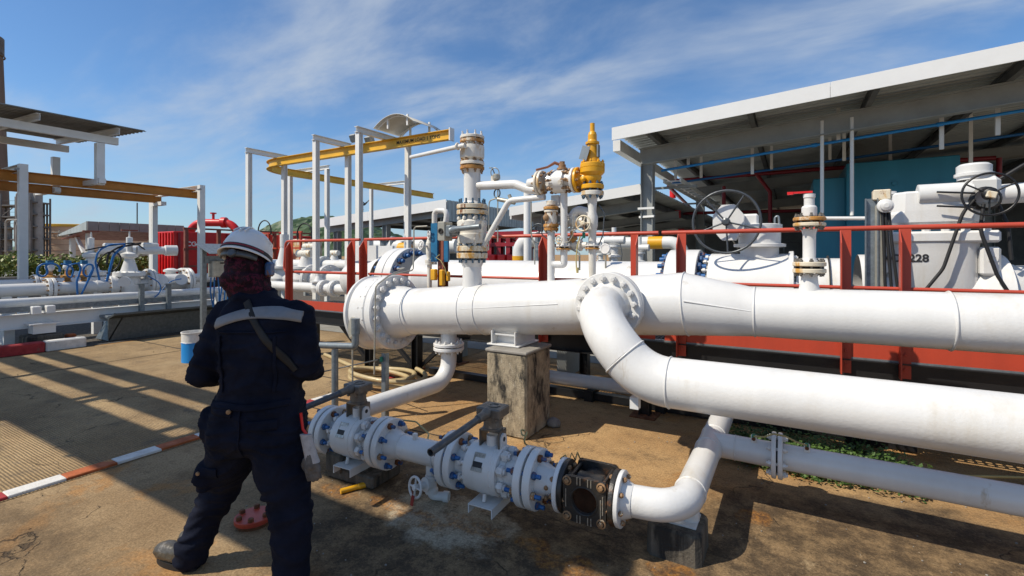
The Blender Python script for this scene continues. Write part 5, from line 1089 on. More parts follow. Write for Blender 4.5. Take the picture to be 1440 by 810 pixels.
# instrument clutter seen between rail posts: small valve sets on the trunk
def small_set(u, v0, yy, s, label):
    q = S(u, v0, y=yy); r = thing('instrument_valve', label, 'valve', q)
    MB().lathe(q, (0,0,1), [(.05*s,-.2*s),(.05*s,.1*s),(.09*s,.11*s),(.09*s,.14*s),(.05*s,.15*s),(.06*s,.25*s),(.09*s,.26*s),(.09*s,.29*s),(.03*s,.3*s),(.03*s,.42*s)], 16).build('body', 'valve_grey', r)
    MB().cyl(q + V((-.14*s,-.02,.36*s)), q + V((.16*s,-.02,.36*s)), .06*s, n=14).build('actuator', 'valve_grey', r); MB().cyl(q + V((0,-.02,.4*s)), q + V((0,-.02,.55*s)), .035*s, n=12).build('cap', 'valve_grey', r)
    handwheel(r, q + V((-.05*s,-.16*s,.2*s)), (0,-1,0), .05*s, .007*s, 'white_bolt', 4, .015*s)
    MB().tube([q + V((.1*s,-.05,.33*s)), q + V((.14*s,-.08,.15*s)), q + V((.1*s,-.08,-.1*s))], .007, 6).build('tubing', 'lever', r)
small_set(864, 372, 7.6, 1.1, 'small grey instrument valve left of the canopy column')
small_set(900, 378, 8.2, 1.0, 'small grey instrument valve right beside the canopy column')
small_set(845, 374, 8.4, .8, 'small grey valve beside the relief standpipe, behind the trunk')
gp2 = thing('grey_pipe_bend', 'grey pipe bend with brown band in the shade right of the column', 'pipe', (xu(940,11), 11, 0))
q = xu(925, 11); MB().tube(fillet([(q-1.5, 11, 1.95), (q+.55, 11, 1.95), (q+.55, 11, .9)], .3, 8), .14, 20).build('pipe_wall', 'valve_grey', gp2); MB().cyl((q-.2,11,1.95), (q+.12,11,1.95), .143, n=20).build('band', 'yellow', gp2)
# ------------------------------------------------------------------ blue plate post, small flanged riser and hand valves left of the stack
bpn = thing('instrument_stand', 'dark red stand with blue plates and yellow clamp beside the vent stack', 'stand', (xu(622,4.75), 4.75, ZD))
x = xu(623, 4.75); MB().ibeam((x, 4.75, .83), (x, 4.75, 1.95), .1, .09, .008, .006).build('post', 'brown_red', bpn)
zq = lambda v: S(623, v, y=4.75).z
MB().box((x-.075, 4.68, (zq(314)+zq(368))/2), (.1,.03,zq(314)-zq(368))).build('plate', 'blue_plate', bpn); MB().box((x+.07, 4.72, (zq(338)+zq(368))/2), (.08,.03,zq(338)-zq(368))).build('plate', 'blue_plate', bpn)
MB().box((x-.07, 4.66, zq(386)), (.08,.06,.14), bev=.01).box((x+.06, 4.66, zq(390)), (.06,.06,.2), bev=.01).box((x+.13, 4.69, zq(388)), (.04,.05,.12), bev=.01).build('clamp', 'yellow', bpn)
MB().tube([(x+.02,4.66,zq(358)), (x-.03,4.65,zq(362)), (x+.05,4.64,zq(366)), (x+.1,4.66,zq(376)), (x+.13,4.66,zq(386))], .006, 6).build('wire', 'wire', bpn)
hr = thing('hand_valve_riser', 'thin white riser with two small handwheel valves left of the blue plates', 'valve', (xu(605,4.7), 4.7, ZD))
x = xu(604, 4.7); zq = lambda v: S(604, v, y=4.7).z
MB().lathe((x,4.7,0), (0,0,1), [(.03,.83),(.03,zq(372)),(.055,zq(372)),(.055,zq(369)),(.058,zq(368)),(.058,zq(365)),(.03,zq(364)),(.045,zq(355)),(.045,zq(342)),(.025,zq(335)),(.02,zq(325))], 18).build('riser', 'white_rust', hr)
handwheel(hr, S(592,345,y=4.55), (-.3,-1,.2), .055, .008, 'white_bolt', 5, .02); handwheel(hr, S(603,330,y=4.65), (-.6,-1,0), .05, .008, 'white_bolt', 5, .02)
MB().cyl(S(592,345,y=4.55), (x,4.7,zq(347)), .014, n=8).build('stem', 'white_bolt', hr)
MB().tube(fillet([S(611,372,y=4.9), S(611,296,y=4.9), S(629,296,y=4.9), S(627,312,y=4.9)], .06, 6), .035, 16).build('vent_bend', 'white', hr)
MB().tube(fillet([S(582,350,y=4.6), S(582,319,y=4.6), S(601,318,y=4.6)], .05, 5), .009, 8).tube(fillet([S(582,350,y=4.6), S(581,380,y=4.55), S(552,386,y=4.3)], .05, 5), .009, 8).build('tubing', 'tin', hr)
# ------------------------------------------------------------------ background pipework left of the trunk: skid of valves beyond the platform
def bg_line(label, ua, ub, v, yy, rad, fl, valves, mt='white', zfix=None):
    z = S((ua+ub)/2, v, y=yy).z if zfix is None else zfix; xa, xb = xu(ua,yy), xu(ub,yy); r = thing('process_line', label, 'pipe', (xa, yy, 0))
    MB().cyl((xa,yy,z), (xb,yy,z), rad, n=24).build('pipe_wall', mt, r)
    for u in fl:
        x = xu(u,yy); MB().disc((x-.03,yy,z), (1,0,0), rad*1.7, .05, 28, .004).disc((x+.025,yy,z), (1,0,0), rad*1.7, .05, 28, .004).build('flange', mt, r); joined_bolts(r, V((x+.02,yy,z)), V((1,0,0)), rad*1.45, 12, rad*.13, .11, .01, 'white_bolt')
    for (u, h, s) in valves:
        x = xu(u,yy); m = MB(); m.lathe((x,yy,z), (0,0,1), [(rad*1.3,-rad*.9),(rad*1.5,0),(rad*1.2,rad*1.1),(rad*1.7,rad*1.2),(rad*1.7,rad*1.45),(rad*.9,rad*1.5),(rad*.45,rad*1.5+h*.6),(rad*.5,rad*1.5+h*.6),(rad*.5,rad*1.5+h),(0,rad*1.5+h)], 20); m.build('valve_body', mt, r)
        if s: MB().cyl((x-.25,yy-.05,z+rad*1.5+h*.7), (x+.3,yy-.05,z+rad*1.5+h*.7), .1, n=16).build('actuator', 'white_rust', r)
    for t in (.1, .9): x = xa+(xb-xa)*t; MB().box((x,yy,z/2-rad*.5), (.12,.2,z-rad)).build('support', 'steel_grey', r)
    return r
bg_line('white process line with flanges left of the trunk, lower', 372, 530, 405, 7.2, .11, (455, 470), ((448,.2,False),))
bg_line('thick white process line with bolted valve left of the trunk', 360, 540, 393, 8.6, .24, (440, 462), ((430,.5,True), (400,.9,False)))
bg_line('white process line farther back with an actuator valve', 380, 545, 373, 10.2, .17, (455, 500), ((437,.5,True), (500,.5,False)))
bg_line('grey white process line farthest back left of the trunk', 420, 545, 377, 12.6, .2, (480,), ((520,.8,False), (470,.4,True)), 'valve_grey')
# second small platform with orange rails far behind the worker
fp = thing('access_platform', 'small orange railed access platform behind the worker', 'platform', (xu(400,14), 14, 0))
fx = lambda u: xu(u, 14); zz = lambda v: S(400, v, y=14).z
MB().box(((fx(330)+fx(425))/2, 14.5, zz(370)), (fx(425)-fx(330), 1.2, .15)).build('deck', 'orange_red', fp)
for u in (332, 358, 378, 394, 408, 423): MB().bar((fx(u), 14, zz(371)), (fx(u), 14, zz(327)), .09, .09).build('post', 'orange_red', fp)
for v in (327, 349): MB().bar((fx(325), 14, zz(v)), (fx(425), 14, zz(v)), .07, .07).build('rail', 'orange_red', fp)
for u in (335, 375, 420): MB().bar((fx(u), 14.4, 0), (fx(u), 14.4, zz(372)), .12, .12).build('leg', 'black', fp)
MB().box((fx(395), 15.2, zz(352)), (1.6,1.0,1.1), bev=.03).build('cabinet', 'cream', fp)
for (u, v) in ((428, 330), (372, 325)):
    q = S(u, v, y=13.6); MB().torus(q, (0,1,0), .5, .03, 24, 6, R(-30), R(200)).build('cable_loop', 'rubber', fp)
# ------------------------------------------------------------------ yellow monorail on white portal frames
ZR = 4.32
mr = thing('yellow_monorail', 'yellow overhead monorail beam bending away above the pipework', 'monorail', (xu(500,8.4), 8.4, ZR))
xe = xu(634, 8.4); xl = -13.95; rc = 1.25
mr_end = yu(609, xl - .0)
path = fillet([V((xe, 8.4, ZR)), V((xl, 8.4, ZR)), V((xl, mr_end, ZR))], rc, 12)
sec = [(-.07,-.11),(.07,-.11),(.07,-.095),(.006,-.095),(.006,.095),(.07,.095),(.07,.11),(-.07,.11),(-.07,.095),(-.006,.095),(-.006,-.095),(-.07,-.095)]
rs = []
for i, p in enumerate(path):
    t = (path[min(i+1,len(path)-1)] - path[max(i-1,0)]).normalized(); b = V((0,0,1)).cross(t).normalized(); rs.append([p + b*q[0] + V((0,0,q[1])) for q in sec])
MB().rings(rs, sm=False, caps=True).build('beam', 'rail_yellow', mr)
MB().box((xe+.02, 8.4, ZR), (.03,.16,.28)).build('end_stop', 'roof_white', mr)
text('MAXIMUM LOAD 1 TONS', .115, 'ink', mr, Matrix.Translation((xe-.95, 8.3895, ZR)) @ Matrix.Rotation(R(90),4,'X'), ext=.001, bold=.001)
def portal(label, pa, pb, z):
    r = thing('portal_frame', label, 'portal frame', (pa[0], pa[1], 0), 'white portal frames of the yellow monorail')
    for p in (pa, pb): MB().ibeam((p[0],p[1],0), (p[0],p[1],z), .12, .12, .01, .008, up=(0,1,0)).build('post', 'steel_white', r); MB().box((p[0],p[1],.02), (.3,.3,.03)).build('base_plate', 'steel_white', r)
    d = (V((*pb,0)) - V((*pa,0))).normalized()*.09; MB().ibeam(V((*pa,z+.066)) - d, V((*pb,z+.066)) + d, .13, .11, .01, .008).build('cross_beam', 'steel_white', r)
    return r
zp = ZR + .12
for u, yf_, lb in ((505, 9.2, 'white portal frame nearest the vent stack, below the small curved roof'), (444.5, 8.57, 'white portal frame second from the vent stack'), (350, 8.65, 'white portal frame farthest left, at the monorail bend')):
    x = xu(u, 7.6); portal(lb, (x, 7.6), (x, yf_), zp)
for u, lb in ((460, 'white portal frame farther back along the rear monorail leg'), (571, 'white portal frame at the far end of the rear monorail leg')):
    x = xl + .95; yy = yu(u, x); portal(lb, (x, yy), (x-1.9, yy), zp)
cr = thing('curved_roof', 'small curved translucent roof sheet on top of the portal frame', 'roof', (xu(545,8.2), 8.2, zp))
xq = xu(548, 8.0); m = MB(); rsA = []
for k in range(13):
    t = -1 + 2*k/12; rsA.append([V((xq + .1 + t*.62, 8.0 + d, zp+.42 - .24*t*t + o)) for d, o in ((0,0),(.95,0),(.95,.012),(0,.012))])
m.rings(rsA, sm=True, caps=True); m.build('sheet', 'fiberglass', cr)
for (dx_, dy_) in ((-.25,.1),(.35,.1),(-.25,.85),(.35,.85)): MB().bar((xq+.1+dx_, 8.0+dy_, zp+.15), (xq+.1+dx_, 8.0+dy_, zp+.40), .04, .04).build('strut', 'steel_white', cr)
for dy_ in (.1,.85): MB().tube([V((xq+.1+(-1+2*k/12)*.6, 8.0+dy_, zp+.405-.24*(-1+2*k/12)**2)) for k in range(13)], .014, 6).build('hoop', 'steel_white', cr)
def flood(u, v, yy, lb):
    q = S(u, v, y=yy); r = thing('floodlight', lb, 'floodlight', q, 'floodlights on the monorail frames'); MB().box(q, (.2,.16,.2), Matrix.Rotation(.4,3,'X'), bev=.02).build('housing', 'steel_grey', r); MB().box(q + V((0,-.085,-.03)), (.16,.01,.15), Matrix.Rotation(.4,3,'X')).build('lens', 'galv', r); MB().box(q + V((0,.1,-.12)), (.04,.06,.12)).build('bracket', 'steel_grey', r)
flood(499, 194, 8.2, 'floodlight just left of the portal post nearest the vent stack'); flood(520, 197, 8.5, 'floodlight on the yellow monorail right of the portal post')
bq = S(513, 287, y=22); bird = MB(); bird.sphere(bq, (.16,.07,.07), 10, 6, Matrix.Rotation(-.5,3,'Y')); bird.plate([bq, bq+V((.1,.05,.02)), bq+V((.3,.3,.4)), bq+V((.08,.2,.25))], .01); bird.plate([bq, bq+V((.1,-.05,.02)), bq+V((-.1,-.3,.3)), bq+V((-.12,-.1,.1))], .01); bird.sphere(bq+V((.15,0,.09)), .05, 8, 6); tag(bird.build('bird', 'ink'), 'dark bird flying in front of the far canopy', 'bird')
c = at(510, 130); am = MB(); am.bar(c, c + V((0,0,16)), .25, .25); [am.bar(c + V((-.5,0,10+k*1.3)), c + V((.5,0,10+k*1.3)), .08, .08) for k in range(5)]; tag(am.build('antenna_mast', 'far_steel'), 'dark antenna mast rising behind the far canopy', 'mast')
# ------------------------------------------------------------------ left pipe rack: orange monorails, frames and roof
XN, XF_ = -16.8, -20.0; KS = 1.3
yA, yB = yu(32, XN), yu(283, XN); zA = S(32, 231, x=XN).z
def frame_l(label, y, xf=XF_):
    r = thing('portal_frame', label, 'portal frame', (XN, y, 0), 'white portal frames of the left pipe rack')
    for x in (XN, xf): MB().bar((x, y, 0), (x, y, zA), .165, .165, up=(1,0,0)).build('post', 'steel_white', r)
    MB().ibeam((XN-.1, y, zA-.11), (xf+.1, y, zA-.11), .2, .18).build('cross_beam', 'steel_white', r); MB().cyl((XN+.12,y-.15,zA-.16), (XN+.25,y-.15,zA-.16), .035, n=8).build('bolt_end', 'steel_grey', r)
frame_l('white frame post nearest the left edge, carrying the orange rails', yA); frame_l('white frame at the right end of the orange rails behind the control box', yB)
for x, v_, u1, lb in ((XN-.45, 245.5, 281, 'near orange monorail beam over the left pipe rack'), (XF_+.2, 261, 227, 'far orange monorail beam over the left pipe rack')):
    ye = yu(u1, x); zr_ = S(0, v_, x=x).z; tag(MB().ibeam((x, -4, zr_), (x, ye, zr_), .27, .18, .02, .014).build('orange_monorail', 'rail_orange'), lb, 'monorail', 'orange monorails of the left rack')
yC2 = yu(215, XF_-.1); fr2 = thing('rack_post', 'white post under the end of the far orange monorail', 'post', (XF_-.1, yC2, 0)); zt2 = S(215, 290, x=XF_-.1).z; MB().bar((XF_-.1, yC2, 0), (XF_-.1, yC2, zt2), .18, .18).build('post', 'steel_white', fr2); MB().bar((XF_-.2, yC2, zt2+.06), (XF_+.7, yC2, zt2+.06), .17, .13).build('cap_beam', 'steel_white', fr2)
rf = thing('rack_roof', 'old metal sheet roof raised above the left pipe rack', 'roof', (-17.5, 2.6, zA))
X0 = -15.75; zR0 = S(140, 203, x=-16.8).z; ye = yu(206, X0)
MB().corr((X0, -6, zR0+.38), V((-1,0,.05)), (0,1,0), 4.7, ye+6, .24, .04).build('roof_sheet', 'old_roof', rf)
for x in (X0-.6, X0-4.1): MB().bar((x, -6, zR0+.04+(X0-x)*.05), (x, ye-.45, zR0+.04+(X0-x)*.05), .12, .2).build('purlin_beam', 'steel_white', rf)
for k in range(6): y = ye - .6 - k*1.6; MB().channel((X0-.05, y, zR0+.255), (X0-4.6, y, zR0+.255+.23), .17, .08).build('rafter', 'steel_white', rf)
for (x, y) in ((X0-.6, yu(140,X0-.6)), (X0-4.1, yu(78,X0-4.1)), (X0-.6, -1.5), (X0-4.1, -3.2)):
    MB().bar((x, y, zA-.38), (x, y, zR0-.06), .18, .18).build('post', 'steel_white', rf); MB().bar((x-1.5, y, zA-.28), (x+.2, y, zA-.28), .15, .13).build('foot_beam', 'steel_white', rf)
# pipes of the left rack
def rack_pipe(label, x, u, v, r_, ua, ub, flu=(), mt='white'):
    z = S(u, v, x=x).z; ya, yb = yu(ua,x), yu(ub,x); r = thing('rack_pipe', label, 'pipe', (x, ya, 0)); Y_ = V((0,1,0))
    MB().cyl((x,ya,z), (x,yb,z), r_, n=28).build('pipe_wall', mt, r)
    for q in flu: flange_pair(r, V((x, yu(q,x), z)), Y_, r_*1.75, .055, .014, 12, r_*1.45, .02, mt, 'rust_bolt', stick=.015, seg=32)
    for q in (ya+.6, (ya+yb)/2, yb-.4): MB().box((x,q,z/2), (.12,.14,z-.02)).build('support', 'steel_white', r)
    return r, z
r1, zr1 = rack_pipe('low white pipe along the front of the left rack', -12.0, 60, 424, .085, -60, 330)
r2, zr2 = rack_pipe('thick white flanged pipe of the left rack below the blue hoses', -12.7, 30, 408, .125, -60, 168, (70, 158))
r3, zr3 = rack_pipe('second white pipe behind the flanged pipe of the left rack', -13.6, 30, 401, .12, -60, 300, (52, 240))
r4, zr4 = rack_pipe('thick white barrel right of the gate valve on the left rack', -12.7, 240, 397, .19, 205, 262, (210, 262))
for q, rr in ((222, .12), (252, .1)): yy = yu(q, -12.7); MB().lathe((-12.7,yy,zr4), V((1,-.3,.25)), [(rr,0),(rr,.26),(rr*1.3,.262),(rr*1.3,.3),(0,.3)], 20).build('nozzle', 'white', r4)
for u in (240, 258): yy = yu(u,-12.9); MB().lathe((-12.9,yy,zr4), (0,0,1), [(.1,.1),(.1,.24),(.15,.25),(.15,.29),(.06,.33),(0,.33)], 20).build('valve_bonnet', 'white', r4)
gv = thing('gate_valve', 'tall white gate valve with cone bonnet and actuator on the left rack', 'valve', (-12.7, yu(182,-12.7), zr2)); yy = yu(182,-12.7); zq = lambda v: S(182, v, x=-12.7).z
MB().lathe((-12.7,yy,0), (0,0,1), [(.2,zr2-.25),(.22,zr2),(.2,zq(390)),(.3,zq(388)),(.3,zq(383)),(.16,zq(381)),(.12,zq(372)),(.085,zq(364)),(.16,zq(361)),(.16,zq(357)),(.06,zq(354)),(.06,zq(334)),(.015,zq(333)),(.015,zq(325))], 28).build('body', 'white', gv)
joined_bolts(gv, V((-12.7,yy,zq(385.5))), V((0,0,1)), .26, 12, .022, .07, .01, 'white_bolt'); MB().box((-12.7,yy,zq(324)), (.05,.3,.03)).build('stem_cap', 'brown_red', gv)
MB().lathe((-12.6,yy+.1,zq(352)), V((.2,1,0)), [(.09,0),(.09,.5),(.12,.52),(.12,.75),(.08,.76),(0,.74)], 20).box((-12.6,yy+.35,zq(346)), (.2,.3,.16), bev=.03).build('actuator', 'valve_grey', gv)
flange_pair(gv, V((-12.7,yy-.33,zr2)), V((0,1,0)), .22, .05, .012, 12, .18, .018, 'white', 'rust_bolt', stick=.012, seg=32); MB().cyl((-12.7,yy-.6,zr2), (-12.7,yy+.7,zr2), .14, n=24).build('port', 'white', gv)
gv2 = dup(gv, V((-13.9, yu(128,-13.9), zr2)), 'second gate valve of the left rack, tangled in the blue hoses')
for k, u in enumerate((70, 95, 118)):
    x = -12.9; yy = yu(u,x); q = thing('instrument_valve', ('small rusty instrument valve on the left rack, leftmost of three', 'small rusty instrument valve on the left rack, middle of three', 'small rusty instrument valve on the left rack, rightmost of three')[k], 'valve', (x,yy,zr2))
    MB().lathe((x,yy,zr2+.1), (0,0,1), [(.09,0),(.05,.05),(.05,.1),(.11,.11),(.11,.15),(.05,.16),(.04,.26)], 16).build('body', 'rust_flange', q); MB().sphere((x,yy,zr2+.42), .08, 12, 8).build('gauge_head', 'valve_grey', q); MB().box((x,yy,zr2+.52), (.1,.1,.08)).build('blue_cap', 'blue_plate', q)
def loop(label, pts, r_=.019, mt='blue_hose'): return tag(MB().tube(fillet(pts, .25, 6), r_, 8).build('hose', mt), label, 'hose', 'hoses on the left rack')
SX = lambda u, v, x=-12.5: S(u, v, x=x)
loop('blue hose loop at the left end of the rack', [SX(70,371), SX(54,371), SX(52,386), SX(60,390), SX(68,384), SX(62,370), SX(86,372), SX(84,382)])
loop('long blue hose hanging over the flanged pipe', [SX(110,371), SX(115,376), SX(108,395), SX(109,415)])
loop('pale blue hose loop beside the white shed post', [SX(114,415), SX(131,380), SX(130,370), SX(118,374), SX(117,386), SX(124,390), SX(132,376)])
loop('large blue hose arch from the shed post to the gate valve', [SX(140,394), SX(134,368), SX(138,352), SX(155,344), SX(176,343)])
loop('black hose arch inside the blue hose arch', [SX(150,372), SX(152,356), SX(166,348), SX(198,342)], .022, 'rubber')
loop('blue hose hanging steeply left of the gate valve', [SX(176,345), SX(160,358), SX(153,385), SX(150,396)], .026)
loop('blue hose hanging between the two left valves', [SX(86,371), SX(98,373), SX(104,380), SX(100,392), SX(93,386), SX(96,372), SX(112,370)], .016)
loop('black cable loop behind the blue hose arch', [SX(136,378), SX(142,360), SX(158,352), SX(172,360), SX(164,380), SX(150,384)], .016, 'rubber')
loop('dark cable running along the gate valve actuators', [SX(120,352), SX(150,346), SX(190,341), SX(205,352)], .014, 'rubber')
loop('thin blue cable loop across the barrel flanges', [SX(208,388,-11.9), SX(226,398,-11.9), SX(226,412,-11.9), SX(200,430,-11.9), SX(170,436,-11.9)], .012)
loop('thin blue cable arch right of the cable loop', [SX(228,408,-11.9), SX(240,395,-11.9), SX(255,392,-11.9)], .012)
# skid beams and trench edge of the left rack
sk = thing('rack_skid', 'white steel skid beam under the left pipe rack', 'skid', (-11.75, 2, 0))
MB().ibeam((-11.75, -4, .5), (-11.75, yu(300,-11.75), .5), .26, .16).build('beam', 'steel_white', sk); MB().channel((-11.65, -4, .72), (-11.65, yu(300,-11.65), .72), .1, .05).build('side_channel', 'galv', sk)
for u in (50, 70): MB().box((-11.6, yu(u,-11.6), .69), (.16,.12,.14), bev=.01).build('clamp', 'steel_white', sk)
ys = yu(62, -11.5); MB().box((-11.6, ys, .36), (.26,.3,.16)).box((-11.6, ys, .45), (.34,.4,.02)).build('stool', 'steel_white', sk)
tag(MB().box((-11.62, ys, .13), (.42,.5,.26), bev=.03).build('concrete_footing', 'pier_dark'), 'rough dark concrete footing under the left skid beam', 'footing')
tag(MB().box((-11.65, yu(99,-11.65), .1), (.16,.14,.2), bev=.02).build('bollard', 'kerb_orange'), 'small rusty orange bollard at the kerb end', 'bollard')
tr2 = thing('steel_trough', 'dark galvanised steel trough along the ground at the rack', 'trough', (-11.35, yu(160,-11.35), 0)); ya, yb = yu(152,-11.35), yu(330,-11.35)
MB().extrude([(-.02,0),(.02,0),(.02,.42),(.25,.5),(.25,.54),(-.02,.44)], (-11.35, yb, .02), (-11.35, ya, .02)).build('front_plate', 'galv_dark', tr2); MB().box((-11.62,(ya+yb)/2,.47), (.5,yb-ya,.05), bev=.006).build('top_flange', 'galv', tr2); MB().plate([(-11.33,ya,.02),(-11.33,ya+.25,.5),(-11.9,ya+.25,.5),(-11.9,ya,.02)], .02).build('end_plate', 'galv_dark', tr2)
for u, lb in ((199, 'short galvanised post with a small gauge at the steel trough, left of two'), (237, 'short galvanised post at the steel trough, right of two')):
    x = -11.6; yy = yu(u,x); r = thing('support_post', lb, 'post', (x,yy,.4)); MB().bar((x,yy,.45), (x,yy,S(u,400,x=x).z), .08, .08).build('post', 'galv', r); MB().box((x,yy,S(u,399,x=x).z), (.12,.2,.02)).build('cap', 'galv', r)
    if u == 199: MB().lathe((x+.02,yy-.3,S(u,395,x=x).z), V((1,-.6,0)), [(0,-.05),(.1,-.04),(.1,.04),(0,.04)], 18).build('gauge', 'valve_grey', r)
# control box stand
cb = thing('control_stand', 'steel control stand with sloping hood, tin box and hanging blue cables', 'control box', (-10.6, yu(290,-10.6), 0)); x = -10.6; ya = yu(286, x); yb = yu(320, x); zq = lambda v: S(295, v, x=x).z
for yy in (ya, yb): MB().bar((x,yy,0), (x,yy,zq(347)), .09, .09).build('post', 'galv', cb)
MB().plate([(x+.45,ya-.1,zq(357)),(x+.45,yb+.1,zq(357)),(x-.15,yb+.1,zq(343)),(x-.15,ya-.1,zq(343))], .015).build('hood', 'galv', cb); MB().box((x+.05,ya+.32,zq(378)), (.2,.42,zq(366)-zq(389)), bev=.015).build('box', 'tin', cb); MB().box((x+.155,ya+.32,zq(370)), (.01,.12,.03)).build('box_slot', 'ink', cb); MB().box((x+.02,(ya+yb)/2,zq(365)), (.08,yb-ya,.16)).build('back_rail', 'galv', cb)
for k in range(8): yy = ya + .12 + k*.07; MB().tube([(x+.06,yy,zq(390)), (x+.08,yy+random.uniform(-.03,.03),zq(410)), (x+.05,yy+random.uniform(-.05,.05),zq(432))], .014, 6).build('cable', 'blue_hose', cb)
# blue and white drum
dq = S(273, 508, z=0); dm = thing('drum', 'small blue and white painted drum on the ground behind the worker', 'drum', dq)
MB().lathe(dq, (0,0,1), [(0,.005),(.17,.005),(.17,.3),(.175,.305),(.17,.31)], 28).build('lower_half', 'blue_pipe', dm); MB().lathe(dq, (0,0,1), [(.17,.31),(.175,.315),(.17,.32),(.17,.45),(.178,.455),(.178,.47),(.165,.47),(.165,.33),(0,.33)], 28).build('upper_half', 'kerb_white', dm)
# ------------------------------------------------------------------ red container and red pipe behind it
ct = thing('red_container', 'bright red steel container lettered JCC with brown frame before it', 'container', at(250, 20)); c = at(244, 20); zt = 1.68 + 33/F*20
MB().box(c + V((-.72, 3.5, zt/2)), (1.44, 7.0, zt), bev=.02).build('body', 'red', ct)
for k in range(7): MB().box(c + V((.02, .2+k*1.0, zt/2)), (.05, .08, zt-.1)).build('rib', 'deep_red', ct)
for k in range(6): MB().box(c + V((-.12-k*.25, -.02, zt/2)), (.06, .05, zt-.1)).build('rib', 'red', ct)
text('JCC', .27, 'ink_white', ct, Matrix.Translation(c + V((.06, .62, zt*.80))) @ Matrix.Rotation(R(90),4,'Z') @ Matrix.Rotation(R(90),4,'X'), bold=.01)
bfm = thing('brown_frame', 'rusty brown steel railing frame in front of the red container', 'railing', c + V((.7,1,0)))
for k in range(5): MB().bar(c + V((.8, .1+k*1.3, 0)), c + V((.8, .1+k*1.3, zt+.12)), .13, .13).build('post', 'brown_red', bfm)
for z in (zt+.1, zt*.72, zt*.45): MB().bar(c + V((.8, 0, z)), c + V((.8, 6.6, z)), .07, .07).build('rail', 'brown_red', bfm)
MB().box(c + V((.85, 3.5, .45)), (.5, 6.5, .25)).build('base_beam', 'black', bfm)
up = thing('red_fire_pipe', 'thick red fire water pipe in an arch above the red container', 'pipe', at(300, 26)); a = S(265, 335, y=at(266,27).y)
P_ = lambda u, v: at(u, 27) + V((0,0,1.68+(358-v)/F*27)); MB().tube(fillet([P_(267,370), P_(267,313), P_(334,313.5), P_(334,370)], .75, 10), .21, 20).build('pipe_wall', 'red', up)
d = (P_(334,313) - P_(267,313)).normalized()
for t in (.72,): q = P_(267,313).lerp(P_(334,313), t); MB().cyl(q - d*.12, q + d*.12, .3, n=20).build('flange', 'red', up)
q = P_(300,312); MB().cyl(q, q + V((0,0,.45)), .07, n=10).cyl(q + V((0,0,.45)), q + V((0,0,.52)), .16, n=12).build('vent', 'red', up)
# ------------------------------------------------------------------ things on the yard floor
# galvanised hand barrier beside the worker
gb = thing('galvanised_barrier', 'bent galvanised pipe barrier standing beside the header end', 'barrier', S(470, 585, z=0))
p = S(471, 585, z=0); zt_ = EYE - (490-VH)/F*(1129/(585-358)); p2 = S(500, 481, y=p.y+.25)
e = S(502, 470, y=p.y+.05)
tp = V((p.x, p.y, zt_+.0)); ex = xu(500, p.y); zl = S(500, 487, y=p.y).z
MB().tube(fillet([V((p.x-1.0, p.y-.04, zt_-.04)), V((ex, p.y, zl)), V((ex, p.y, S(500,450,y=p.y).z))], .035, 5), .034, 16).build('rail', 'galv', gb); MB().cyl(p, (p.x, p.y, zt_-.01), .034, n=16).build('post', 'galv', gb); MB().cyl((ex,p.y,S(500,470,y=p.y).z), (ex,p.y,S(500,448,y=p.y).z), .042, n=16).build('end_cap', 'galv', gb)
gc = thing('round_mirror', 'round grey metal disc on a thin stem beside the barrier', 'disc', S(495, 470, y=p.y+.35)); q = S(494, 461, y=p.y+.3); MB().lathe(q, V((-.5,-1,.1)), [(0,-.03),(.11,-.03),(.12,-.02),(.12,.0),(.105,.008),(0,.01)], 28).build('disc', 'tin', gc); MB().cyl((q.x+.02,q.y,q.z-.1), (q.x+.02,q.y,.02), .010, n=8).build('stem', 'tin', gc)
ga = thing('angle_post', 'short galvanised angle post behind the farther ball valve', 'post', S(540, 580, z=0)); p = S(541, 588, z=0); z1 = S(541, 497, y=p.y).z; MB().bar((p.x-.02,p.y,0), (p.x-.02,p.y,z1), .05, .006).bar((p.x+.008,p.y+.025,0), (p.x+.008,p.y+.025,z1), .006, .05).build('post', 'galv', ga); MB().box((p.x-.03,p.y-.02,z1-.06), (.025,.02,.05)).build('clip', 'green_clip', ga)
tag(MB().tube([S(430,528,z=.25), S(480,517,z=.27), S(532,506,y=p.y)], .008, 6).build('thin_rod', 'lever'), 'thin dark rod leaning across behind the barrier', 'rod')
# coil of hose
hc = S(540, 535, z=.05); pts = []
for k in range(170):
    t = k/170*2*PI*4.2; rr = .40 + .035*math.sin(k*.13) + .05*math.sin(k*.05); pts.append(hc + V((rr*math.cos(t)*1.25 + .05*math.sin(t*.31), rr*math.sin(t)*.72, .0 + .028*(k/170*4.2) + .02*math.sin(t*1.7))))
pts = [hc + V((-2.1,.75,-.02)), hc + V((-1.5,.55,-.02)), hc + V((-.9,.35,-.02)), hc + V((-.2,.32,-.01))] + pts[8:]
tag(MB().tube(pts, .028, 10).build('coiled_hose', 'hose'), 'coil of yellowish clear hose on the ground below the header', 'hose')
# red blind flange on the floor
q = S(357, 735, z=0); bfz = thing('floor_flange', 'faded red blind flange bolted down on the floor behind the worker', 'flange', q)
MB().lathe(q, (0,0,1), [(.10,.0),(.10,.02)], 28).build('gasket', 'rust', bfz); f = MB().disc(q + V((0,0,.02)), (0,0,1), .11, .03, 32, .004).build('cover', 'orange_red', bfz)
for k in range(6): t = k/6*2*PI + .3; MB().hexn(q + V((.085*math.cos(t), .085*math.sin(t), .05)), (0,0,1), .017, .022).build('bolt', 'rust', f)
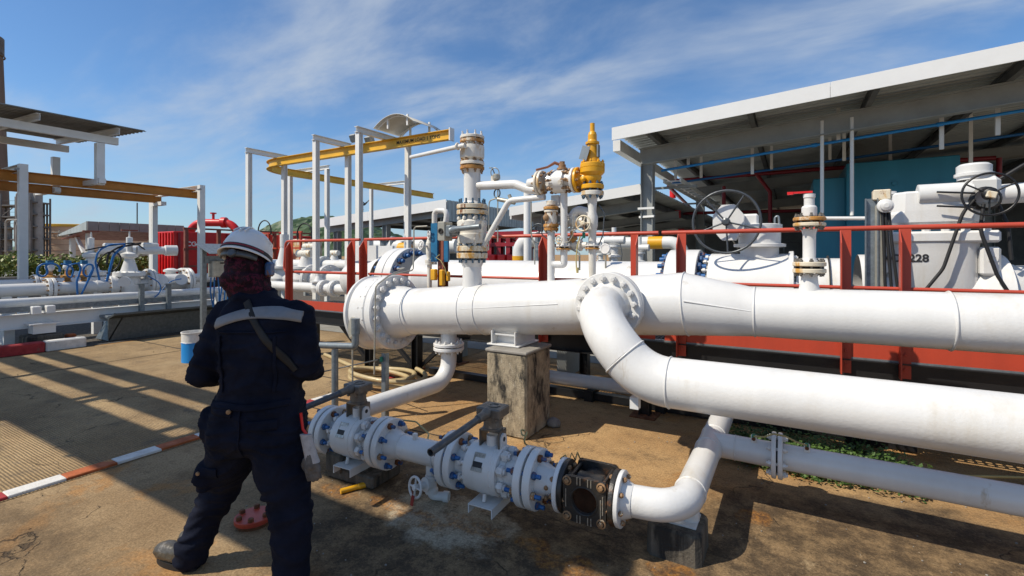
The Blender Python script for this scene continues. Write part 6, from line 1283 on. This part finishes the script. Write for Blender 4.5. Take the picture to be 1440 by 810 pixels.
# yellow plastic piece
a = S(479, 691, z=.02); b = S(538, 675, z=.02); tag(MB().lathe(a, b-a, [(.0,0),(.018,0),(.018,.12),(.021,.125),(.021,.2),(.016,.205),(.016,(b-a).length),(0,(b-a).length)], 12).build('yellow_tube', 'yellow'), 'broken yellow plastic tube lying on the floor before the far ball valve', 'tube')
# earth wires
tag(MB().tube(fillet([S(560,590,z=.42), S(585,593,z=.42), S(603,610,z=.40), S(600,626,z=.38), S(592,628,z=.36), S(592,620,z=.36)], .05, 5), .006, 6).build('earth_wire', 'wire'), 'looped yellow earth wire on the farther ball valve', 'wire')
tag(MB().tube(fillet([S(738,606,z=.5), S(732,602,z=.52), S(734,612,z=.5), S(740,613,z=.5), S(742,604,z=.52), S(736,622,z=.45), S(752,634,z=.36)], .03, 5), .006, 6).build('earth_wire', 'wire'), 'looped pale earth wire before the concrete pier', 'wire')
tag(MB().tube([S(788,645,z=.35), S(795,640,z=.38), S(800,648,z=.36), S(804,637,z=.38), S(809,647,z=.36), S(812,636,z=.36), S(818,650,z=.3)], .005, 6).build('earth_wire', 'wire'), 'kinked earth wire between near ball valve and sight glass', 'wire')
tag(MB().tube([S(893,686,z=.32), S(905,686,z=.34), S(925,687,z=.34), S(940,690,z=.30)], .006, 6).build('earth_wire', 'wire'), 'short yellow earth wire on the low elbow flange', 'wire')
tag(MB().tube([S(1000,640,z=.05), S(1200,665,z=.06), S(1460,672,z=.05)], .010, 6).build('ground_cable', 'wire'), 'straight yellow ground cable below the branch pipe at the right', 'cable')
# weeds under the pipes at the right
m = MB(); rnd = random.Random(5)
for k in range(2600):
    x = rnd.uniform(-.45, .8); y = rnd.gauss(4.5, .2) ; h = rnd.uniform(.02, .16)
    if y < 4.2 or y > 5.3 or rnd.random() > 1.1 - abs(x-.1)/.8: continue
    b = V((x, y, 0))
    for q in range(9):
        c = b + V((rnd.gauss(0,.05), rnd.gauss(0,.05), h*rnd.uniform(.3,1.1))); s = rnd.uniform(.007,.021); n1 = V((rnd.gauss(0,1), rnd.gauss(0,1), rnd.gauss(0,.5))).normalized(); n2 = n1.cross(V((rnd.gauss(0,.4), rnd.gauss(0,.4), 1))).normalized(); m.face([c-n1*s, c+n2*s*.6, c+n1*s, c-n2*s*.6])
wd = m.build('weeds', 'leaf'); wd['kind'] = 'stuff'; wd['label'] = 'low green weeds growing under the pipes'; wd['category'] = 'weeds'
m = MB()
for k in range(260):
    x = rnd.uniform(-4.5, 1.6); y = rnd.uniform(1.6, 4.6); s = rnd.uniform(.002, .008); m.sphere((x, y, s*.4), (s, s*.8, s*.6), 5, 4)
gr = m.build('grit', 'concrete_edge'); gr['kind'] = 'stuff'; gr['label'] = 'scattered pale grit on the yard floor'; gr['category'] = 'grit'
rk = S(779, 600, z=0); m = MB(); m.sphere(rk + V((0,0,.04)), (.07,.06,.05), 9, 7)
for v in m.v: v += V((noise.noise(v*14), noise.noise(v*14 + V((5,0,0))), noise.noise(v*14 + V((0,5,0)))))*.02
tag(m.build('rock', 'concrete_edge'), 'grey rock lying at the foot of the tall concrete pier', 'rock')
gp3 = thing('ground_pipe', 'white pipe low on the ground behind the tall concrete pier', 'pipe', (-2.5, 5.25, 0)); MB().cyl((-3.0, 5.25, .2), (-.9, 5.25, .2), .075, n=24).build('pipe_wall', 'white', gp3); MB().cyl((-3.0,5.25,.2), (-2.9,5.25,.2), .08, n=24).build('coupling', 'yellow', gp3); MB().box((-2.0,5.25,.06), (.1,.2,.12)).build('sleeper', 'black', gp3); MB().box((-1.2,5.25,.06), (.1,.2,.12)).build('sleeper', 'black', gp3)
# black grating frame low at the right
lf = thing('ground_grating', 'low black grating beside the platform at the right', 'grating', (1.5, 4.6, 0)); MB().bar((.6, 5.2, .33), (6, 5.2, .33), .05, .08).build('frame', 'black', lf)
m = MB(); [m.bar((.6+k*.06, 4.96, .36), (.6+k*.06, 5.2, .36), .006, .03) for k in range(80)]; [m.bar((.6, 4.96+k*.05, .36), (5.4, 4.96+k*.05, .36), .006, .03) for k in range(6)]; m.build('bars', 'black', lf, kind='stuff')
for x in (.62, 2.2, 3.8): MB().bar((x,5.2,0), (x,5.2,.3), .05, .05).build('leg', 'black', lf)
# ------------------------------------------------------------------ unseen canopy added left of the viewpoint, its gaps shaped to shade the floor
oc = thing('shade_canopy', 'narrow metal canopy on posts beside the path, left of the viewpoint', 'canopy', (-4, -1.3, 0)); HC = 4.2
for (ya, yb, xa, ln_) in ((-1.0, -.52, -3.4, 12.5), (-.34, .46, -3.15, 3.6), (-.34, .0, -6.76, 9.0), (.15, .46, -6.76, 9.0), (-.518, -.342, -3.45, 1.15), (-.518, -.342, -6.4, .9)): MB().corr((xa, ya, HC), (0,1,0), (-1,0,0), yb-ya, ln_, .2, .03).build('roof_sheet', 'old_roof', oc)
for k in range(7): MB().channel((-3.5-k*2, -1.1, HC-.08), (-3.5-k*2, .5, HC-.08), .12, .06).build('rafter', 'steel_white', oc)
for y in (-.95, .35): MB().bar((-3.2, y, HC-.2), (-15.8, y, HC-.2), .08, .12).build('purlin_beam', 'steel_white', oc)
for k in range(3): MB().bar((-4.2-k*5, -1.0, 0), (-4.2-k*5, -1.0, HC-.26), .15, .15).build('post', 'steel_white', oc); MB().bar((-4.2-k*5, -1.0, HC-.3), (-4.2-k*5, .4, HC-.3), .1, .1).build('arm', 'steel_white', oc)
# ------------------------------------------------------------------ the worker
def PC(X, Y, Z): return V((X*CY - Y*SY, X*SY + Y*CY, Z))
ey_ = V((-SY, CY, 0)); ex_ = V((CY, SY, 0))
wk = thing('person', 'person in navy coverall and white hard hat walking away from the viewer', 'person', PC(-1.34, 2.42, 0))
def remesh(mb, vox, smooth=6, wr=0, wscale=9, seed=0, it=None):
    me = mb.mesh('tmp'); o = bpy.data.objects.new('tmp', me); C.objects.link(o)
    md = o.modifiers.new('r', 'REMESH'); md.mode = 'VOXEL'; md.voxel_size = vox; md.use_smooth_shade = True
    if smooth: s = o.modifiers.new('s', 'SMOOTH'); s.factor = .5; s.iterations = smooth
    dg = bpy.context.evaluated_depsgraph_get(); out = bpy.data.meshes.new_from_object(o.evaluated_get(dg)); bpy.data.objects.remove(o, do_unlink=True)
    if wr:
        vn = [v.normal.copy() for v in out.vertices]
        for v, n in zip(out.vertices, vn):
            p = v.co; q = V((p.x*wscale*.75, p.y*wscale*.75, p.z*wscale*2.1 + 1.6*noise.noise(p*3.5))) + V((seed,0,0))
            f = 1 - abs(noise.noise(q)); g = noise.noise(p*4 + V((seed,3,0))); f2 = 1 - abs(noise.noise(V((q.x*.7+q.z*.9, q.y*.7, q.z*.6 - q.x*.5))))
            v.co = p + n*(wr*((f**3 - .45) + .8*(f2**4 - .3) + .6*g))
    for p in out.polygons: p.use_smooth = True
    return out
def add(me, name, mt, parent, label=None):
    me.name = name; me.materials.clear(); me.materials.append(M[mt]); me.transform(Matrix.Translation(-wpos(parent))) if parent else None
    o = bpy.data.objects.new(name, me); C.objects.link(o); o.parent = parent
    if label: o['label'] = label
    return o
def limb(m, pts, n=18):
    """tapered limb with round ends through (point, radius)"""
    P = []; Rr = []
    for i, (p, r_) in enumerate(pts):
        P.append(V(p)); Rr.append(r_)
    # ease between joints
    A_ = [P[0]]; B_ = [Rr[0]]
    for i in range(len(P)-1):
        for k in range(1, 7): t = k/6; A_.append(P[i].lerp(P[i+1], t)); B_.append(Rr[i] + (Rr[i+1]-Rr[i])*t)
    m.tube(A_, B_, n)
    for p, r_ in zip(P, Rr): m.sphere(p, r_, 14, 10)
def oval(m, secs, n=28):
    rs = []
    for (X, Y, Z, w_, d_) in secs:
        rs.append([PC(X + w_*math.copysign(abs(math.cos(t))**.8, math.cos(t)), Y + d_*math.copysign(abs(math.sin(t))**.8, math.sin(t)), Z) for t in [2*PI*k/n for k in range(n)]])
    m.rings(rs, caps=True)
b = MB()
oval(b, [(-1.29,2.42,.70,.13,.12),(-1.29,2.42,.76,.22,.168),(-1.288,2.42,.84,.228,.17),(-1.28,2.42,.92,.21,.158),(-1.272,2.42,1.0,.19,.143),(-1.27,2.42,1.08,.188,.148),(-1.265,2.42,1.2,.196,.155),(-1.262,2.42,1.30,.205,.158),(-1.262,2.42,1.37,.20,.145),(-1.275,2.425,1.42,.155,.122),(-1.30,2.43,1.46,.105,.10),(-1.318,2.435,1.50,.085,.09)])
limb(b, [(PC(-1.425,2.42,1.36),.088),(PC(-1.495,2.40,1.23),.078),(PC(-1.545,2.385,1.10),.072),(PC(-1.52,2.52,1.07),.064),(PC(-1.43,2.68,1.12),.05)])
limb(b, [(PC(-1.095,2.42,1.365),.088),(PC(-1.05,2.40,1.25),.078),(PC(-1.035,2.40,1.13),.072),(PC(-1.06,2.53,1.08),.063),(PC(-1.15,2.68,1.13),.05)])
limb(b, [(PC(-1.395,2.43,.80),.145),(PC(-1.455,2.48,.64),.122),(PC(-1.545,2.56,.46),.094),(PC(-1.645,2.57,.27),.082),(PC(-1.71,2.57,.12),.08),(PC(-1.725,2.57,.065),.078)])
limb(b, [(PC(-1.185,2.40,.80),.145),(PC(-1.145,2.385,.62),.124),(PC(-1.10,2.37,.46),.098),(PC(-1.09,2.35,.27),.088),(PC(-1.08,2.34,.13),.084),(PC(-1.075,2.34,.07),.082)])
# cargo and hip pockets, collar
b.sphere(PC(-1.56,2.42,.56), (.05,.05,.085), 12, 8); b.sphere(PC(-1.50,2.38,.83), (.05,.06,.09), 12, 8); b.torus(PC(-1.31,2.43,1.475), V((0,-.1,1)), .088, .026, 28, 8)
body = remesh(b, .011, 4, .0125, 8.0, 2.0); bodyo = add(body, 'coverall', 'coverall', wk)
bv = BVHTree.FromPolygons([v.co + wpos(wk) for v in body.vertices], [tuple(p.vertices) for p in body.polygons])
def on_back(X, Z, lift=.011):
    h = bv.ray_cast(PC(X, 1.2, Z), ey_); return (h[0] - ey_*lift) if h[0] else None
def ribbon(name, mt, path, width, thick=.004, n=40):
    top = []; P_ = []
    for k in range(n+1):
        t = k/n; X, Z, dX, dZ = path(t); a = [on_back(X + dX*width*s, Z + dZ*width*s) for s in (-.5, -.17, .17, .5)]
        if all(a): P_.append(a)
    for _ in range(8):
        P_ = [P_[0]] + [[(P_[i-1][j] + P_[i][j]*2 + P_[i+1][j])/4 for j in range(4)] for i in range(1, len(P_)-1)] + [P_[-1]]
    m = MB(); rs = [r_ + [q + ey_*thick*2.2 for q in reversed(r_)] for r_ in P_]; m.rings(rs, closed=True, sm=True, caps=True); return m.build(name, mt, wk)
def pxX(u, Y=2.25): return (u-720)/F*Y
# reflective band across the back
ribbon('reflective_band', 'stripe', lambda t: (-1.43 + t*.40, 1.345 + .03*t + .042*math.sin(t*PI), .06, 1), .052, .008)
# shoulder strap
ribbon('shoulder_strap', 'strap', lambda t: (-1.29 + .235*t, 1.455 - .34*t, .8, .6), .03)
ribbon('waist_seam', 'coverall', lambda t: (-1.445 + t*.36, .958 + .004*math.sin(t*9), 0, 1), .028, .006)
ribbon('yoke_seam', 'coverall', lambda t: (-1.42 + t*.33, 1.31, 0, 1), .006, .005)
ribbon('back_pleat', 'coverall', lambda t: (-1.40 + .01*t, 1.29 - .27*t, 1, 0), .012, .006)
ribbon('back_pleat', 'coverall', lambda t: (-1.13 - .01*t, 1.29 - .27*t, 1, 0), .012, .006)
ribbon('seat_seam', 'coverall', lambda t: (-1.285 + .003*math.sin(t*7), .94 - .33*t, 1, 0), .006, .005)
ribbon('pocket_flap', 'coverall', lambda t: (-1.25 + t*.13, .87, 0, 1), .045, .007, 14)
ribbon('pocket_flap', 'coverall', lambda t: (-1.555 + t*.10, .60, 0, 1), .05, .008, 14)
# belt tab with button
ribbon('waist_tab', 'coverall', lambda t: (-1.455 + t*.13, .945 - .01*t, 0, 1), .05, .006, 12)
q = on_back(-1.335, .938, .015); MB().lathe(q, -ey_, [(.0,.004),(.009,.003),(.011,0),(.011,-.006)], 14).build('snap_button', 'rust_bolt', wk)
q = on_back(-1.555, .595, .012)
if q: MB().lathe(q, -ey_, [(.0,.004),(.008,.003),(.01,0),(.01,-.006)], 14).build('snap_button', 'rust_bolt', wk)
# reflective patch on the right knee inside
q = on_back(-1.185, .40); m = MB()
pts = [on_back(-1.2, .375, .005), on_back(-1.178, .372, .005), on_back(-1.182, .41, .005), on_back(-1.203, .415, .005)]
if all(pts): m.plate(pts, .004).build('reflective_patch', 'stripe', wk)
# head in a printed balaclava
hc = PC(-1.355, 2.44, 1.615); h = MB(); RZ_ = Matrix.Rotation(YAW, 3, 'Z')
h.sphere(hc, (.092,.112,.128), 22, 16, RZ_); oval(h, [(-1.315,2.44,1.45,.095,.10),(-1.33,2.435,1.49,.10,.10),(-1.352,2.43,1.53,.108,.105),(-1.355,2.43,1.58,.10,.11)])
h.sphere(hc + RZ_ @ V((0,.105,-.02)), (.018,.03,.03), 10, 8); h.sphere(hc + RZ_ @ V((0,.09,-.075)), (.04,.03,.03), 10, 8)
add(remesh(h, .009, 4, .006, 16, 5), 'balaclava', 'balaclava', wk)
f = MB(); 
for s in (-1, 1): f.sphere(hc + RZ_ @ V((s*.035,.098,.012)), (.02,.012,.012), 12, 8)
f.build('eyes', 'skin', wk)
# hard hat
ho = PC(-1.358, 2.445, 1.67); tilt = Matrix.Rotation(YAW, 3, 'Z') @ Matrix.Rotation(R(-25), 3, 'X') @ Matrix.Rotation(R(4), 3, 'Y'); m = MB(); rs = []
for k in range(15):
    t = k/14*PI/2; rr = math.cos(t)**.8 if k < 14 else .001; rs.append([ho + tilt @ V((.113*rr*math.cos(a), .136*rr*math.sin(a), .142*math.sin(t))) for a in [2*PI*j/40 for j in range(40)]])
rim = [ho + tilt @ V((.124*math.cos(a), (.148 + .03*max(0, math.sin(a)))*math.sin(a), -.014)) for a in [2*PI*j/40 for j in range(40)]]
rim2 = [p + V((0,0,-.006)) for p in rim]; ins = [ho + tilt @ V((.108*math.cos(a), .130*math.sin(a), -.012)) for a in [2*PI*j/40 for j in range(40)]]; dome_in = [ho + tilt @ V((.1*math.cos(a), .11*math.sin(a), .09)) for a in [2*PI*j/40 for j in range(40)]]
m.rings([dome_in, ins, rim2, rim] + rs); hat = m.build('hard_hat', 'helmet', wk)
for s in (-.035, 0, .035): MB().tube([ho + tilt @ V((s*math.cos(t)*1.0 + s*.0, .136*math.sin(t - PI/2 + .0) if False else -.15*math.cos(t), .149*math.sin(t)**1.0 + .0)) for t in [R(35 + 110*k/14) for k in range(15)]], .004, 6).build('crown_ridge', 'helmet', hat)
MB().rings([[ho + tilt @ V((.1155*c_*math.cos(a), .1385*c_*math.sin(a), z)) for a in [2*PI*j/40 for j in range(40)]] for z, c_ in ((-.004,1.02),(.016,1.0))]).build('band_black', 'ink', hat)
MB().rings([[ho + tilt @ V((.1162*c_*math.cos(a), .1392*c_*math.sin(a), z)) for a in [R(200)+R(140)*j/20 for j in range(21)]] for z, c_ in ((.004,1.012),(.011,1.006))], closed=False).build('band_red', 'deep_red', hat)
m = MB(); rs = []
for k in range(21):
    a = R(205 + 130*k/20); rs.append([ho + tilt @ V((.096*math.cos(a)*s, .124*math.sin(a)*s, z - .01*abs(k-10)/10*-1)) for s, z in ((1,-.055),(1.06,-.052),(1.06,-.026),(1,-.023))])
m.rings(rs, caps=True); m.build('ratchet_band', 'lever', hat); kq = ho + tilt @ V((.006,-.134,-.040)); MB().lathe(kq + tilt @ V((0,.012,0)), tilt @ V((0,-1,0)), [(.021,0),(.021,.012),(.017,.017),(0,.018)], 20).build('ratchet_knob', 'lever', hat)
e = hc + RZ_ @ V((.118,.0,-.01)); MB().box(e, (.03,.06,.075), RZ_, bev=.01).build('ear_muff_cup', 'blue_bolt', hat)
# boots
def boot(ank, toe, name='boot'):
    ank = V(ank); toe = V(toe); d = (toe-ank); d.z = 0; d.normalize(); m = MB(); s = d.cross(V((0,0,1)))
    limb(m, [(ank + V((0,0,.08)),.05),(ank + V((0,0,.0)),.052),(ank + d*.08 + V((0,0,-.012)),.05),(ank + d*.16 + V((0,0,-.018)),.05),(ank + d*.2 + V((0,0,-.022)),.044)]); m.sphere(ank - d*.03 + V((0,0,-.01)), .05, 14, 10)
    o = add(remesh(m, .009, 4, .003, 20), name, 'boot', wk)
    sl = MB(); pts = []; L_ = .27
    for k in range(24):
        t = 2*PI*k/24; pts.append(ank + d*(.085 + .145*math.cos(t)) + s*(.048*math.sin(t)*(1 + .12*math.cos(t)))); 
    sl.rings([[V((p.x,p.y,.002)) for p in pts], [V((p.x,p.y,.03)) for p in pts]], sm=False, caps=True); sl.build('sole', 'rubber', o)
boot(PC(-1.735,2.56,.078), PC(-2.0,2.66,.05)); boot(PC(-1.09,2.345,.078), PC(-1.14,2.6,.05))
# hands, loosely closed in front of the body
def hand(wr_, mid, up_, side, mt='skin', thing_parent=wk, name='hand', hang=False):
    wr_ = V(wr_); d = V(mid).normalized(); u_ = V(up_).normalized(); s = d.cross(u_).normalized()*side; m = MB()
    limb(m, [(wr_,.027),(wr_ + d*.045,.03)]); 
    for k in range(4): b_ = wr_ + d*.05 + s*(.028 - .019*k); limb(m, [(wr_ + d*.02 + s*(.02-.013*k), .016), (b_ + d*.03, .0125)], 10)
    for k, ln in enumerate((.066,.075,.07,.056)):
        b_ = wr_ + d*.075 + s*(.03 - .0195*k); cu = .35 if hang else .9
        limb(m, [(b_,.0095),(b_ + d*ln*.45 - u_*ln*.12*cu,.009),(b_ + d*ln*.75 - u_*ln*.42*cu,.0085),(b_ + d*ln*.82 - u_*ln*.75*cu,.0075)], 10)
    limb(m, [(wr_ + d*.02 + s*.03,.013),(wr_ + d*.05 + s*.05 - u_*.012,.0105),(wr_ + d*.085 + s*.05 - u_*.025,.009)], 10)
    return add(remesh(m, .0045, 2), name, mt, thing_parent)
hand(PC(-1.415,2.70,1.125), ex_*.35 + ey_*.9, V((0,0,1)), 1); hand(PC(-1.165,2.70,1.135), -ex_*.35 + ey_*.9, V((0,0,1)), -1)
# glove tucked in the pocket
gl = thing('work_glove', 'white and grey knitted work glove hanging from the pocket of the person', 'glove', PC(-.99, 2.34, .72))
gw = PC(-.985, 2.34, .70); hand(gw, V((0,0,-1)) + ex_*.12, -ey_, 1, 'glove_palm', gl, 'glove_hand', True)
m = MB(); rs = []
for (dz, w_, d_) in ((.10,.03,.012),(.05,.030,.02),(.0,.031,.026),(-.035,.036,.026)): rs.append([gw + ex_*(w_*math.cos(2*PI*k/16) - .25*dz) + ey_*d_*math.sin(2*PI*k/16) + V((0,0,dz)) for k in range(16)])
m.rings(rs, caps=True); m.build('cuff', 'glove', gl)
MB().tube([gw + V((0,0,.07)), gw + V((-.03,0,.12)) - ex_*.02, gw + V((-.03,0,.2)) - ex_*.03], .007, 6).build('red_cord', 'red', gl)
